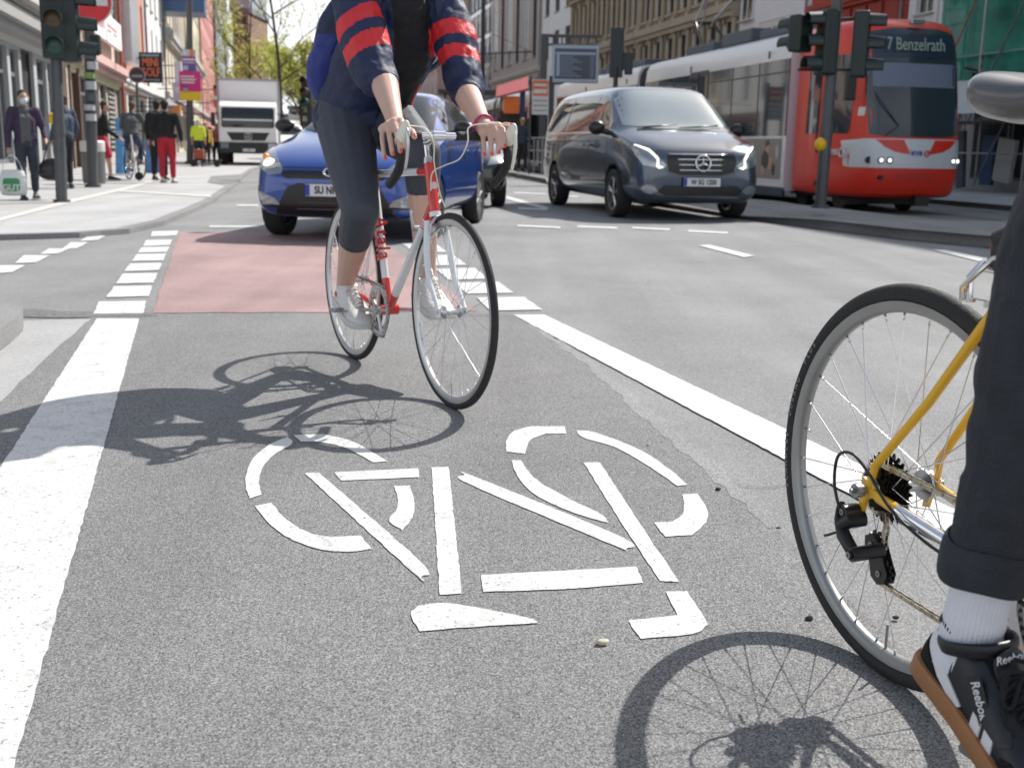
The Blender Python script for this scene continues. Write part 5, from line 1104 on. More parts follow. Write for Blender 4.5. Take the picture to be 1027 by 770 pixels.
# --- vehicles further back
def simple_car(Mx, m, label, cat='car', stx=None, grp=None):
    t = thing('hatchback' if cat == 'car' else 'delivery_van', label, cat, M=Mx); S_ = stx or stc
    b = car_body(t, S_, m, [(1.26, .31, .355), (-1.26, .31, .355)] if not stx else [(1.64, .34, .40), (-1.60, .34, .40)], 1); v = bvh_of(b)
    if not stx:
        pfront('windscreen', v, [(-.65, 1.04), (.65, 1.04), (.55, 1.38), (-.55, 1.38)], GLASS, t, .006, .12)
        for s in (-1, 1):
            pside('side_window', v, [(.44, 1.01), (-1.02, 1.05), (-.92, 1.33), (-.70, 1.37), (.02, 1.37), (.20, 1.28)], s, GLASS, t, .004, .15)
            pfront('headlight', v, [(y*s, z) for y, z in [(.50, .62), (.74, .66), (.80, .80), (.58, .74)]][::s], LGL if s > 0 else LLIT, t, .012, .06)
            for x in (1.26, -1.26): car_wheel(t, (x, s*.755, .305), .305, .19, s, 5, ALU, .66)
            q = MB(); q.ell((.50, s*.95, 1.07), (.06, .10, .07)); q.build('wing_mirror', LBLK, t, smooth='all')
        pfront('grille', v, [(-.55, .26), (.55, .26), (.42, .52), (-.42, .52)], LBLK, t, .006, .1)
    else:
        pfront('windscreen', v, [(-.76, 1.29), (.76, 1.29), (.71, 1.73), (-.71, 1.73)], GLASS, t, .006, .15)
        for s in (-1, 1):
            pfront('headlight', v, [(y*s, z) for y, z in [(.55, .74), (.82, .76), (.86, .95), (.62, .88)]][::s], LGL, t, .012, .08)
            for x in (1.64, -1.60): car_wheel(t, (x, s*.86, .335), .335, .22, s, 5, ALU, .66)
        pfront('grille', v, [(-.45, .66), (.45, .66), (.47, .88), (-.47, .88)], LBLK, t, .006, .1)
    return t
simple_car(place(-.93, 16.6, (-.13, 1), 1.0, 0, 1.96), mat('car_black', (.008, .009, .010), .22, .3, coat=1.), 'black car half hidden directly behind the blue hatchback')
simple_car(place(-12.1, 60, (-.22, 1), 1.05, 0, 2.5), TW, 'white van following in the lane beside the box lorry', 'van', stv)
# ------------------------------------------------------------------ the tram
TR = mat('tram_red', (.62, .024, .008), .38, .0, var=.08, coat=.2); TWH = mat('tram_white', (.62, .64, .66), .35, var=.05, vs=2, coat=.3); TSIL = mat('tram_silver', (.55, .57, .60), .35, .1, var=.05)
TDK = mat('tram_glass', (.030, .038, .050), .06, 0, var=.3, vs=1, coat=.3); TGR = mat('tram_roof_grey', (.07, .085, .11), .6, var=.2, vs=3)  # tram glass: reflected street is partly put into the bluish base colour
axb = Vector((-.196, .981, 0)); fc = Vector((8.10, 22.75, -.30)); MT = frameM(fc, -axb)
tram = thing('tram', 'red and white tram showing Benzelrath on its destination display, pantograph raised', 'tram', M=MT)
def plan(xo, k, x1=-4.3):
    pts = [(x1, -1.32), (-1.9, -1.32), (-1.2, -1.29), (-.65, -1.20), (-.28, -1.06), (-.10, -.86), (-.02, -.45), (0, 0)]
    return [(x if x <= -1.9 else x+xo*min(1, (x+1.9)/1.2), y*k) for x, y in pts]
rings = []
for z, xo, k in ((.30, -.22, .95), (.38, -.10, .975), (.60, .0, 1.), (.95, .02, 1.), (1.30, .0, 1.), (1.52, -.03, 1.), (1.60, -.06, 1.), (2.3, -.18, 1.), (3.0, -.32, .99), (3.45, -.42, .975), (3.68, -.52, .95), (3.84, -.72, .87), (3.92, -1.05, .70), (3.94, -1.4, .40)):
    p = plan(xo, k); rings.append([(x, y, z) for x, y in p]+[(x, -y, z) for x, y in p[-2::-1]])
q = MB(); q.loft(rings, capped=True, closed=True); cabo = q.build('cab', TR, tram, smooth='x', ang=30); cabo.parent = None
m = cabo.modifiers.new('s', 'SUBSURF'); m.levels = 1; m.render_levels = 1; bake(cabo); cabo.parent = tram
for p in cabo.data.polygons: p.use_smooth = True
bv = bvh_of(cabo)
def tf(name, poly, m, off=.006, step=.09, sk=.015): return patch(name, bv, poly, FM, m, tram, off, step, sk)
tf('windscreen', [(-.98, 1.58), (-.5, 1.54), (.5, 1.54), (.93, 1.58), (.96, 2.4), (.95, 3.2), (.88, 3.60), (.5, 3.68), (-.5, 3.68), (-.92, 3.60), (-1.00, 3.2), (-1.02, 2.4)], TDK, .010)
disp = tf('destination_display', rrect(-.90, .86, 3.10, 3.54, .05), mat('display_dark', (.02, .035, .06), .2), .022)
LED = mat('led_text', (.26, .33, .28), .5, emit=.05)
text('display_text', '7 Benzelrath', .36, viewM((-.335+.02, -.10, 3.34), (0, 1, 0), (-.19, 0, 1)), LED, disp, .003, sx=.70)
tf('sun_blind', rrect(-.92, .86, 2.52, 2.98, .05), mat('blind_grey', (.14, .17, .24), .5), .014)
q = MB(); q.tube([(-.02, -.75, 1.58), (-.10, -.45, 1.75), (-.20, -.98, 2.40)], .014, 6); q.tube([(-.08, .2, 1.60), (-.14, -.2, 1.66), (-.16, -.55, 1.86)], .012, 6); q.build('wiper', LBLK, tram)
sb = tf('front_band', [(-1.22, .95), (-1.15, .93), (1.15, .93), (1.22, .95), (1.24, 1.46), (1.05, 1.50), (.5, 1.505), (-.5, 1.505), (-1.05, 1.50), (-1.24, 1.46)], TSIL, .008, .07)
for s in (-1, 1):
    Y_ = lambda P: [(y*s, z) for y, z in P][::s]
    tf('band_wedge', Y_([(.34, 1.485), (.88, 1.485), (.72, 1.34), (.52, 1.25), (.30, 1.21), (.20, 1.205)]), TR, .014, .05)
    for y in (.82, .98) if s > 0 else (.62, .78, .98):
        P = bv.ray_cast(Vector((4, y*s, 1.08)), Vector((-1, 0, 0)))[0]; q = MB(); q.cyl(P-Vector((.02, 0, 0)), P+Vector((.025, 0, 0)), .072, n=20)
        lo = q.build('headlight', LBLK if (s < 0 and y == .98) else LGL, tram, smooth='x')
        if not (s < 0 and y == .98): q = MB(); q.ell(P+Vector((.02, 0, 0)), (.02, .04, .04)); q.build('lamp', mat('lamp_dim', (1, .96, .85), .3, emit=1.2), lo, smooth='all')
P = bv.ray_cast(Vector((4, 0, 1.16)), Vector((-1, 0, 0)))[0]
text('emblem_text', 'KVB', .13, viewM(P+Vector((.016, -.06, .06)), (0, 1, 0), (0, 0, 1)), PLB, sb, .002, bold=.003)
q = MB(); q.T = viewM(P+Vector((.016, .16, .06)), (0, 1, 0), (0, 0, 1)); q.tube([(.055*math.cos(a), .055*math.sin(a), 0) for a in [2*math.pi*j/20 for j in range(20)]], .012, 6, closed=True); q.box((0, 0, 0), (.07, .012, .01)); q.build('emblem', TR, sb)
q = MB(); q.T = Matrix.Identity(4); q.box((P.x-.008, -.14, 1.15), (.02, .006, .34), rot=(R(28), 0, 0)); q.box((P.x-.008, .14, 1.15), (.02, .006, .34), rot=(R(-28), 0, 0)); q.build('coupler_hatch', DARKST, sb)
q = MB(); q.box((-.52, 0, 3.80), (.10, .30, .10)); q.build('roof_lamp', LGL, tram, bevel=.02)
tf('tow_flap', rrect(-.45, .45, .66, .84, .03), mat('tram_red_dark', (.50, .028, .015), .35), .006)
q = MB(); q.cyl((-.10, -.78, .74), (-.02, -.78, .74), .045); q.build('socket', LBLK, tram)
def tside(name, poly, m, off=.008, step=.15, s=-1): return patch(name, bv, [(-x, z) for x, z in poly] if s > 0 else poly, LMx if s > 0 else RMx, m, tram, off, step, .012)
for s in (-1, 1):
    tside('cab_window', rrect(-1.62, -.72, 1.60, 3.18, .06), TDK, s=s)
    d_ = tside('cab_door', rrect(-2.52, -1.76, .48, 3.20, .05), TR, .010, s=s); tside('door_window', rrect(-2.44, -1.84, 1.60, 3.10, .05), TDK, .016, s=s)
    q = MB(); q.tube([(-1.74, s*1.36, 1.2), (-1.74, s*1.40, 1.3), (-1.74, s*1.40, 2.2), (-1.74, s*1.36, 2.3)], .018, 8); q.build('grab_handle', LBLK, tram)
    tside('vent', rrect(-1.9, -1.55, .50, .62, .02), LBLK, .012, s=s); tside('number_sticker', rrect(-.56, -.42, 1.95, 2.12, .02), PLW, .012, s=s)
    q = MB(); q.box((-.42, s*1.40, 2.55), (.12, .22, .62)); q.cyl((-.5, s*1.12, 2.95), (-.42, s*1.40, 2.9), .025); q.build('wing_mirror', LBLK, tram, bevel=.03)
text('side_lettering', 'KVB', .16, viewM((-1.10, -1.305, 1.22), (1, .04, 0), (0, 0, 1)), PLW, tram, .012, bold=.003)
q = MB(); q.T = viewM((-.80, -1.285, 1.22), (1, .15, 0), (0, 0, 1)); q.tube([(.085*math.cos(a), .085*math.sin(a), 0) for a in [2*math.pi*j/20 for j in range(20)]], .02, 6, closed=True); q.build('emblem', PLW, tram)
# carriages behind the cab
ROOF = [(1.32, .34), (1.33, .9), (1.33, 3.30), (1.30, 3.60), (1.20, 3.80), (.95, 3.90), (0, 3.93)]
def carriage(x0, x1, doors, k):
    prof = ROOF+[(-y, z) for y, z in ROOF[-2::-1]]; q = MB(); q.loft([[(x0, y, z) for y, z in prof], [(x1, y, z) for y, z in prof]])
    co = q.build('carriage', TWH, tram, smooth='x', ang=25)
    for s in (-1, 1):
        q = MB(); y = s*1.334
        edges = [x0-.02]; 
        for dx in doors: edges += [dx+.75, dx-.75]
        edges.append(x1+.15)
        for a, b in zip(edges[::2], edges[1::2]):
            if a-b > .3: q.box(((a+b)/2, y, 2.42), (a-b, .012, 1.70))
        if q.v:
            wb_ = q.build('window_band', TDK, co)
            q = MB()
            for a, b in zip(edges[::2], edges[1::2]):
                n = max(1, round((a-b)/1.5))
                for j in range(n+1): q.box((a+(b-a)*j/n, y+s*.006, 2.42), (.05, .012, 1.70))
                q.box(((a+b)/2, y+s*.008, 2.98), (a-b, .010, .035))
            q.build('window_bar', LBLK, wb_)
        for dx in doors:
            q = MB(); q.box((dx, y, 1.95), (1.42, .02, 2.75)); do_ = q.build('door', LBLK, co)
            q = MB()
            for e in (-.36, .36): q.box((dx+e, y+s*.012, 2.15), (.60, .012, 2.05))
            q.build('door_glass', TDK, do_); q = MB(); q.box((dx, y+s*.022, 1.9), (.03, .02, 2.7)); q.box((dx-.66, y+s*.02, 2.0), (.08, .02, 1.0), mi=1); q.build('door_edge', [LBLK, mat('yellow_grip', (.75, .5, .02), .4)], do_)
        q = MB(); q.box(((x0+x1)/2, s*1.30, .30), (x0-x1, .05, .22)); q.build('skirt', TDK, co)
        for xx in ([x0-1.2, x0-6.5]): q = MB(); q.box((xx, y+s*.003, 3.42), (.06, .02, .16)); q.build('marker_lamp', TGR, co)
    q = MB()
    for a, b, h, w in ((x0-.8, x0-3.0, .22, 1.7), (x0-3.4, x0-5.4, .34, 1.8), (x0-6.4, x0-8.6, .26, 1.5)):
        if b > x1: q.box(((a+b)/2, 0, 3.93+h/2), (a-b, w, h))
    if q.v: q.build('roof_box', TGR, co, bevel=.04)
    return co
def bellows(x0, x1):
    q = MB(); n = 8
    q.loft([[(x0+(x1-x0)*i/n, y*(.97 if i % 2 else .93), .45+(z-.45)*(.985 if i % 2 else .965)) for y, z in ROOF+[(-y, z) for y, z in ROOF[-2::-1]]] for i in range(n+1)]); return q.build('bellows', mat('bellows', (.03, .032, .036), .8), tram)
c_a = carriage(-3.4, -14.0, [-9.2], 0); bellows(-14.0, -14.9); carriage(-14.9, -26.2, [-19.4], 1)
# advert panel on the first carriage side: photographic poster, simplified to its patches of colour
q = MB(); q.box((-4.65, -1.342, 1.05), (2.1, .010, .92), mi=0); q.prism([(-5.55, .68), (-4.85, .68), (-5.22, 1.42)], -1.354, -1.349, Matrix(((1, 0, 0, 0), (0, 0, 1, 0), (0, 1, 0, 0), (0, 0, 0, 1))), mi=1)
for x, z, rx, rz, mi in ((-3.82, 1.30, .11, .13, 3), (-3.85, 1.38, .13, .10, 2), (-3.95, 1.02, .22, .22, 2), (-3.65, .95, .10, .16, 3), (-4.05, .78, .12, .12, 3), (-3.45, .8, .10, .14, 2), (-3.3, 1.2, .06, .16, 4)): q.ell((x-.5, -1.350, z), (rx, .004, rz), 14, 6, mi=mi)
q.build('advert_panel', [mat('ad_dark', (.22, .20, .19), .4), PLW, mat('ad_black', (.02, .015, .015), .4), mat('ad_skin', (.45, .25, .17), .4), mat('ad_cream', (.5, .47, .4), .4)], c_a)
# bogies
for xb_ in (-2.6, -12.5, -24.5):
    q = MB(); q.box((xb_, 0, .42), (2.4, 1.9, .3))
    for dx in (-.9, .9):
        for s in (-1, 1): q.cyl((xb_+dx, s*.66, .33), (xb_+dx, s*.80, .33), .33, n=24)
    q.box((xb_+1.2, 0, .25), (.1, 1.6, .2)); q.build('bogie', DARKST, tram)
q = MB(); q.cyl((-.35, .15, .35), (.0, .15, .28), .07); q.box((-.1, .15, .28), (.22, .3, .2)); q.build('coupler', DARKST, tram)
# pantograph
q = MB(); x0 = -11.3; z0 = 3.95
for s in (-1, 1):
    q.tube([(x0, s*.45, z0+.12), (x0-1.35, s*.28, z0+1.05)], .045, 8); q.tube([(x0-1.35, s*.28, z0+1.05), (x0+.55, s*.55, z0+1.95)], .03, 8, mi=1)
    q.tube([(x0-1.2, s*.18, z0+.95), (x0-.9, s*.18, z0+1.15), (x0+.55, s*.55, z0+1.95)], .02, 8, mi=1)
for dx in (-.15, .15): q.tube([(x0+.55+dx, -.95, z0+1.88), (x0+.55+dx, -.7, z0+2.0), (x0+.55+dx, .7, z0+2.0), (x0+.55+dx, .95, z0+1.88)], .03, 6)
q.box((x0-.2, 0, z0+.1), (1.6, 1.1, .12)); q.cyl((x0-1.35, -.34, z0+1.05), (x0-1.35, .34, z0+1.05), .05); q.cyl((x0+.1, 0, z0+.2), (x0-.7, 0, z0+.45), .07)
q.build('pantograph', [DARKST, ALU], tram, smooth='x')
# second coupled tram behind
MT2 = frameM(fc+axb*27.6, -axb); tram_keep = tram; tram = thing('tram', 'white rear tram unit coupled behind the red-fronted tram, mostly behind the van and platform', 'tram', M=MT2)
carriage(-.2, -13.0, [-3.0, -9.2], 0); bellows(-13.0, -13.9); carriage(-13.9, -26.2, [-19.4], 1)
q = MB(); q.box((.1, 0, .5), (.9, .3, .25)); q.build('coupler', DARKST, tram)

# ------------------------------------------------------------------ signals, signs, platform things
SGN = mat('signal_green_black', (.012, .022, .020), .5, var=.2); VIS = mat('visor_dark', (.018, .03, .03), .4)
def leaning(base, topP, r0, r1, name, parent, m=GREYP, collar=True):
    q = MB(); n = 1
    q.tube([base, base+(topP-base)*.33, topP], [r0, r0, r1], 16)
    if collar: q.cyl(base+(topP-base)*.30, base+(topP-base)*.345, r0*1.12, n=16); q.cyl(base, base+(topP-base)*.012, r0*1.5, n=16)
    return q.build(name, m, parent, smooth='x')
def signal_head(parent, c, facing, n=3, w=.30, h=.95, d=.22, lit=None, lens=(.03, .09, .08)):
    """three-lamp head; facing = horizontal direction the lamps look"""
    M = frameM(c, facing); q = MB(); q.T = M; q.box((0, 0, 0), (d, w, h)); o = q.build('signal_head', SGN, parent, bevel=.03)
    for k in range(n):
        z = h*(.5-(k+.5)/n); q = MB(); q.T = M; q.lathe([(.0001, d/2+.002), (w*.36, d/2+.002), (w*.36, d/2+.012), (.0001, d/2+.02)], 20, (0, 0, z), (1, 0, 0))
        q.build('lens', mat('lens_%d' % k, [(.08, .01, .01), (.09, .05, .01), (.01, .07, .05)][k % 3], .25), o, smooth='x')
        q = MB(); q.T = M; pts = []
        for j in range(13):
            a = R(-20+220*j/12); pts.append((math.cos(a)*w*.42, math.sin(a)*w*.42))
        q.add([(d/2, y, z+zz) for y, zz in pts]+[(d/2+w*.75, y*.92, z+zz*.92-.01) for y, zz in pts]+[(d/2, y*.94, z+zz*.94) for y, zz in pts]+[(d/2+w*.75, y*.86, z+zz*.86-.01) for y, zz in pts],
              [(j, j+1, 14+j, 13+j) for j in range(12)]+[(26+j, 39+j, 40+j, 27+j) for j in range(12)]+[(13+j, 14+j, 40+j, 39+j) for j in range(12)])
        q.build('visor', VIS, o, smooth='x')
    return o
# right hand pole on the island
base = AT(822, 216, 16.6); base.z = .10; top = AT(843, -40, 16.6)
p_ = thing('traffic_light', 'leaning grey traffic light pole with three black heads on the island before the red tram', 'traffic light', base); B_ = lambda v: Vector(v)-base
leaning(Vector((0, 0, 0)), B_(top), .085, .075, 'pole', p_)
signal_head(p_, B_(AT(829, 43, 16.6)), (-.95, -.25, 0), 3, .30, .90); signal_head(p_, B_(AT(863, 45, 16.65)), (.9, -.35, 0), 3, .30, .92); signal_head(p_, B_(AT(803, 34, 16.7)), (-.6, .8, 0), 2, .30, .52)
q = MB()
for y in (18, 70): q.cyl(B_(AT(800, y if y > 20 else 22, 16.62)), B_(AT(868, y, 16.62)), .022)
q.build('bracket', SGN, p_)
q = MB(); q.ell(B_(AT(823, 145, 16.55)), (.09, .08, .10)); q.build('push_button', mat('signal_yellow', (.80, .45, .01), .35), p_, smooth='all')
# left poles
base = AT(62, 202.5, 15.3); base.z = .05; top = AT(53, -30, 15.3)
p_ = thing('traffic_light', 'grey pole with large black traffic light heads nearest the woman with the shopping bag', 'traffic light', base)
leaning(Vector((0, 0, 0)), B_(top), .075, .062, 'pole', p_)
signal_head(p_, B_(AT(53, 20, 15.25)), (.35, -.94, 0), 3, .30, 1.0, .24); signal_head(p_, B_(AT(70, 26, 15.35)), (.98, .2, 0), 3, .30, .95, .22)
q = MB(); q.cyl(B_(AT(53, 58, 15.3)), B_(AT(72, 58, 15.35)), .025); q.build('bracket', SGN, p_)
q = MB(); q.ell(B_(AT(52.5, 119, 15.4)), (.05, .05, .08)); q.build('push_button', MATS['signal_yellow'], p_, smooth='all')
base = AT(93, 186, 20.5); base.z = .05; top = AT(88, -40, 20.5)
p_ = thing('road_sign', 'round red no entry sign with white bar on a stickered grey pole', 'sign', base)
leaning(Vector((0, 0, 0)), B_(top), .095, .085, 'pole', p_)
Ms_ = viewM(B_(AT(90, 2, 20.38)), (.97, .22, 0), (0, 0, 1)); q = MB(); q.T = Ms_; q.cyl((0, 0, -.01), (0, 0, .01), .385, n=48, mi=0); q.cyl((0, 0, .01), (0, 0, .016), .360, n=48, mi=1); q.box((0, .0, .020), (.60, .125, .010), mi=0)
sg_ = q.build('sign_face', [PLW, mat('sign_red', (.60, .012, .02), .35)], p_, smooth='x')
q = MB()
for k, (yy, sc, c_) in enumerate([(48, .12, 0), (57, .10, 1), (66, .13, 0), (76, .10, 2), (86, .14, 0), (98, .13, 1), (108, .10, 0), (118, .12, 0)]):
    P = B_(AT(91+(k % 3-1)*1.5, yy, 20.40)); q.cyl(P-Vector((0, -.012, sc/2)), P+Vector((0, .012, sc/2)), .094, n=12, mi=c_)
q.build('sticker', [mat('sticker_pale', (.45, .46, .48), .6, var=.35, vs=30), mat('sticker_dark', (.10, .11, .13), .6, var=.4, vs=30), mat('sticker_green', (.20, .32, .10), .6)], p_)
q = MB(); q.box(B_(AT(96, 45, 20.4)), (.16, .12, .34)); q.build('small_box', SGN, p_, bevel=.02)
# round sign on thin post further back
base = AT(139, 165, 33); base.z = .05
p_ = thing('road_sign', 'small round dark-faced sign with pale rim below the black and orange shop sign', 'sign', base)
leaning(Vector((0, 0, 0)), B_(AT(137, 70, 33)), .035, .035, 'pole', p_, collar=False)
q = MB(); q.T = viewM(B_(AT(137.5, 75.5, 32.9)), (.97, .22, 0), (0, 0, 1)); q.cyl((0, 0, -.01), (0, 0, .01), .23, n=32, mi=0); q.cyl((0, 0, .01), (0, 0, .02), .20, n=32, mi=1); q.box((0, -.03, .022), (.30, .07, .008), mi=2); q.build('sign_face', [mat('sign_grey', (.3, .28, .28), .5), mat('sign_brown', (.06, .02, .02), .5), mat('sign_pale', (.22, .24, .28), .5)], p_)
# lamp post with posters
base = AT(190.5, 163.5, 44); base.z = .05
p_ = thing('lamp_post', 'tall grey post by the lorry carrying a stack of blue, magenta and yellow posters', 'lamp post', base)
leaning(Vector((0, 0, 0)), B_(AT(189.5, -60, 44)), .13, .11, 'pole', p_)
POSTC = [('poster_blue', (.05, .10, .35)), ('poster_purple', (.20, .05, .28)), ('poster_magenta', (.55, .02, .20)), ('poster_yellow', (.70, .50, .02)), ('poster_face', (.45, .27, .20)), ('poster_light', (.42, .47, .58)), ('poster_orange', (.65, .22, .04))]
pm_ = [mat(n, c, .5, var=.1, vs=3) for n, c in POSTC]
def poster(x0, y0, x1, y1, d, items):
    a, b = AT(x0, y1, d), AT(x1, y0, d); w, h = b.x-a.x, b.z-a.z; c = (a+b)/2; q = MB(); q.T = viewM(B_(c), (1, .05, 0), (0, 0, 1)); q.box((0, 0, 0), (w, h, .03), mi=items[0])
    for k, (ix, iy, iw, ih, mi) in enumerate(items[1:]): q.box((w*ix, h*iy, .018+.003*k), (w*iw, h*ih, .006), mi=mi)
    return q.build('poster', pm_+[PLW], p_)
poster(183, 50, 196, 57, 43.75, [5, (.2, 0, .3, 1, 6), (-.3, 0, .3, .6, 7)]); poster(183, 57, 196, 72, 43.7, [1, (0, .3, .9, .12, 7), (0, .1, .8, .1, 5), (.25, -.3, .5, .35, 0), (-.25, -.25, .4, .3, 5)])
poster(181, 72, 201, 101, 43.6, [2, (-.12, .32, .65, .05, 7), (-.08, .22, .7, .05, 7), (-.1, .12, .6, .05, 7), (0, -.34, 1, .30, 3), (-.22, -.12, .22, .24, 4), (-.22, -.02, .26, .10, 1)])
poster(174, 83, 183, 101, 43.8, [5, (0, .1, .6, .3, 7)])
# litter bin
base = AT(94, 170, 21.8); base.z = .05
b_ = thing('litter_bin', 'tall grey litter bin with pale rounded opening behind the sign pole', 'litter bin', base)
q = MB(); q.lathe([(.0001, .02), (.20, .02), (.215, .08), (.22, .66), (.0001, .67)], 24); q.build('bin_body', mat('bin_grey', (.15, .155, .15), .5, .3, var=.15), b_, smooth='x')
q = MB(); q.lathe([(.223, .62), (.232, .64), (.232, .80), (.21, .83), (.18, .81), (.18, .67)], 24, closed=True); ho_ = q.build('bin_rim', mat('bin_rim_pale', (.60, .60, .58), .5), b_, smooth='x')
q = MB(); q.ell((.04, -.21, .73), (.08, .035, .05)); q.build('bin_slot', BLK, ho_, smooth='all')
# departure board
def at_base(px, d, z=.12): p = AT(px, 150, d); p.z = z; return p
base = at_base(548, 38)
p_ = thing('departure_board', 'blue electronic departure board hanging in a grey steel gantry above the van', 'display board', base)
q = MB(); a = B_(AT(546, 36, 38)); b = B_(AT(601, 38, 38)); 
q.box((a.x, 0, a.z/2), (.22, .18, a.z)); q.box(((a.x+b.x)/2, 0, a.z), (b.x-a.x+.2, .14, .10)); q.box(((a.x+b.x)/2, 0, a.z-.28), (b.x-a.x, .10, .07)); q.box((a.x+.32, 0, a.z/2), (.10, .12, a.z))
for k in range(6): q.box((a.x+.3+(b.x-a.x-.4)*k/5, 0, a.z-.15), (.05, .08, .26))
q.build('gantry', mat('gantry_grey', (.07, .072, .075), .5, .4), p_, bevel=.01)
c0, c1_ = B_(AT(553, 83, 37.8)), B_(AT(601, 46, 37.8)); cc = (c0+c1_)/2; w, h = c1_.x-c0.x, c1_.z-c0.z
q = MB(); q.box(cc, (w, .22, h)); pn = q.build('board_case', mat('case_grey', (.32, .36, .42), .4, .3), p_, bevel=.03)
q = MB(); q.box(cc+Vector((0, -.115, 0)), (w*.88, .02, h*.80)); scn = q.build('screen', mat('screen_blue', (.010, .022, .050), .2), pn)
q = MB(); q.box(cc+Vector((0, -.13, h*.27)), (w*.84, .01, h*.07)); q.box(cc+Vector((-w*.37, -.13, -.06)), (w*.07, .01, h*.56), mi=0)
for k in range(9):
    z = h*.17-h*.062*k; random.seed(k); q.box(cc+Vector((-w*.30+w*(.13+.05*(k % 3))*.9, -.13, z)), (w*(.26+.10*(k % 3)), .008, h*.022), mi=1); q.box(cc+Vector((w*.36, -.13, z)), (w*.09, .008, h*.022), mi=1)
q.build('board_rows', [mat('row_pale', (.28, .36, .48), .4), mat('row_text', (.20, .26, .36), .4)], scn)
# stop sign panel red and white
base = at_base(545, 34)
p_ = thing('platform_sign', 'orange and white information panel on a dark post left of the departure board', 'sign', base)
a, b = B_(AT(533.5, 115, 34)), B_(AT(550.5, 80, 34)); q = MB(); q.box(((a.x+b.x)/2, 0, (a.z+b.z)/2), (b.x-a.x, .06, b.z-a.z), mi=0); q.box(((a.x+b.x)/2, -.033, b.z-(b.z-a.z)*.25), (b.x-a.x-.03, .01, (b.z-a.z)*.44), mi=1); q.box(((a.x+b.x)/2, -.036, b.z-(b.z-a.z)*.16), ((b.x-a.x)*.8, .01, .07), mi=0); q.box(((a.x+b.x)/2, -.036, b.z-(b.z-a.z)*.34), ((b.x-a.x)*.8, .01, .12), mi=0)
for k in range(3): q.box(((a.x+b.x)/2, -.034, a.z+.12+.14*k), ((b.x-a.x)*.85, .008, .02), mi=2)
q.build('sign_panel', [mat('sign_offwhite', (.55, .55, .53), .5), mat('sign_orange', (.62, .12, .03), .45), LBLK], p_)
q = MB(); q.box((b.x+.06, 0, (b.z+.1)/2), (.10, .10, b.z+.1)); q.box((a.x-.05, 0, (b.z+.1)/2), (.06, .08, b.z+.1)); q.build('post', DARKST, p_)
# dark signal seen from behind
base = at_base(616, 29)
p_ = thing('traffic_light', 'dark traffic light seen from behind, standing on the platform behind the van', 'traffic light', base)
q = MB(); t_ = B_(AT(619, 30, 29)); q.cyl((0, 0, 0), (t_.x, 0, t_.z-.9), .06, n=12); q.build('pole', DARKST, p_, smooth='x')
q = MB(); c_ = B_(AT(618.5, 53, 29)); q.box(c_, (.34, .05, 1.22)); q.box(c_+Vector((.05, .15, 0)), (.26, .22, .95)); q.box(c_+Vector((.32, .1, -.25)), (.20, .2, .55)); q.build('signal_head', mat('backboard', (.022, .028, .036), .5), p_, bevel=.06)
# railing of the platform
rails_ = [(.35, 31), (-.5, 37), (-1.35, 43), (-2.4, 50)]
base = Vector((rails_[0][0]+.9, rails_[0][1], .12)); p_ = thing('railing', 'grey steel railing along the tram platform behind the blue car', 'railing', base)
q = MB(); A_, B2 = Vector((rails_[0][0]+.9, rails_[0][1], .12)), Vector((rails_[-1][0]+.9, rails_[-1][1], .12)); n = 12
for h in (.35, .70, 1.08): q.cyl(B_(A_+Vector((0, 0, h))), B_(B2+Vector((0, 0, h))), .024, n=8)
q.build('rail', STEEL, p_, smooth='x')
for k in range(n+1): P = B_(A_+(B2-A_)*k/n); q = MB(); q.cyl(P, P+Vector((0, 0, 1.12)), .03, n=8); q.build('post', STEEL, p_, smooth='x')
# kiosk / shelter with orange cloth
base = at_base(512, 52); p_ = thing('market_stall', 'stall with orange cloth, red awning and blue side at the far end of the platform', 'stall', base)
def bxp(x0, y0, x1, y1, d, dep, m, name, mi=0): a, b = B_(AT(x0, y1, d)), B_(AT(x1, y0, d)); q = MB(); q.box(((a.x+b.x)/2, (a.y+b.y)/2+dep/2, (a.z+b.z)/2), (b.x-a.x, dep, b.z-a.z)); return q.build(name, m, p_, bevel=.02)
bxp(505, 97, 521, 114, 51.7, .3, mat('orange_cloth', (.75, .17, .03), .7, bump=.3, bs=6), 'cloth'); bxp(521, 92, 527, 118, 51.9, 1.2, mat('stall_blue', (.03, .06, .14), .6), 'side_panel'); bxp(500, 112, 528, 160, 52.2, 1.6, mat('stall_dark', (.05, .045, .045), .8, var=.4, vs=2), 'counter')
q = MB(); L0, L1, L2 = B_(AT(497, 99, 51.5)), B_(AT(530, 91, 51.5)), B_(AT(524, 85, 54)); q.loft([[L0, L0+Vector((0, 0, .08)), Vector((L0.x, 2.5, L0.z+.7)), Vector((L0.x, 2.5, L0.z+.62))], [L1, L1+Vector((0, 0, .1)), Vector((L1.x, 2.5, L1.z+.8)), Vector((L1.x, 2.5, L1.z+.7))]]); q.build('awning', mat('awning_red', (.35, .06, .06), .7), p_)
for dx in (-.6, .7): q = MB(); q.cyl((dx, -.3, 0), (dx, -.3, 2.6), .035); q.build('post', DARKST, p_)
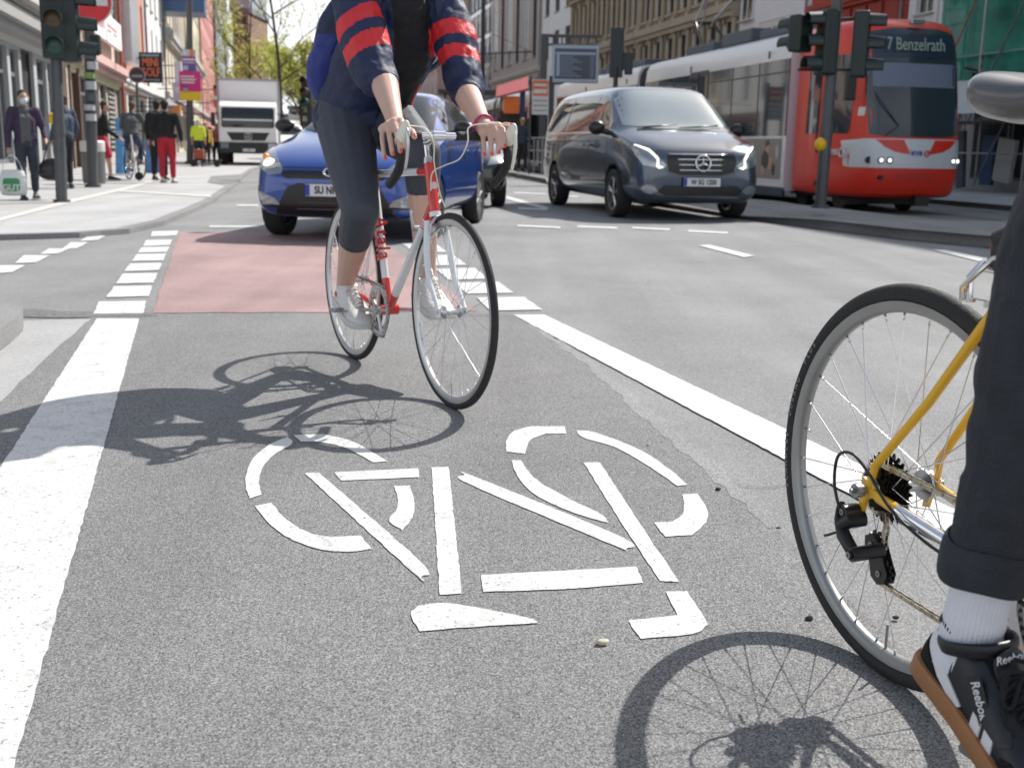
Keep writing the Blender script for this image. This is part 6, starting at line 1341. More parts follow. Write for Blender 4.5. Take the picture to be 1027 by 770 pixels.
# dark tram shelter roof in front of the facades
base = at_base(480, 60); p_ = thing('tram_shelter', 'long flat dark tram shelter roof on thin posts behind the cyclist', 'shelter', base)
a, b = B_(AT(440, 92, 60)), B_(AT(508, 97, 60)); q = MB(); q.box(((a.x+b.x)/2, .8, a.z), (b.x-a.x, 2.2, .22)); q.build('roof', LBLK, p_, bevel=.02)
for k in range(4): q = MB(); q.cyl((a.x+(b.x-a.x)*(.08+.28*k), .8, 0), (a.x+(b.x-a.x)*(.08+.28*k), .8, a.z), .06); q.build('post', DARKST, p_)
q = MB(); q.box(((a.x+b.x)/2, 1.6, 1.25), (b.x-a.x-.6, .04, 2.2)); q.build('glass_wall', mat('shelter_glass', (.10, .10, .11), .1, var=.5, vs=1.5), p_)
# catenary mast and wires
base = at_base(483, 75); p_ = thing('catenary_mast', 'dark overhead-line mast standing before the glass-fronted building', 'mast', base)
q = MB(); q.cyl((0, 0, 0), (0, 0, 14), .16, .12, n=14); q.build('pole', DARKST, p_, smooth='x')
q = MB(); q.cyl((-.4, 0, 6.7), (3.2, 0, 6.9), .045); q.cyl((0, 0, 8.2), (3.2, 0, 6.9), .02); q.build('cantilever', DARKST, p_)
# ------------------------------------------------------------------ buildings
LX = lambda y: -5.484-.234*y
RX = lambda y: 22.7-.2*y
LDIR = Vector((-.234, 1, 0)).normalized(); RDIR = Vector((-.2, 1, 0)).normalized()
WC = {}
FRW = mat('frame_white', (.62, .62, .60), .45); FRG = mat('frame_grey', (.16, .165, .17), .45); FRD = mat('frame_dark', (.03, .03, .032), .45); BLND = mat('blind', (.55, .54, .50), .7)
def window(parent, u, v0, v1, w, kind, reveal):
    key = (round(w, 2), round(v1-v0, 2), kind)
    if key not in WC:
        h = v1-v0; q = MB(); t = .07 if kind != 'shop' else .09; d = .08
        for s in (-1, 1): q.box((s*(w/2-t/2), 0, h/2), (t, d, h)); q.box((0, 0, t/2 if s < 0 else h-t/2), (w-2*t, d-.004, t))
        if kind in ('win', 'tall', 'dwin'): q.box((0, -.004, h*.5), (.06, d-.01, h-2*t)); q.box((0, -.006, h*.70), (w-2*t, d-.012, .06))
        if kind == 'shop': q.box((0, -.004, h*.78), (w-2*t, d-.01, .08)); q.box((w*.22, -.006, h*.4), (.07, d-.012, h*.76))
        if kind == 'door': q.box((0, -.004, h*.8), (w-2*t, d-.01, .10)); q.box((0, 0, .25), (w-2*t, d-.02, .5)); q.box((w*.2, -.07, h*.42), (.04, .05, .4))
        fm = {'shop': FRG, 'door': FRG, 'dwin': FRD, 'dark': FRD}.get(kind, FRW); f = q.build('window' if kind != 'door' else 'door', fm)
        g = MB(); g.box((0, .02, h/2), (w-2*t+.01, .02, h-2*t+.01)); go = g.build('pane', WGLASS if kind != 'dark' else FRD, f)
        ex = [go]
        if kind in ('win', 'tall') : 
            b = MB(); b.box((0, .006, h*.86), (w-2*t, .006, h*.20)); ex.append(b.build('blind', BLND, f))
        if kind in ('win', 'tall', 'dwin'):
            b = MB(); b.box((0, -.12, -.03), (w+.16, .26, .06)); ex.append(b.build('sill', mat('sill_stone', (.40, .39, .37), .8), f))
        WC[key] = (f, ex); o = f
        for e in ex: pass
    else:
        f, ex = WC[key]; o = f.copy(); COL.objects.link(o)
        for e in ex: c = e.copy(); COL.objects.link(c); c.parent = o
    o.parent = parent; o.location = (u, reveal, v0); return o
def wall_mesh(mb, Lw, H, holes, depth, mi=0, rv=.16):
    us = sorted({0, Lw, *[round(a, 3) for h in holes for a in (h[0], h[1])]}); vs_ = sorted({0, H, *[round(a, 3) for h in holes for a in (h[2], h[3])]})
    def ishole(u, v): return any(h[0] < u < h[1] and h[2] < v < h[3] for h in holes)
    for i in range(len(us)-1):
        for j in range(len(vs_)-1):
            if not ishole((us[i]+us[i+1])/2, (vs_[j]+vs_[j+1])/2): mb.add([(us[i], 0, vs_[j]), (us[i+1], 0, vs_[j]), (us[i+1], 0, vs_[j+1]), (us[i], 0, vs_[j+1])], [(0, 1, 2, 3)], mi)
    for a, b, c, d in holes:
        mb.add([(a, 0, c), (b, 0, c), (b, 0, d), (a, 0, d), (a, rv+.1, c), (b, rv+.1, c), (b, rv+.1, d), (a, rv+.1, d)], [(0, 1, 5, 4), (1, 2, 6, 5), (2, 3, 7, 6), (3, 0, 4, 7), (4, 5, 6, 7)], mi)
    mb.add([(0, 0, 0), (Lw, 0, 0), (Lw, depth, 0), (0, depth, 0), (0, 0, H), (Lw, 0, H), (Lw, depth, H), (0, depth, H)], [(1, 2, 6, 5), (2, 3, 7, 6), (3, 0, 4, 7), (4, 5, 6, 7)], mi)
def building(name, label, side, y0, y1, H, wm, floors, bay, ww, ground=None, gm=None, trims=(), roofm=None, depth=12, kind='win', jitter=0, gh=3.6, off=0., base=.04):
    """floors: (z0, z1) of each window row; ground: list of (u0,u1,z0,z1,kind) from the near end"""
    if side < 0: near = Vector((LX(y0)-off, y0, base)); far = Vector((LX(y1)-off, y1, base))
    else: near = Vector((RX(y0)+off, y0, base-.22)); far = Vector((RX(y1)+off, y1, base-.22))
    Lw = (far-near).length; d = (far-near).normalized()
    M = frameM(near, d) if side < 0 else frameM(far, -d)
    conv = (lambda u: u) if side < 0 else (lambda u: Lw-u)
    t = thing(name, label, 'building', M=M); n = max(1, int(Lw/bay)); b_ = Lw/n
    wins = [(b_*(i+.5)-ww/2, b_*(i+.5)+ww/2, z0, z1, kind) for z0, z1 in floors for i in range(n)]
    if ground is None: ground = [(b_*(i+.12), b_*(i+.88), .35 if i % 3 else .05, gh-.75, 'shop' if i % 3 else 'door') for i in range(n)]
    G_ = []
    for u0, u1, z0, z1, k in ground: a, b = sorted((conv(u0), conv(u1))); G_.append((max(.05, a), min(Lw-.05, b), z0, z1, k))
    up = MB(); allh = [w for w in wins+G_ if w[3] < H]
    wall_mesh(up, Lw, H, [h[:4] for h in allh], depth)
    if gm:
        for i, (p0, f) in enumerate(zip(range(len(up.f)), up.f)):
            c = sum((up.v[k].z for k in f), 0)/len(f)
            if c < gh and all(up.v[k].z <= gh+.01 for k in f): up.m[i] = 1
    wo = up.build('wall', [wm, gm or wm], t)
    for u0, u1, z0, z1, k in allh: window(t, (u0+u1)/2, z0, z1, u1-u0, k, .13)
    for z, h, pr, m in trims: q = MB(); q.box((Lw/2, -pr/2, z+h/2), (Lw-.02, pr, h)); q.box((Lw/2, -pr*.35, z-h*.35), (Lw-.03, pr*.7, h*.7)); q.build('cornice', m, t)
    q = MB(); q.loft([[(-.05, -.25, H), (-.05, depth*.5, H+2.6), (-.05, depth, H)], [(Lw+.05, -.25, H), (Lw+.05, depth*.5, H+2.6), (Lw+.05, depth, H)]]); q.build('roof', roofm or mat('roof_slate', (.06, .06, .065), .7), t)
    q = MB(); q.cyl((Lw-.25, -.12, 0), (Lw-.25, -.12, H), .06, n=8); q.build('downpipe', FRG, t)
    t['u'] = Lw; return t, conv, Lw
def stucco(n, c, v=.08): return mat(n, c, .85, var=v, vs=.6, bump=.15, bs=8)
TRM = stucco('trim_stone', (.42, .41, .38)); TRW = stucco('trim_white', (.62, .61, .58))
A_, cA, LA = building('shop_building', 'white fronted building with grey shop windows and heavy grey cornice at the left edge', -1, 12, 32.2, 13, stucco('wall_white_a', (.60, .60, .58)), [(4.6, 6.6), (7.8, 9.8), (10.8, 12.4)], 3.4, 1.3,
    [(0.3, 3.0, .4, 2.9, 'shop'), (3.3, 6.0, .4, 2.9, 'shop'), (6.3, 9.0, .4, 2.9, 'shop'), (9.3, 11.9, .35, 2.9, 'shop'), (12.2, 14.4, .3, 2.9, 'shop'), (14.7, 15.7, .05, 2.9, 'door'), (16.0, 17.6, .05, 3.0, 'dark'), (18.0, 19.4, .05, 2.9, 'door'), (19.6, 20.5, .4, 2.9, 'shop')],
    stucco('wall_grey_a', (.36, .375, .38)), [(3.35, .28, .55, stucco('cornice_grey', (.30, .30, .30))), (3.80, .16, .75, TRM)], gh=3.3)
q = MB()
for k in range(9): q.ell((16.3+.12*(k % 3), -.012, 1.0+.17*k), (.16, .01, .12), 10, 6)
q.build('graffiti', mat('graffiti', (.015, .015, .02), .7), A_)
B_b, cB, LB = building('shop_building', 'peach building with long white shop sign and pink awning edge', -1, 32.2, 47, 13.5, stucco('wall_peach', (.62, .52, .44)), [(5.9, 7.9), (9.0, 11.0)], 2.9, 1.25,
    [(.4, 1.3, .05, 3.0, 'door'), (1.8, 3.0, .05, 3.0, 'dark'), (3.6, 6.6, .4, 2.9, 'shop'), (7.0, 9.4, .3, 2.9, 'shop'), (9.8, 11.6, .05, 2.9, 'door'), (12.0, 14.4, .4, 2.9, 'shop')], stucco('wall_beige', (.42, .38, .33)),
    [(3.35, .26, .6, stucco('awning_pink', (.55, .36, .33))), (3.0, .20, .2, stucco('fascia_cream', (.50, .48, .34)))], gh=3.4)
q = MB(); q.box((10.2, -.30, 4.85), (8.2, .16, 1.0)); sg_ = q.build('shop_sign', stucco('sign_white', (.72, .72, .72)), B_b)
q = MB()
for k, (x, w, h) in enumerate([(7.3, .5, .5), (7.9, .3, .6), (8.3, .35, .45), (8.8, .3, .5), (10.4, 1.2, .10), (10.4, .9, .08), (12.0, 1.6, .10), (12.2, 1.1, .08)]): q.box((x, -.385, 4.95-.18*(k % 2)*(k > 3)), (w, .012, h), rot=(0, .2*(k < 4), 0))
q.build('sign_marks', mat('sign_pink', (.55, .25, .27), .6), sg_)
q = MB()
for k in range(12): q.box((13.2, -.02, .6+.19*k), (2.2, .04, .10))
q.build('shutter', mat('shutter_grey', (.35, .35, .34), .5, .3), B_b)
for xx in (.9, 1.5, 3.3): q = MB(); q.box((xx, -.10, 1.6), (.22, .2, 3.2)); q.build('pilaster', [stucco('pilaster_brown', (.10, .055, .04)), stucco('pilaster_beige', (.5, .42, .36))][int(xx < 1)], B_b)
C_, _, _ = building('salmon_building', 'salmon brick building with narrow dark upper windows and pale panel', -1, 47.05, 60.7, 14, stucco('wall_salmon', (.50, .225, .165)), [(5.0, 7.6), (8.4, 11.0)], 2.2, .9,
    [(.5, 3.6, .05, 2.9, 'door'), (4.2, 7.2, .3, 2.9, 'shop'), (7.8, 9.4, .05, 3.0, 'door'), (9.9, 12.4, .3, 2.9, 'shop')], stucco('wall_pale_c', (.55, .53, .50)), [(3.3, .25, .35, TRW)], kind='dwin', gh=3.3)
q = MB(); q.box((2.6, -.35, 7.2), (3.6, .5, 6.2)); q.build('pale_panel', mat('panel_silver', (.42, .45, .48), .35, .4), C_)
q = MB(); q.box((.15, -.15, 6.5), (.25, .25, 13)); q.build('corner_strip', stucco('corner_red', (.35, .09, .06)), C_)
D_, _, _ = building('shop_building', 'narrow white building with slim grey windows next to the salmon one', -1, 60.75, 73.5, 13, stucco('wall_white_d', (.60, .61, .60)), [(4.4, 7.0), (8.0, 10.4)], 3.0, .8, gh=3.6, kind='dwin')
E1, _, _ = building('cream_building', 'cream building with blue box bay projecting above the street', -1, 73.6, 98, 17, stucco('wall_cream', (.58, .52, .42)), [(4.8, 7.2), (8.6, 11), (12.4, 14.8)], 3.1, 1.2, trims=[(7.6, .4, .5, TRM), (3.7, .3, .3, TRM)])
E2, _, _ = building('cream_building', 'pale yellow building with stone ledges just before the pink building', -1, 98.1, 129, 17.5, stucco('wall_cream2', (.62, .57, .42)), [(5.0, 7.6), (9, 11.6), (13, 15.4)], 3.4, 1.3, trims=[(8.1, .45, .6, TRM), (3.9, .3, .3, TRM)])
F_, _, _ = building('pink_building', 'tall pink building with rows of small windows on the left side of the street', -1, 129.2, 189, 27, stucco('wall_pink', (.56, .26, .25)), [(5+3.4*k, 7+3.4*k) for k in range(6)], 4.2, 1.4, trims=[(3.9, .3, .3, TRM)])
G_b, _, _ = building('grey_building', 'slim grey building far down the left side behind the pink one', -1, 189.4, 300, 40, stucco('wall_greyblue', (.28, .31, .34)), [(6+4*k, 8.6+4*k) for k in range(7)], 6, 2.2)
# blue oriel of the cream building
inv = E1.matrix_basis.inverted() if False else E1.matrix_world.inverted()
bpy.context.view_layer.update(); inv = E1.matrix_world.inverted()
a, b = AT(171, 24, 74.5), AT(205, -30, 76); q = MB(); lo_, hi_ = inv @ a, inv @ b
q.box((2.2, -1.3, 11.2), (3.6, 2.7, 4.4)); o = q.build('oriel', mat('oriel_blue', (.045, .10, .22), .4, var=.15), E1, bevel=.03)
o.location = (0, 0, 0); cpx = (a+b)/2
q = MB(); q.box((.38, -1.3, 11.3), (.03, 2.0, 2.6)); q.box((2.2, -2.66, 11.3), (2.8, .03, 2.6)); q.build('oriel_window', WGLASS, o)
# projecting and wall signs
def sign_thing(nm, label, x0, y0, x1, y1, d, m, side=-1):
    a, b = AT(x0, y1, d), AT(x1, y0, d); c = (a+b)/2; t = thing(nm, label, 'sign', (c.x, c.y, c.z)); q = MB(); w, h = b.x-a.x, b.z-a.z; q.box((0, 0, 0), (w, .18, h)); p = q.build('sign_face', m, t, bevel=.01)
    fx = LX(d) if side < 0 else RX(d); q = MB(); s = -1 if side < 0 else 1
    for zz in (-h*.3, h*.3): q.cyl((s*w/2, 0, zz), (fx-c.x, 0, zz), .025, n=8)
    q.build('bracket', FRD, t); return t, p, w, h
t, p, w, h = sign_thing('shop_sign', 'black hanging shop sign with orange MINI GOLF lettering', 141, 53, 162, 83, 50, mat('sign_black', (.015, .020, .028), .5))
OR = mat('letter_orange', (.75, .16, .05), .5)
text('sign_text', 'MINI', .50, viewM((0, -.095, h*.16), (1, 0, 0), (0, 0, 1)), OR, p, .004, sx=.70, bold=.012); text('sign_text', 'GOLF', .50, viewM((0, -.095, -h*.17), (1, 0, 0), (0, 0, 1)), OR, p, .004, sx=.66, bold=.012)
q = MB(); q.box((0, -.094, h*.40), (w*.8, .008, h*.07)); q.box((0, -.094, -h*.41), (w*.8, .008, h*.05)); q.build('sign_line', mat('sign_line_blue', (.25, .33, .38), .5), p)
t, p, w, h = sign_thing('shop_sign', 'small red and white hanging sign at the left of the lorry roof', 215, 86, 224, 108, 68, mat('sign_reddish', (.42, .10, .07), .5))
q = MB(); q.box((0, -.094, h*.42), (w, .01, h*.16), mi=0); q.box((0, -.097, -.08), (w*.8, .01, h*.16), mi=1); q.build('sign_band', [mat('band_brown', (.04, .015, .012), .6), PLW], p)
t, p, w, h = sign_thing('shop_sign', 'small orange lantern sign over the pavement behind the black-clad walkers', 173, 106, 181, 114, 52, mat('lamp_orange', (.60, .22, .07), .5))
t, p, w, h = sign_thing('banner', 'pale blue and white hanging banner left of the lamp post posters', 176, 62, 182, 83, 56, mat('banner_pale', (.50, .55, .62), .6))
def awning(label, y0, y1, z, m, side=-1, out=1.6):
    n_ = Vector((LX(y0), y0, z)); f_ = Vector((LX(y1), y1, z)); d = (f_-n_).normalized(); t = thing('awning', label, 'awning', M=frameM(n_, d)); L_ = (f_-n_).length
    q = MB(); q.loft([[(x, 0, .55), (x, -out, 0), (x, -out, -.22), (x, -out+.03, -.22), (x, -out+.03, -.03), (x, 0, .50)] for x in (0, L_)]); q.build('canvas', m, t)
    q = MB()
    for x in (.2, L_-.2): q.cyl((x, 0, .1), (x, -out+.05, -.05), .025, n=6)
    q.build('arm', FRD, t)
awning('brown awning over a shop just left of the lorry', 62, 72, 2.9, mat('awning_brown', (.06, .025, .02), .8)); awning('dark red awning between the lamp post and the lorry', 74, 90, 3.0, mat('awning_darkred', (.12, .03, .03), .8))
awning('grey striped awning on the white building behind the walkers', 52, 60.5, 2.8, mat('awning_grey', (.30, .31, .33), .8)); awning('blackish awning far down the pavement by the pink building', 92, 110, 3.1, mat('awning_black', (.03, .03, .03), .8))
# --- right side
OC = stucco('wall_ochre_stone', (.36, .31, .24), .2); OC2 = stucco('wall_sandstone', (.42, .37, .30), .2); TRO = stucco('trim_ochre', (.33, .28, .21), .2)
S_, _, _ = building('scaffolded_building', 'pale building behind green scaffold netting at the right edge', 1, 6, 38.2, 20, stucco('wall_pale_r', (.40, .40, .40)), [(5.2, 7.0), (8.2, 10.0), (11, 12.8)], 3.6, 1.3, gh=3.6)
W2, _, _ = building('white_building', 'white rendered building just left of the green scaffolding', 1, 38.3, 42.4, 18, stucco('wall_white_r', (.60, .60, .60)), [(6.0, 7.6), (9, 10.6)], 2.0, 1.1, gh=3.6)
R_, _, _ = building('red_building', 'red painted building with lettered fascia above the tram cab', 1, 42.5, 50.2, 17, stucco('wall_red_r', (.36, .055, .035)), [(8.6, 10.6)], 2.5, 1.4, gh=4, trims=[(5.2, .5, .3, stucco('red_trim', (.30, .05, .03))), (7.0, .22, .35, stucco('red_trim', (.30, .05, .03)))])
text('fascia_text', 'WOCO', .9, viewM((4.4, -.06, 7.75), (1, 0, 0), (0, 0, 1)), mat('letter_dark', (.03, .01, .01), .5), R_, .03, bold=.02)
q = MB()
for k in range(6): q.box((.7+1.25*k, -.06, 6.2), (.9, .1, 1.1))
q.build('fascia_panel', stucco('red_panel', (.26, .04, .03)), R_)
W3, _, _ = building('white_building', 'white building with a wide double window above the tram roof boxes', 1, 50.3, 58.1, 14, stucco('wall_white_r3', (.62, .62, .63)), [], 3, 1.3, gh=3.6)
for u0, u1, z0, z1 in ((2.3, 5.4, 5.6, 7.2), (6.2, 7.6, 7.4, 9.6), (2.3, 5.4, 8.9, 10.6)):
    window(W3, 7.95-(u0+u1)/2, z0, z1, u1-u0, 'win', -.04)
def ornate(label, y0, y1, wm, H=15):
    t, cv, Lw = building('ornate_building', label, 1, y0, y1, H, wm, [(4.9, 7.6), (9.0, 11.8)], 2.25, 1.05, trims=[(3.9, .35, .45, TRO), (8.05, .38, .55, TRO), (12.4, .45, .7, TRO)], kind='dwin', gh=3.9)
    n = max(1, int(Lw/2.25)); b_ = Lw/n
    for i in range(n+1):
        q = MB(); u = min(Lw-.2, max(.2, b_*i))
        for z0, z1 in ((4.35, 7.95), (8.5, 12.2)):
            q.cyl((u, -.16, z0+.2), (u, -.16, z1-.25), .16, .135, n=12); q.box((u, -.17, z0+.08), (.44, .38, .24)); q.box((u, -.17, z1-.12), (.42, .38, .22))
        q.build('column', TRO, t)
    for i in range(n):
        u = b_*(i+.5)
        for zt in (7.6, 11.8):
            q = MB()
            for k in range(9):
                a = R(180*k/8); q.box((u+.62*math.cos(a), -.08, zt-.02+.42*math.sin(a)), (.20, .18, .20), rot=(0, -a, 0))
            q.box((u, -.12, zt-2.85 if zt < 9 else zt-2.95), (1.3, .26, .14))
            for e in (-.5, -.25, 0, .25, .5): q.cyl((u+e, -.14, zt-3.3 if zt > 9 else zt-3.2), (u+e, -.14, zt-2.8), .05, n=6)
            q.build('window_arch', TRO, t)
    return t
ornate('weathered ochre stone building with arched windows left of the white one', 58.2, 74, OC2); ornate('darker brown stone building with columns behind the dark platform signal', 74.1, 91.7, OC, 15.5)
W4, _, _ = building('white_building', 'narrow white building with three square windows behind the departure board', 1, 91.8, 103, 17, stucco('wall_white_r4', (.64, .65, .67)), [(5.0, 7.0), (8.6, 10.8), (12.3, 14.5)], 3.6, 1.7, kind='dwin', gh=4)
T_, _, LT = building('taupe_building', 'taupe office building with tall paired white windows beside the glass tower', 1, 103.2, 128, 22, stucco('wall_taupe', (.36, .33, .32)), [(5.2, 7.4)], 3.5, 1.6, kind='dwin', gh=4, trims=[(4.0, .8, .3, stucco('fascia_pale', (.45, .45, .46))), (8.1, .25, .3, TRM)])
for k in range(6): window(T_, 2.5+4*k, 9.3, 18.0, 1.1 if k % 2 else 2.2, 'tall' if k % 2 == 0 else 'dwin', -.03)
GT = mat('curtain_glass', (.20, .25, .30), .08, .3, var=.5, vs=.25)
GL, _, LG = building('glass_building', 'glass fronted building with white panels behind the overhead-line mast', 1, 128.2, 144, 24, GT, [(1+3.2*k, 3.6+3.2*k) for k in range(7)], 2.6, 2.2, kind='tall', ground=[], gh=3)
building('brown_building', 'brown brick building just left of the glass fronted one', 1, 144.2, 172, 20, stucco('wall_brown_r', (.34, .26, .19)), [(5+3.4*k, 7.2+3.4*k) for k in range(4)], 3.6, 1.5)
building('pale_building', 'pale building farthest along the right side of the street', 1, 172.2, 240, 26, stucco('wall_pale_far', (.52, .50, .46)), [(5+3.6*k, 7.2+3.6*k) for k in range(5)], 5, 2)
# tower at the end of the street with ivy, and a far block
def block(name, label, x0, x1, ytop, d, dep, m, cat='building', rows=0, cols=0):
    a, b = AT(x0, 140, d), AT(x1, ytop, d); t = thing(name, label, cat, ((a.x+b.x)/2, d, 0)); w, h = b.x-a.x, b.z; q = MB()
    wall_mesh(q, w, h, [(w*(i+.25)/cols, w*(i+.75)/cols, h*(j+.3)/rows, h*(j+.75)/rows) for i in range(cols) for j in range(rows)] if rows else [], dep, rv=.3); q.v = [v-Vector((w/2, 0, 0)) for v in q.v]; q.build('wall', m, t)
    for i in range(cols):
        for j in range(rows): window(t, w*(i+.5)/cols-w/2, h*(j+.3)/rows, h*(j+.75)/rows, w*.5/cols, 'dwin', .2)
    q = MB(); q.box((0, dep/2, h+.4), (w+.6, dep+.6, .8)); q.build('roof', FRG, t); return t, w, h
tw, w_, h_ = block('tower', 'brown brick tower with grey top closing the street behind the lorry', 236.5, 249, 13, 185, 14, brickish('tower_brick', (.20, .12, .07), (.26, .16, .09), 2.), rows=8, cols=2)
q = MB(); q.box((0, 6, h_+2.9), (w_+.5, 13, 4.6)); q.build('plant_room', mat('plant_grey', (.30, .33, .37), .6), tw)
block('far_building', 'grey far building glimpsed left of the backpack of the cyclist', 311, 330, 48, 190, 16, stucco('wall_far', (.22, .20, .19)), rows=6, cols=3)
block('far_building', 'pale far building low between the tower and the thin tree', 250, 288, 118, 260, 16, stucco('wall_far2', (.50, .47, .42)), rows=3, cols=6)
block('far_building', 'far building low on the horizon right of the thin tree', 290, 420, 112, 280, 16, stucco('wall_far3', (.36, .33, .30)), rows=4, cols=12)
# dark signal beside the backpack
base = AT(307, 160, 27); base.z = 0; base.x -= 0
p_ = thing('traffic_light', 'black far traffic light just left of the blue backpack', 'traffic light', (base.x, 27, 0)); B_ = lambda v: Vector(v)-Vector((base.x, 27, 0))
q = MB(); q.cyl((.1, 0, 0), (.1, 0, 2.4), .06, n=10); q.build('pole', DARKST, p_); signal_head(p_, B_(AT(307.5, 92, 27)), (-.1, -1, 0), 3, .24, .72, .2)
# ------------------------------------------------------------------ scaffold
bpy.context.view_layer.update()
n0 = Vector((RX(10)-1.4, 10, -.12)); f0 = Vector((RX(37.6)-1.4, 37.6, -.12)); MSc = frameM(f0, n0-f0); LSc = (n0-f0).length
sc_ = thing('scaffolding', 'steel scaffolding with green netting, boards and diagonal braces at the right edge', 'scaffolding', M=MSc)
nb = 11
for i in range(nb+1):
    q = MB(); u = LSc*i/nb
    for y in (0, 1.0): q.cyl((u, y, 0), (u, y, 12.5), .03, n=8)
    for z in (2.1, 4.1, 6.1, 8.1, 10.1, 12.1): q.cyl((u, 0, z), (u, 1.0, z), .025, n=6)
    q.build('standard', STEEL, sc_, smooth='x')
for z in (1.1, 2.1, 3.1, 4.1, 5.1, 6.1, 8.1, 10.1, 12.1): q = MB(); q.cyl((0, 0, z), (LSc, 0, z), .024, n=6); q.build('ledger', STEEL, sc_, smooth='x')
for z in (2.05, 4.05, 6.05, 8.05, 10.05): q = MB(); q.box((LSc/2, .5, z), (LSc, .9, .05)); q.build('board', mat('scaffold_board', (.25, .2, .14), .8, var=.3), sc_)
for i in range(nb): q = MB(); q.cyl((LSc*i/nb, -.04, .1), (LSc*(i+1)/nb, -.04, 4.0), .024, n=6); q.build('brace', STEEL if i % 3 else mat('brace_red', (.35, .06, .04), .5), sc_, smooth='x')
NET = bpy.data.materials.new('green_net'); N, L = nodes(NET); b = N['Principled BSDF']; b.inputs['Roughness'].default_value = .7
tc = N.new('ShaderNodeTexCoord'); nz = N.new('ShaderNodeTexNoise'); nz.inputs['Scale'].default_value = .9; nz.inputs['Detail'].default_value = 6; L.new(tc.outputs['Object'], nz.inputs['Vector'])
rp = N.new('ShaderNodeValToRGB'); rp.color_ramp.elements[0].color = (.0, .17, .12, 1); rp.color_ramp.elements[1].color = (.02, .50, .36, 1); rp.color_ramp.elements[0].position = .3; rp.color_ramp.elements[1].position = .7; L.new(nz.outputs['Fac'], rp.inputs[0]); L.new(rp.outputs[0], b.inputs['Base Color'])
tr_ = N.new('ShaderNodeBsdfTransparent'); tl_ = N.new('ShaderNodeBsdfTranslucent'); L.new(rp.outputs[0], tl_.inputs[0]); m1 = N.new('ShaderNodeMixShader'); m1.inputs[0].default_value = .45; L.new(b.outputs[0], m1.inputs[1]); L.new(tl_.outputs[0], m1.inputs[2])
m2 = N.new('ShaderNodeMixShader'); m2.inputs[0].default_value = .22; L.new(m1.outputs[0], m2.inputs[1]); L.new(tr_.outputs[0], m2.inputs[2]); L.new(m2.outputs[0], N['Material Output'].inputs[0])
MATS['green_net'] = NET
def net(u0, u1, z0, z1, name='netting', m=NET, yy=-.10, fold=.10, seed=0, slope=0):
    q = MB(); nu, nv = max(4, int((u1-u0)*3)), max(4, int((z1-z0)*2)); rnd = random.Random(seed)
    ph = rnd.uniform(0, 6)
    q.add([(u0+(u1-u0)*i/nu, yy-slope*(1-j/nv)-abs(fold*math.sin(1.7*i*.5+ph+.3*j))*(.4+.6*abs(math.sin(math.pi*(z0+(z1-z0)*j/nv)/2))), z0+(z1-z0)*j/nv) for j in range(nv+1) for i in range(nu+1)], [(j*(nu+1)+i, j*(nu+1)+i+1, (j+1)*(nu+1)+i+1, (j+1)*(nu+1)+i) for j in range(nv) for i in range(nu)])
    return q.build(name, m, sc_, smooth='all')
for k in range(nb):
    u0, u1 = LSc*k/nb+.04, LSc*(k+1)/nb-.04
    net(u0, u1, 3.1, 7.95, seed=k); net(u0, u1, 8.05, 12.4, seed=40+k)
    if k in (5, 8, 9): net(u0, u1, .5, 3.4, seed=80+k)
TARP = mat('tarpaulin', (.42, .45, .43), .5, var=.15, vs=2, bump=.3, bs=6)
net(LSc*.02, LSc*.52, 2.25, 3.3, 'tarpaulin', TARP, -.2, .18, 3, .9)
for i in range(nb+1):
    q = MB(); u = LSc*i/nb; q.cyl((u+.3, -.42, 0), (u+.3, -.42, 12.5), .026, n=8); q.cyl((u+.3, -.42, 4.0), (u+.3, 0, 4.0), .022, n=6); q.build('standard', STEEL, sc_, smooth='x')
for i in range(0, nb, 1):
    q = MB(); q.cyl((LSc*i/nb, -.46, 2.0), (LSc*(i+1.6)/nb, -.46, 8.2), .026, n=6); q.build('brace', STEEL if i % 4 else MATS['brace_red'], sc_, smooth='x')
for z in (4.0, 6.0, 8.0): q = MB(); q.cyl((0, -.44, z), (LSc, -.44, z), .022, n=6); q.build('ledger', STEEL, sc_, smooth='x')
# hoarding, scaffold clutter and wrapped pipe behind
for k in range(14):
    q = MB(); q.box((.9+1.15*k, .55+.2*(k % 2), .9), (.35+.25*(k % 3), .12, 1.8-.25*(k % 4)), rot=(0, R(7*(k % 3)-7), 0)); q.build('stored_panel', [mat('stored_dark', (.09, .10, .12), .7, var=.4, vs=1.5), mat('stored_blue', (.03, .07, .16), .6), mat('stored_white', (.40, .40, .39), .7)][k % 3], sc_)
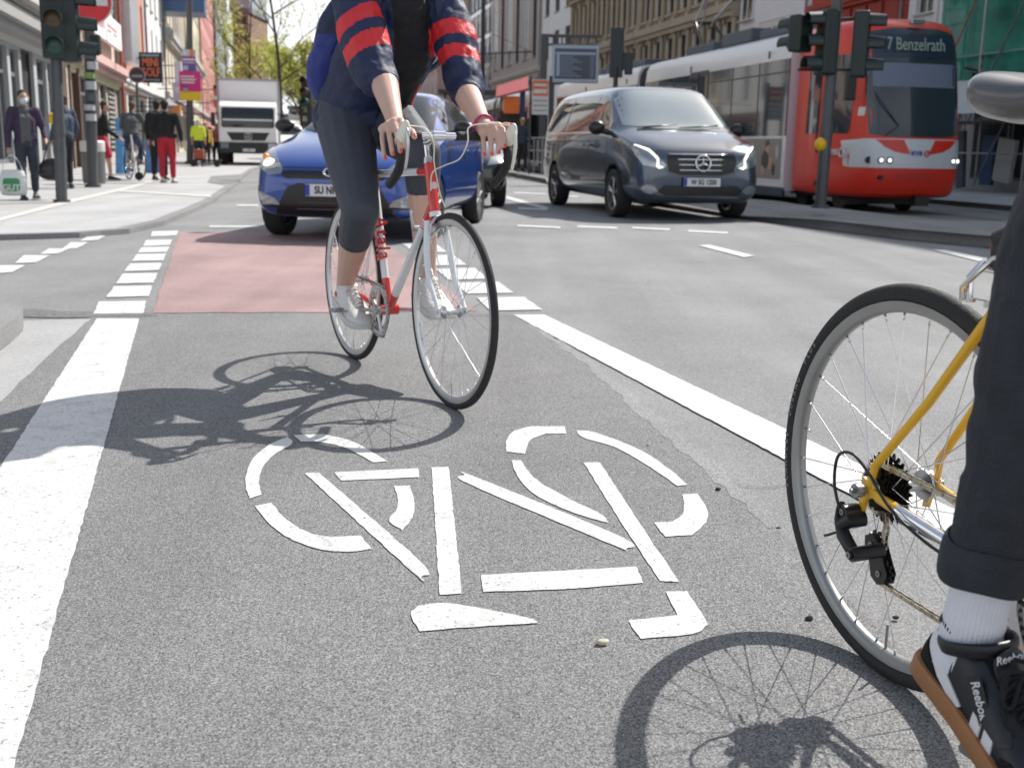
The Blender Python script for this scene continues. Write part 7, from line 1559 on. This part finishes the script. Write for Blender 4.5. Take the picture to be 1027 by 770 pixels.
# parked bicycle by the scaffold
def far_bike(x, y, rz, col, label, z=.0):
    t = thing('bicycle', label, 'bicycle', (x, y, z), rz); m = mat('bike_'+label[:5], col, .35)
    for cx in (0, 1.02):
        q = MB(); q.lathe([(.33+.018*math.cos(2*math.pi*i/6), .018*math.sin(2*math.pi*i/6)) for i in range(6)], 32, (cx, 0, .35), (0, 1, 0), closed=True); w_ = q.build('wheel', RUB, t, smooth='all')
        q = MB()
        for k in range(14): a = 2*math.pi*k/14; q.cyl((cx, .02*(-1)**k, .35), (cx+.32*math.cos(a), 0, .35+.32*math.sin(a)), .0022, n=4)
        q.cyl((cx, -.05, .35), (cx, .05, .35), .02); q.build('spokes', ALU, w_)
    q = MB(); q.tube([(.42, 0, .30), (.28, 0, .85)], .018); q.tube([(.42, 0, .30), (.84, 0, .72)], .018); q.tube([(.30, 0, .80), (.80, 0, .84)], .016); q.tube([(.85, 0, .70), (.79, 0, .98)], .018)
    for s in (-1, 1): q.tube([(.42, s*.03, .30), (0, s*.06, .35), (.28, s*.02, .80)], .010); q.tube([(.85, s*.04, .72), (1.02, s*.05, .35)], .012)
    q.build('frame', m, t, smooth='x'); q = MB(); q.ell((.24, 0, .95), (.13, .07, .035)); q.cyl((.27, 0, .83), (.24, 0, .93), .013); q.build('saddle', BLK, t, smooth='all')
    q = MB(); q.tube([(.70, -.28, 1.05), (.80, -.12, 1.06), (.80, .12, 1.06), (.70, .28, 1.05)], .013); q.cyl((.79, 0, .96), (.80, 0, 1.06), .014); q.build('handlebar', BLK, t, smooth='all')
    q = MB(); q.box((-.02, 0, .74), (.34, .12, .02)); q.tube([(.0, .06, .35), (.0, .06, .73)], .006); q.tube([(.0, -.06, .35), (.0, -.06, .73)], .006); q.build('rack', BLK, t); return t
far_bike(12.35, 24.0, R(95), (.10, .11, .12), 'dark bicycle parked at the foot of the scaffolding, half hidden by the rider', -.15)
# ------------------------------------------------------------------ pedestrians
def person(label, px, py, d, H, face, top=(.03, .03, .035), legs=(.03, .03, .04), shoes=(.05, .05, .06), hair=(.03, .02, .015), stride=.18, arms=None, sleeve=1., topz=.50, shorts=False, width=1., mask=False, z=.05, lean=0., grp=None, jacketlen=None, bare=False, hairlong=False, topname='jacket', seated=False, vest=None):
    """px: ground pixel at distance d; face: heading in degrees (world, counter-clockwise from +X)"""
    p = AT(px, py, d); k = H/1.72
    t = thing('person', label, 'person', (p.x, d, z+gz(p.x, d)), R(face), grp); t.scale = (k, k, k)
    st = stride; hip = .92
    if not seated:
        J = dict(hR=(0, -.09, hip), hL=(0, .09, hip), kR=(.10*st/.18+.03, -.10, .50), kL=(-.02, .10, .49), aR=(st*.9, -.10, .09), aL=(-st, .10, .10+abs(st)*.12))
    else: J = dict(hR=(0, -.09, hip), hL=(0, .09, hip), kR=(.36, -.12, .70), kL=(.30, .12, .58), aR=(.30, -.12, .36), aL=(.12, .12, .20))
    J.update(sR=(lean*.45, -.18*width, 1.40), sL=(lean*.45, .18*width, 1.40), eR=(lean*.4-.03, -.24*width, 1.12), eL=(lean*.4-.03, .24*width, 1.12), wR=(lean*.5+.08, -.24*width, .88), wL=(lean*.5+.08, .24*width, .88), nk=(lean*.5, 0, 1.45), hd=(lean*.6+.015, 0, 1.60))
    if arms: J.update(arms)
    J = {a: Vector(b) for a, b in J.items()}; mb = MB()
    for s in 'RL':
        h_, kn, an = J['h'+s], J['k'+s], J['a'+s]
        mb.cap(h_, .085, kn, .052); mb.cap(kn, .054, lerp(kn, an, .3), .053); mb.cap(lerp(kn, an, .3), .053, an, .036); mb.cap(an+Vector((-.03, 0, -.045)), .032, an+Vector((.13, 0, -.06)), .028)
        sh, e, w = J['s'+s], J['e'+s], J['w'+s]; mb.cap(sh, .052, e, .042); mb.cap(e, .042, w, .030)
        dr = (w-e).normalized(); sd = -1 if s == 'R' else 1
        mb.cap(w, .026, w+dr*.06, .030)
        for f in range(4): mb.cap(w+dr*.06+Vector((.024-.016*f, 0, 0)), .010, w+dr*(.125-.008*abs(f-1.2))+Vector((.026-.018*f, -sd*.012, 0)), .008)
        mb.cap(w+dr*.02+Vector((.02, 0, 0)), .011, w+dr*.075+Vector((.048, -sd*.01, 0)), .009)
    mb.cap((0, 0, .98), .09, (lean*.3-.01, 0, 1.25), .09); mb.cap(J['sR'], .05, J['sL'], .05); mb.cap(J['nk']-Vector((0, 0, .04)), .055, J['hd']-Vector((.01, 0, .05)), .048)
    P, Mx = head(mb, J['hd'], (1, 0, -.05), (0, 0, 1), .98)
    body = blob('body', mb, [SKIN], t, .012, 3)
    eyes(t, P, Mx, 1)
    key = lambda n, c: mat('%s_%02x%02x%02x' % (n, int(c[0]*255), int(c[1]*255), int(c[2]*255)), c, .8, var=.25, vs=12, bump=.3, bs=40)
    hm = key('hair', hair); hb = MB(); hb.ell(P(-.028, 0, .045), (.092, .083, .088), rot=Mx); hb.ell(P(-.06, 0, -.02), (.045, .062, .07), rot=Mx)
    if hairlong: hb.cap(P(-.07, 0, -.03), .05, P(-.09, 0, -.16), .03)
    blob('hair', hb, [hm], t, .014, 2)
    tm = key('cloth', top); mb = MB(); low = jacketlen or .90
    mb.ell((0, 0, low+.09), (.135, .185*width, .10)); mb.cap((0, -.05, low+.06), .115, (lean*.3, -.05*width, 1.25), .135); mb.cap((0, .05, low+.06), .115, (lean*.3, .05*width, 1.25), .135); mb.cap(J['sR']-Vector((0, -.01, .01)), .068, J['sL']-Vector((0, .01, .01)), .068); mb.cap(J['nk']-Vector((0, 0, .05)), .075, J['nk']+Vector((0, 0, .01)), .062)
    for s in 'RL':
        sh, e, w = J['s'+s], J['e'+s], J['w'+s]; mb.cap(sh, .072, e, .058)
        if sleeve > .5: mb.cap(e, .058, lerp(e, w, .86), .045)
    rule = None; ms = [tm]
    if vest is not None:
        ms = [tm, key('front', vest)]; rule = lambda c, n_: 1 if (n_.x > .2 and abs(c.y) < .075 and c.z > low-.05) else 0
    blob(topname, mb, ms, t, .012, 3, rule=rule, disp=(.018, .07))
    lm = key('trousers', legs); mb = MB(); mb.ell((0, 0, .93), (.13, .16, .12))
    for s in 'RL':
        h_, kn, an = J['h'+s], J['k'+s], J['a'+s]; mb.cap(h_, .10, lerp(h_, kn, .85), .085 if not shorts else .10)
        if not shorts: mb.cap(lerp(h_, kn, .8), .083, kn, .072); mb.cap(kn, .072, lerp(kn, an, .85), .058)
    blob('shorts' if shorts else 'trousers', mb, [lm], t, .012, 3, disp=(.014, .06))
    for s in 'RL':
        an = J['a'+s]; shoe('shoe', t, T(an.x-.075, an.y, max(.0, an.z-.10)), .29, key('shoe', shoes), key('sole', (.12, .12, .12)), wf=1.15, sub=0)
    if mask:
        q = MB(); q.ell(P(.052, 0, -.040), (.060, .060, .052), rot=Mx); mk = q.build('face_mask', mat('mask_blue', (.50, .62, .70), .8), t, smooth='all')
        q = MB()
        for y in (-1, 1): q.tube([P(.05, y*.052, -.01), P(.02, y*.076, .005), P(-.01, y*.084, .01)], .003, 5); q.tube([P(.05, y*.050, -.07), P(.02, y*.074, -.03), P(-.01, y*.084, -.01)], .003, 5)
        q.build('mask_loop', PLW, mk)
    return t, J, k
# woman with mask and two bags
t, J, k = person('woman in purple jacket and pale blue face mask beside the near traffic light pole', 30, 198, 15.9, 1.50, -62, top=(.045, .028, .065), legs=(.035, .042, .06), shoes=(.02, .05, .07), hair=(.02, .012, .01), stride=.10, width=.98, mask=True, vest=(.10, .10, .11), topname='jacket', jacketlen=.86, arms=dict(wR=(.10, -.27, .80), eR=(.0, -.26, 1.08), wL=(.14, .28, .96), eL=(-.03, .27, 1.14)), hairlong=True)
bpy.context.view_layer.update(); MW = t.matrix_world.copy()
hand = MW @ (J['wR']+Vector((.01, 0, -.09))); bg_ = thing('shopping_bag', 'white plastic shopping bag with green GUT print held by the masked woman', 'bag', (hand.x+.05, hand.y-.05, hand.z-.56), R(12)); bg_.scale = (.86, .9, .90)
mb = MB(); rings = []
for z, w, d in ((0.0, .17, .05), (.02, .20, .085), (.14, .215, .10), (.28, .205, .085), (.36, .18, .05), (.40, .165, .03)): rings.append([(w*math.cos(a)*(1+.03*math.sin(5*a+z*20)), d*math.sin(a)*(1+.10*math.sin(4*a+z*30)), z) for a in [2*math.pi*j/32 for j in range(32)]])
mb.loft(rings); ob_ = mb.build('bag', mat('bag_white', (.70, .72, .72), .4, var=.06, vs=6, bump=.3, bs=14), bg_, smooth='all', sub=1); ob_.parent = None; bake(ob_); ob_.parent = bg_; bv = bvh_of(ob_)
gp_ = patch('green_print', bv, rrect(-.14, .12, .07, .27, .05), viewM((0, -2, 0), (1, 0, 0), (0, 0, 1)), mat('print_green', (.03, .28, .09), .5), bg_, .004, .02, .008)
text('print_text', 'GUT', .13, viewM((-.01, -.112, .125), (1, 0, 0), (0, 0, 1)), PLW, gp_, .004, bold=.004); text('print_text', 'Ich bin', .055, viewM((-.01, -.110, .215), (1, 0, 0), (0, 0, 1)), PLW, gp_, .004, bold=.001) if False else None
q = MB()
for s in (-1, 1): q.tube(spl([(s*.15, 0, .38), (s*.12, 0, .50), (s*.03, 0, .615)]), .013, 6, flat=(1, .4)); 
q.tube([(-.03, 0, .615), (.03, 0, .615)], .012, 6); q.build('handle', MATS['bag_white'], bg_, smooth='all')
hand = MW @ (J['wL']+Vector((.0, .02, -.06))); hb_ = thing('handbag', 'black leather handbag hanging from the forearm of the masked woman', 'bag', (hand.x+.06, hand.y, hand.z-.52), R(20))
mb = MB(); mb.ell((0, 0, .16), (.19, .09, .16)); mb.ell((0, 0, .10), (.20, .10, .10)); blob('bag', mb, [mat('bag_black', (.012, .012, .013), .35, var=.2)], hb_, .012, 3); q = MB(); q.tube(spl([(-.13, 0, .26), (-.05, 0, .48), (0, 0, .54), (.05, 0, .48), (.13, 0, .26)]), .009, 6); q.build('strap', BLK, hb_, smooth='all')
person('man in dark navy sweatshirt standing half hidden behind the near traffic light pole', 68, 182, 19.6, 1.60, 150, top=(.035, .050, .085), legs=(.012, .014, .022), shoes=(.03, .05, .06), hair=(.05, .04, .035), stride=.06)
t, J, k = person('man in black jacket and red shorts pushing off on a white kick scooter', 104, 169, 24.3, 1.66, 20, top=(.010, .010, .012), legs=(.42, .02, .05), shoes=(.02, .02, .025), hair=(.05, .03, .02), stride=.16, shorts=True, arms=dict(wR=(.36, -.20, .92), eR=(.12, -.24, 1.10), wL=(.36, .20, .92), eL=(.12, .24, 1.10)), lean=.15)
p = AT(110, 169, 24.25); sc2 = thing('kick_scooter', 'white framed kick scooter under the man in red shorts', 'scooter', (p.x-.2, 24.25, .05), R(18))
q = MB(); q.box((.25, 0, .12), (.75, .14, .035)); q.build('deck', TW, sc2, bevel=.01)
for x in (-.18, .78): q = MB(); q.cyl((x, -.02, .09), (x, .02, .09), .09, n=20); q.build('wheel', RUB, sc2, smooth='x')
q = MB(); q.tube([(.60, 0, .13), (.72, 0, .20), (.66, 0, .95)], .018); q.tube([(.66, -.22, .96), (.66, .22, .96)], .014); q.build('steering_column', TW, sc2, smooth='x')
t, J, k = person('man in grey jacket riding a bicycle away along the pavement', 133, 168, 25.0, 1.62, 93, top=(.10, .105, .11), legs=(.03, .05, .10), hair=(.12, .07, .045), z=.12, seated=True, lean=.35, arms=dict(wR=(.48, -.25, 1.02), eR=(.26, -.28, 1.14), wL=(.48, .25, 1.02), eL=(.26, .28, 1.14)))
p = AT(133, 168, 25.0); far_bike(p.x+.02, 24.7, R(93), (.55, .55, .52), 'white framed bicycle ridden by the man in the grey jacket', .05)
person('large person in black top and red trousers walking away', 168, 169, 23.3, 1.66, 95, top=(.010, .010, .013), legs=(.40, .015, .03), shoes=(.55, .52, .50), hair=(.012, .010, .010), stride=.07, width=1.25)
person('person in plain black clothes walking just left of the red trousers', 160, 167, 24.6, 1.70, 95, top=(.012, .012, .016), legs=(.010, .010, .014), shoes=(.03, .03, .03), hair=(.015, .012, .01), stride=.10)
person('worker in yellow high visibility vest with pale hair beside the lamp post', 200, 163, 40, 1.62, 100, top=(.62, .75, .05), legs=(.02, .03, .05), hair=(.50, .48, .45), stride=.05, sleeve=0, z=.05)
person('person in yellow and black top standing right of the worker in the vest', 207.5, 162, 41, 1.50, -60, top=(.55, .36, .06), legs=(.012, .012, .016), hair=(.02, .015, .01), stride=.06, vest=(.02, .02, .02))
person('person in black with a pink blouse beside the left front of the lorry', 217.5, 158.5, 47, 1.55, -80, top=(.05, .02, .03), legs=(.015, .015, .02), hair=(.03, .02, .015), stride=.05, vest=(.35, .10, .14))
person('far pedestrian in dark clothes near the awnings by the lamp post', 212, 157.5, 50, 1.5, 80, top=(.03, .03, .035), legs=(.02, .02, .03), stride=.08)
t = thing('shopping_cart', 'low dark hand cart with red load standing by the worker in the yellow vest', 'cart', (AT(206, 163, 39.5).x, 39.5, .05), R(10))
q = MB(); q.box((0, 0, .22), (1.1, .5, .06)); q.build('deck', BLK, t); q = MB(); q.box((-.2, 0, .42), (.35, .4, .34)); q.build('load', mat('load_red', (.30, .07, .04), .7), t, bevel=.04)
for x in (-.4, .4): q = MB(); q.cyl((x, -.25, .10), (x, .25, .10), .10, n=16); q.build('wheel', RUB, t)
for nm, lab, x0, x1, y0, y1, d, c1c, c2c in (('street_board', 'blue and brown pavement sign between the cyclist and the walkers', 148, 158, 138, 157, 30.5, (.10, .22, .42), (.22, .10, .08)), ('street_board', 'bright blue advertising flag beside the shutter behind the scooter rider', 117.5, 124, 119, 140, 29, (.10, .30, .55), (.35, .45, .55))):
    a, b = AT(x0, y1, d), AT(x1, y0, d); t = thing(nm, lab, 'sign', ((a.x+b.x)/2, d, .05)); w, h = b.x-a.x, b.z-.05; q = MB()
    for s in (-1, 1): q.box((0, s*.14, h/2), (w, .03, h*1.02), rot=(R(8)*s, 0, 0), mi=0)
    bo_ = q.build('board', mat('board_'+lab[:4], c1c, .5, var=.3, vs=6), t); q = MB(); q.box((0, -.17, h*.30), (w*.8, .02, h*.35), rot=(R(-8), 0, 0)); q.box((0, -.13, h*.72), (w*.7, .02, h*.12), rot=(R(-8), 0, 0)); q.build('print', mat('print_'+lab[:4], c2c, .5, var=.4, vs=8), bo_)
# people on the platform
person('person in dark blue hooded sweater at the platform railing right of the handlebar', 523, 178, 36, 1.70, 70, top=(.022, .035, .055), legs=(.012, .012, .015), hair=(.30, .20, .10), stride=.05, z=.12, width=1.1)
person('person in red top waiting behind the railing between blue car and hooded person', 497, 168, 47, 1.6, -90, top=(.30, .03, .04), legs=(.03, .03, .05), stride=.05, z=.12)
person('person in grey coat waiting at the shelter behind the railing', 504, 168, 46, 1.65, -120, top=(.12, .12, .13), legs=(.02, .02, .03), stride=.05, z=.12)
person('person in black waiting at the left end of the tram shelter', 488, 166, 49, 1.6, -60, top=(.02, .02, .025), legs=(.03, .04, .06), stride=.05, z=.12)
# ------------------------------------------------------------------ trees
LEAF = bpy.data.materials.new('spring_leaf'); N, L = nodes(LEAF); b = N['Principled BSDF']; b.inputs['Roughness'].default_value = .6
oi = N.new('ShaderNodeTexCoord'); nz = N.new('ShaderNodeTexNoise'); nz.inputs['Scale'].default_value = .9; nz.inputs['Detail'].default_value = 4; L.new(oi.outputs['Object'], nz.inputs['Vector'])
rp = N.new('ShaderNodeValToRGB'); rp.color_ramp.elements[0].position = .35; rp.color_ramp.elements[1].position = .65; rp.color_ramp.elements[0].color = (.30, .32, .07, 1); rp.color_ramp.elements[1].color = (.55, .56, .17, 1); L.new(nz.outputs['Fac'], rp.inputs[0]); L.new(rp.outputs[0], b.inputs['Base Color'])
tl_ = N.new('ShaderNodeBsdfTranslucent'); L.new(rp.outputs[0], tl_.inputs[0]); ms = N.new('ShaderNodeMixShader'); ms.inputs[0].default_value = .6; L.new(b.outputs[0], ms.inputs[1]); L.new(tl_.outputs[0], ms.inputs[2]); L.new(ms.outputs[0], N['Material Output'].inputs[0]); MATS['spring_leaf'] = LEAF
BARK = mat('bark', (.045, .035, .028), .9, var=.3, vs=8, bump=.5, bs=20)
def tree(label, x, y, H, spread, nleaf, leaf, seed, trunk=.14, start=.3, upright=.6):
    rnd = random.Random(seed); t = thing('street_tree', label, 'tree', (x, y, 0)); q = MB(); tips = []
    def grow(p, d, ln, r, lv):
        n = 5; pts = [p]; dd = d.copy()
        for i in range(n):
            dd = (dd+Vector((rnd.uniform(-1, 1), rnd.uniform(-1, 1), rnd.uniform(-.3, .8)))*(.10+.05*lv)).normalized(); pts.append(pts[-1]+dd*ln/n)
        q.tube(pts, [r*(1-.65*i/n) for i in range(n+1)], 7 if lv < 2 else 4)
        if lv >= 2: tips.extend([(pts[i], dd) for i in range(2, n+1)])
        if lv < 4:
            for k in range((7, 4, 3, 2)[lv] if lv else 13):
                s = (start+(1-start)*(k+rnd.random())/13) if lv == 0 else rnd.uniform(.25, 1); i = min(n-1, int(s*n)); base_ = pts[i]+(pts[i+1]-pts[i])*(s*n-i)
                a = rnd.uniform(0, 6.28); up = upright+rnd.uniform(-.2, .25); nd = Vector((math.cos(a), math.sin(a), up)).normalized()
                if lv: nd = (nd+dd*.9).normalized()
                grow(base_, nd, ln*((.46*(1.15-s)+.14)*spread if lv == 0 else .52), r*(.36 if lv == 0 else .5), lv+1)
    grow(Vector((0, 0, 0)), Vector((0, 0, 1)), H, trunk, 0); q.build('trunk', BARK, t, smooth='all')
    q = MB(); 
    for k in range(nleaf):
        p, d = tips[rnd.randrange(len(tips))]; c = p+Vector((rnd.gauss(0, 1), rnd.gauss(0, 1), rnd.gauss(0, 1)))*leaf*1.6; u = Vector((rnd.uniform(-1, 1), rnd.uniform(-1, 1), rnd.uniform(-1, 1))).normalized(); v = u.cross(Vector((rnd.uniform(-1, 1), rnd.uniform(-1, 1), rnd.uniform(-1, 1)))).normalized(); s = leaf*rnd.uniform(.5, 1.2)
        q.add([c-u*s, c+v*s*.5, c+u*s, c-v*s*.5], [(0, 1, 2, 3)])
    q.build('crown', LEAF, t); return t
def tx(px, d): return AT(px, 145, d).x
tree('thin young tree with bare dark stem and sparse yellow-green leaves behind the lorry', tx(285, 95), 95, 19, 1., 5600, .12, 3, .18, .22)
tree('leafy tree in front of the brown tower left of the thin tree', tx(247, 130), 130, 20, .6, 2200, .19, 5, .15, .15)
tree('yellow-green tree over the lorry roof between tower and thin tree', tx(262, 150), 150, 12, 1.0, 2600, .22, 8, .15, .15)
tree('dense low green tree behind the right rear of the lorry', tx(303, 115), 115, 8.5, 1.3, 9000, .17, 11, .2, .15)
tree('low leafy tree partly hidden by the backpack of the cyclist', tx(318, 140), 140, 8, 1.4, 7000, .2, 14, .2, .15)
tree('slim pale green tree against the grey building on the left', tx(229, 125), 125, 13, .35, 1100, .16, 17, .10, .2)

GR = {'tree': 'street trees', 'awning': 'awnings over the shops', 'traffic light': 'traffic lights', 'pebble': 'crumbs and pebbles on the asphalt', 'building': 'buildings along the street', 'tram': 'coupled trams', 'car': 'cars', 'sign': 'signs'}
for o in COL.objects:
    if o.parent is None and o.get('category') in GR and not o.get('group'): o['group'] = GR[o['category']]
    if o.parent is None and o.get('category') == 'person' and not o.get('group') and o.location.y > 10: o['group'] = 'pedestrians'
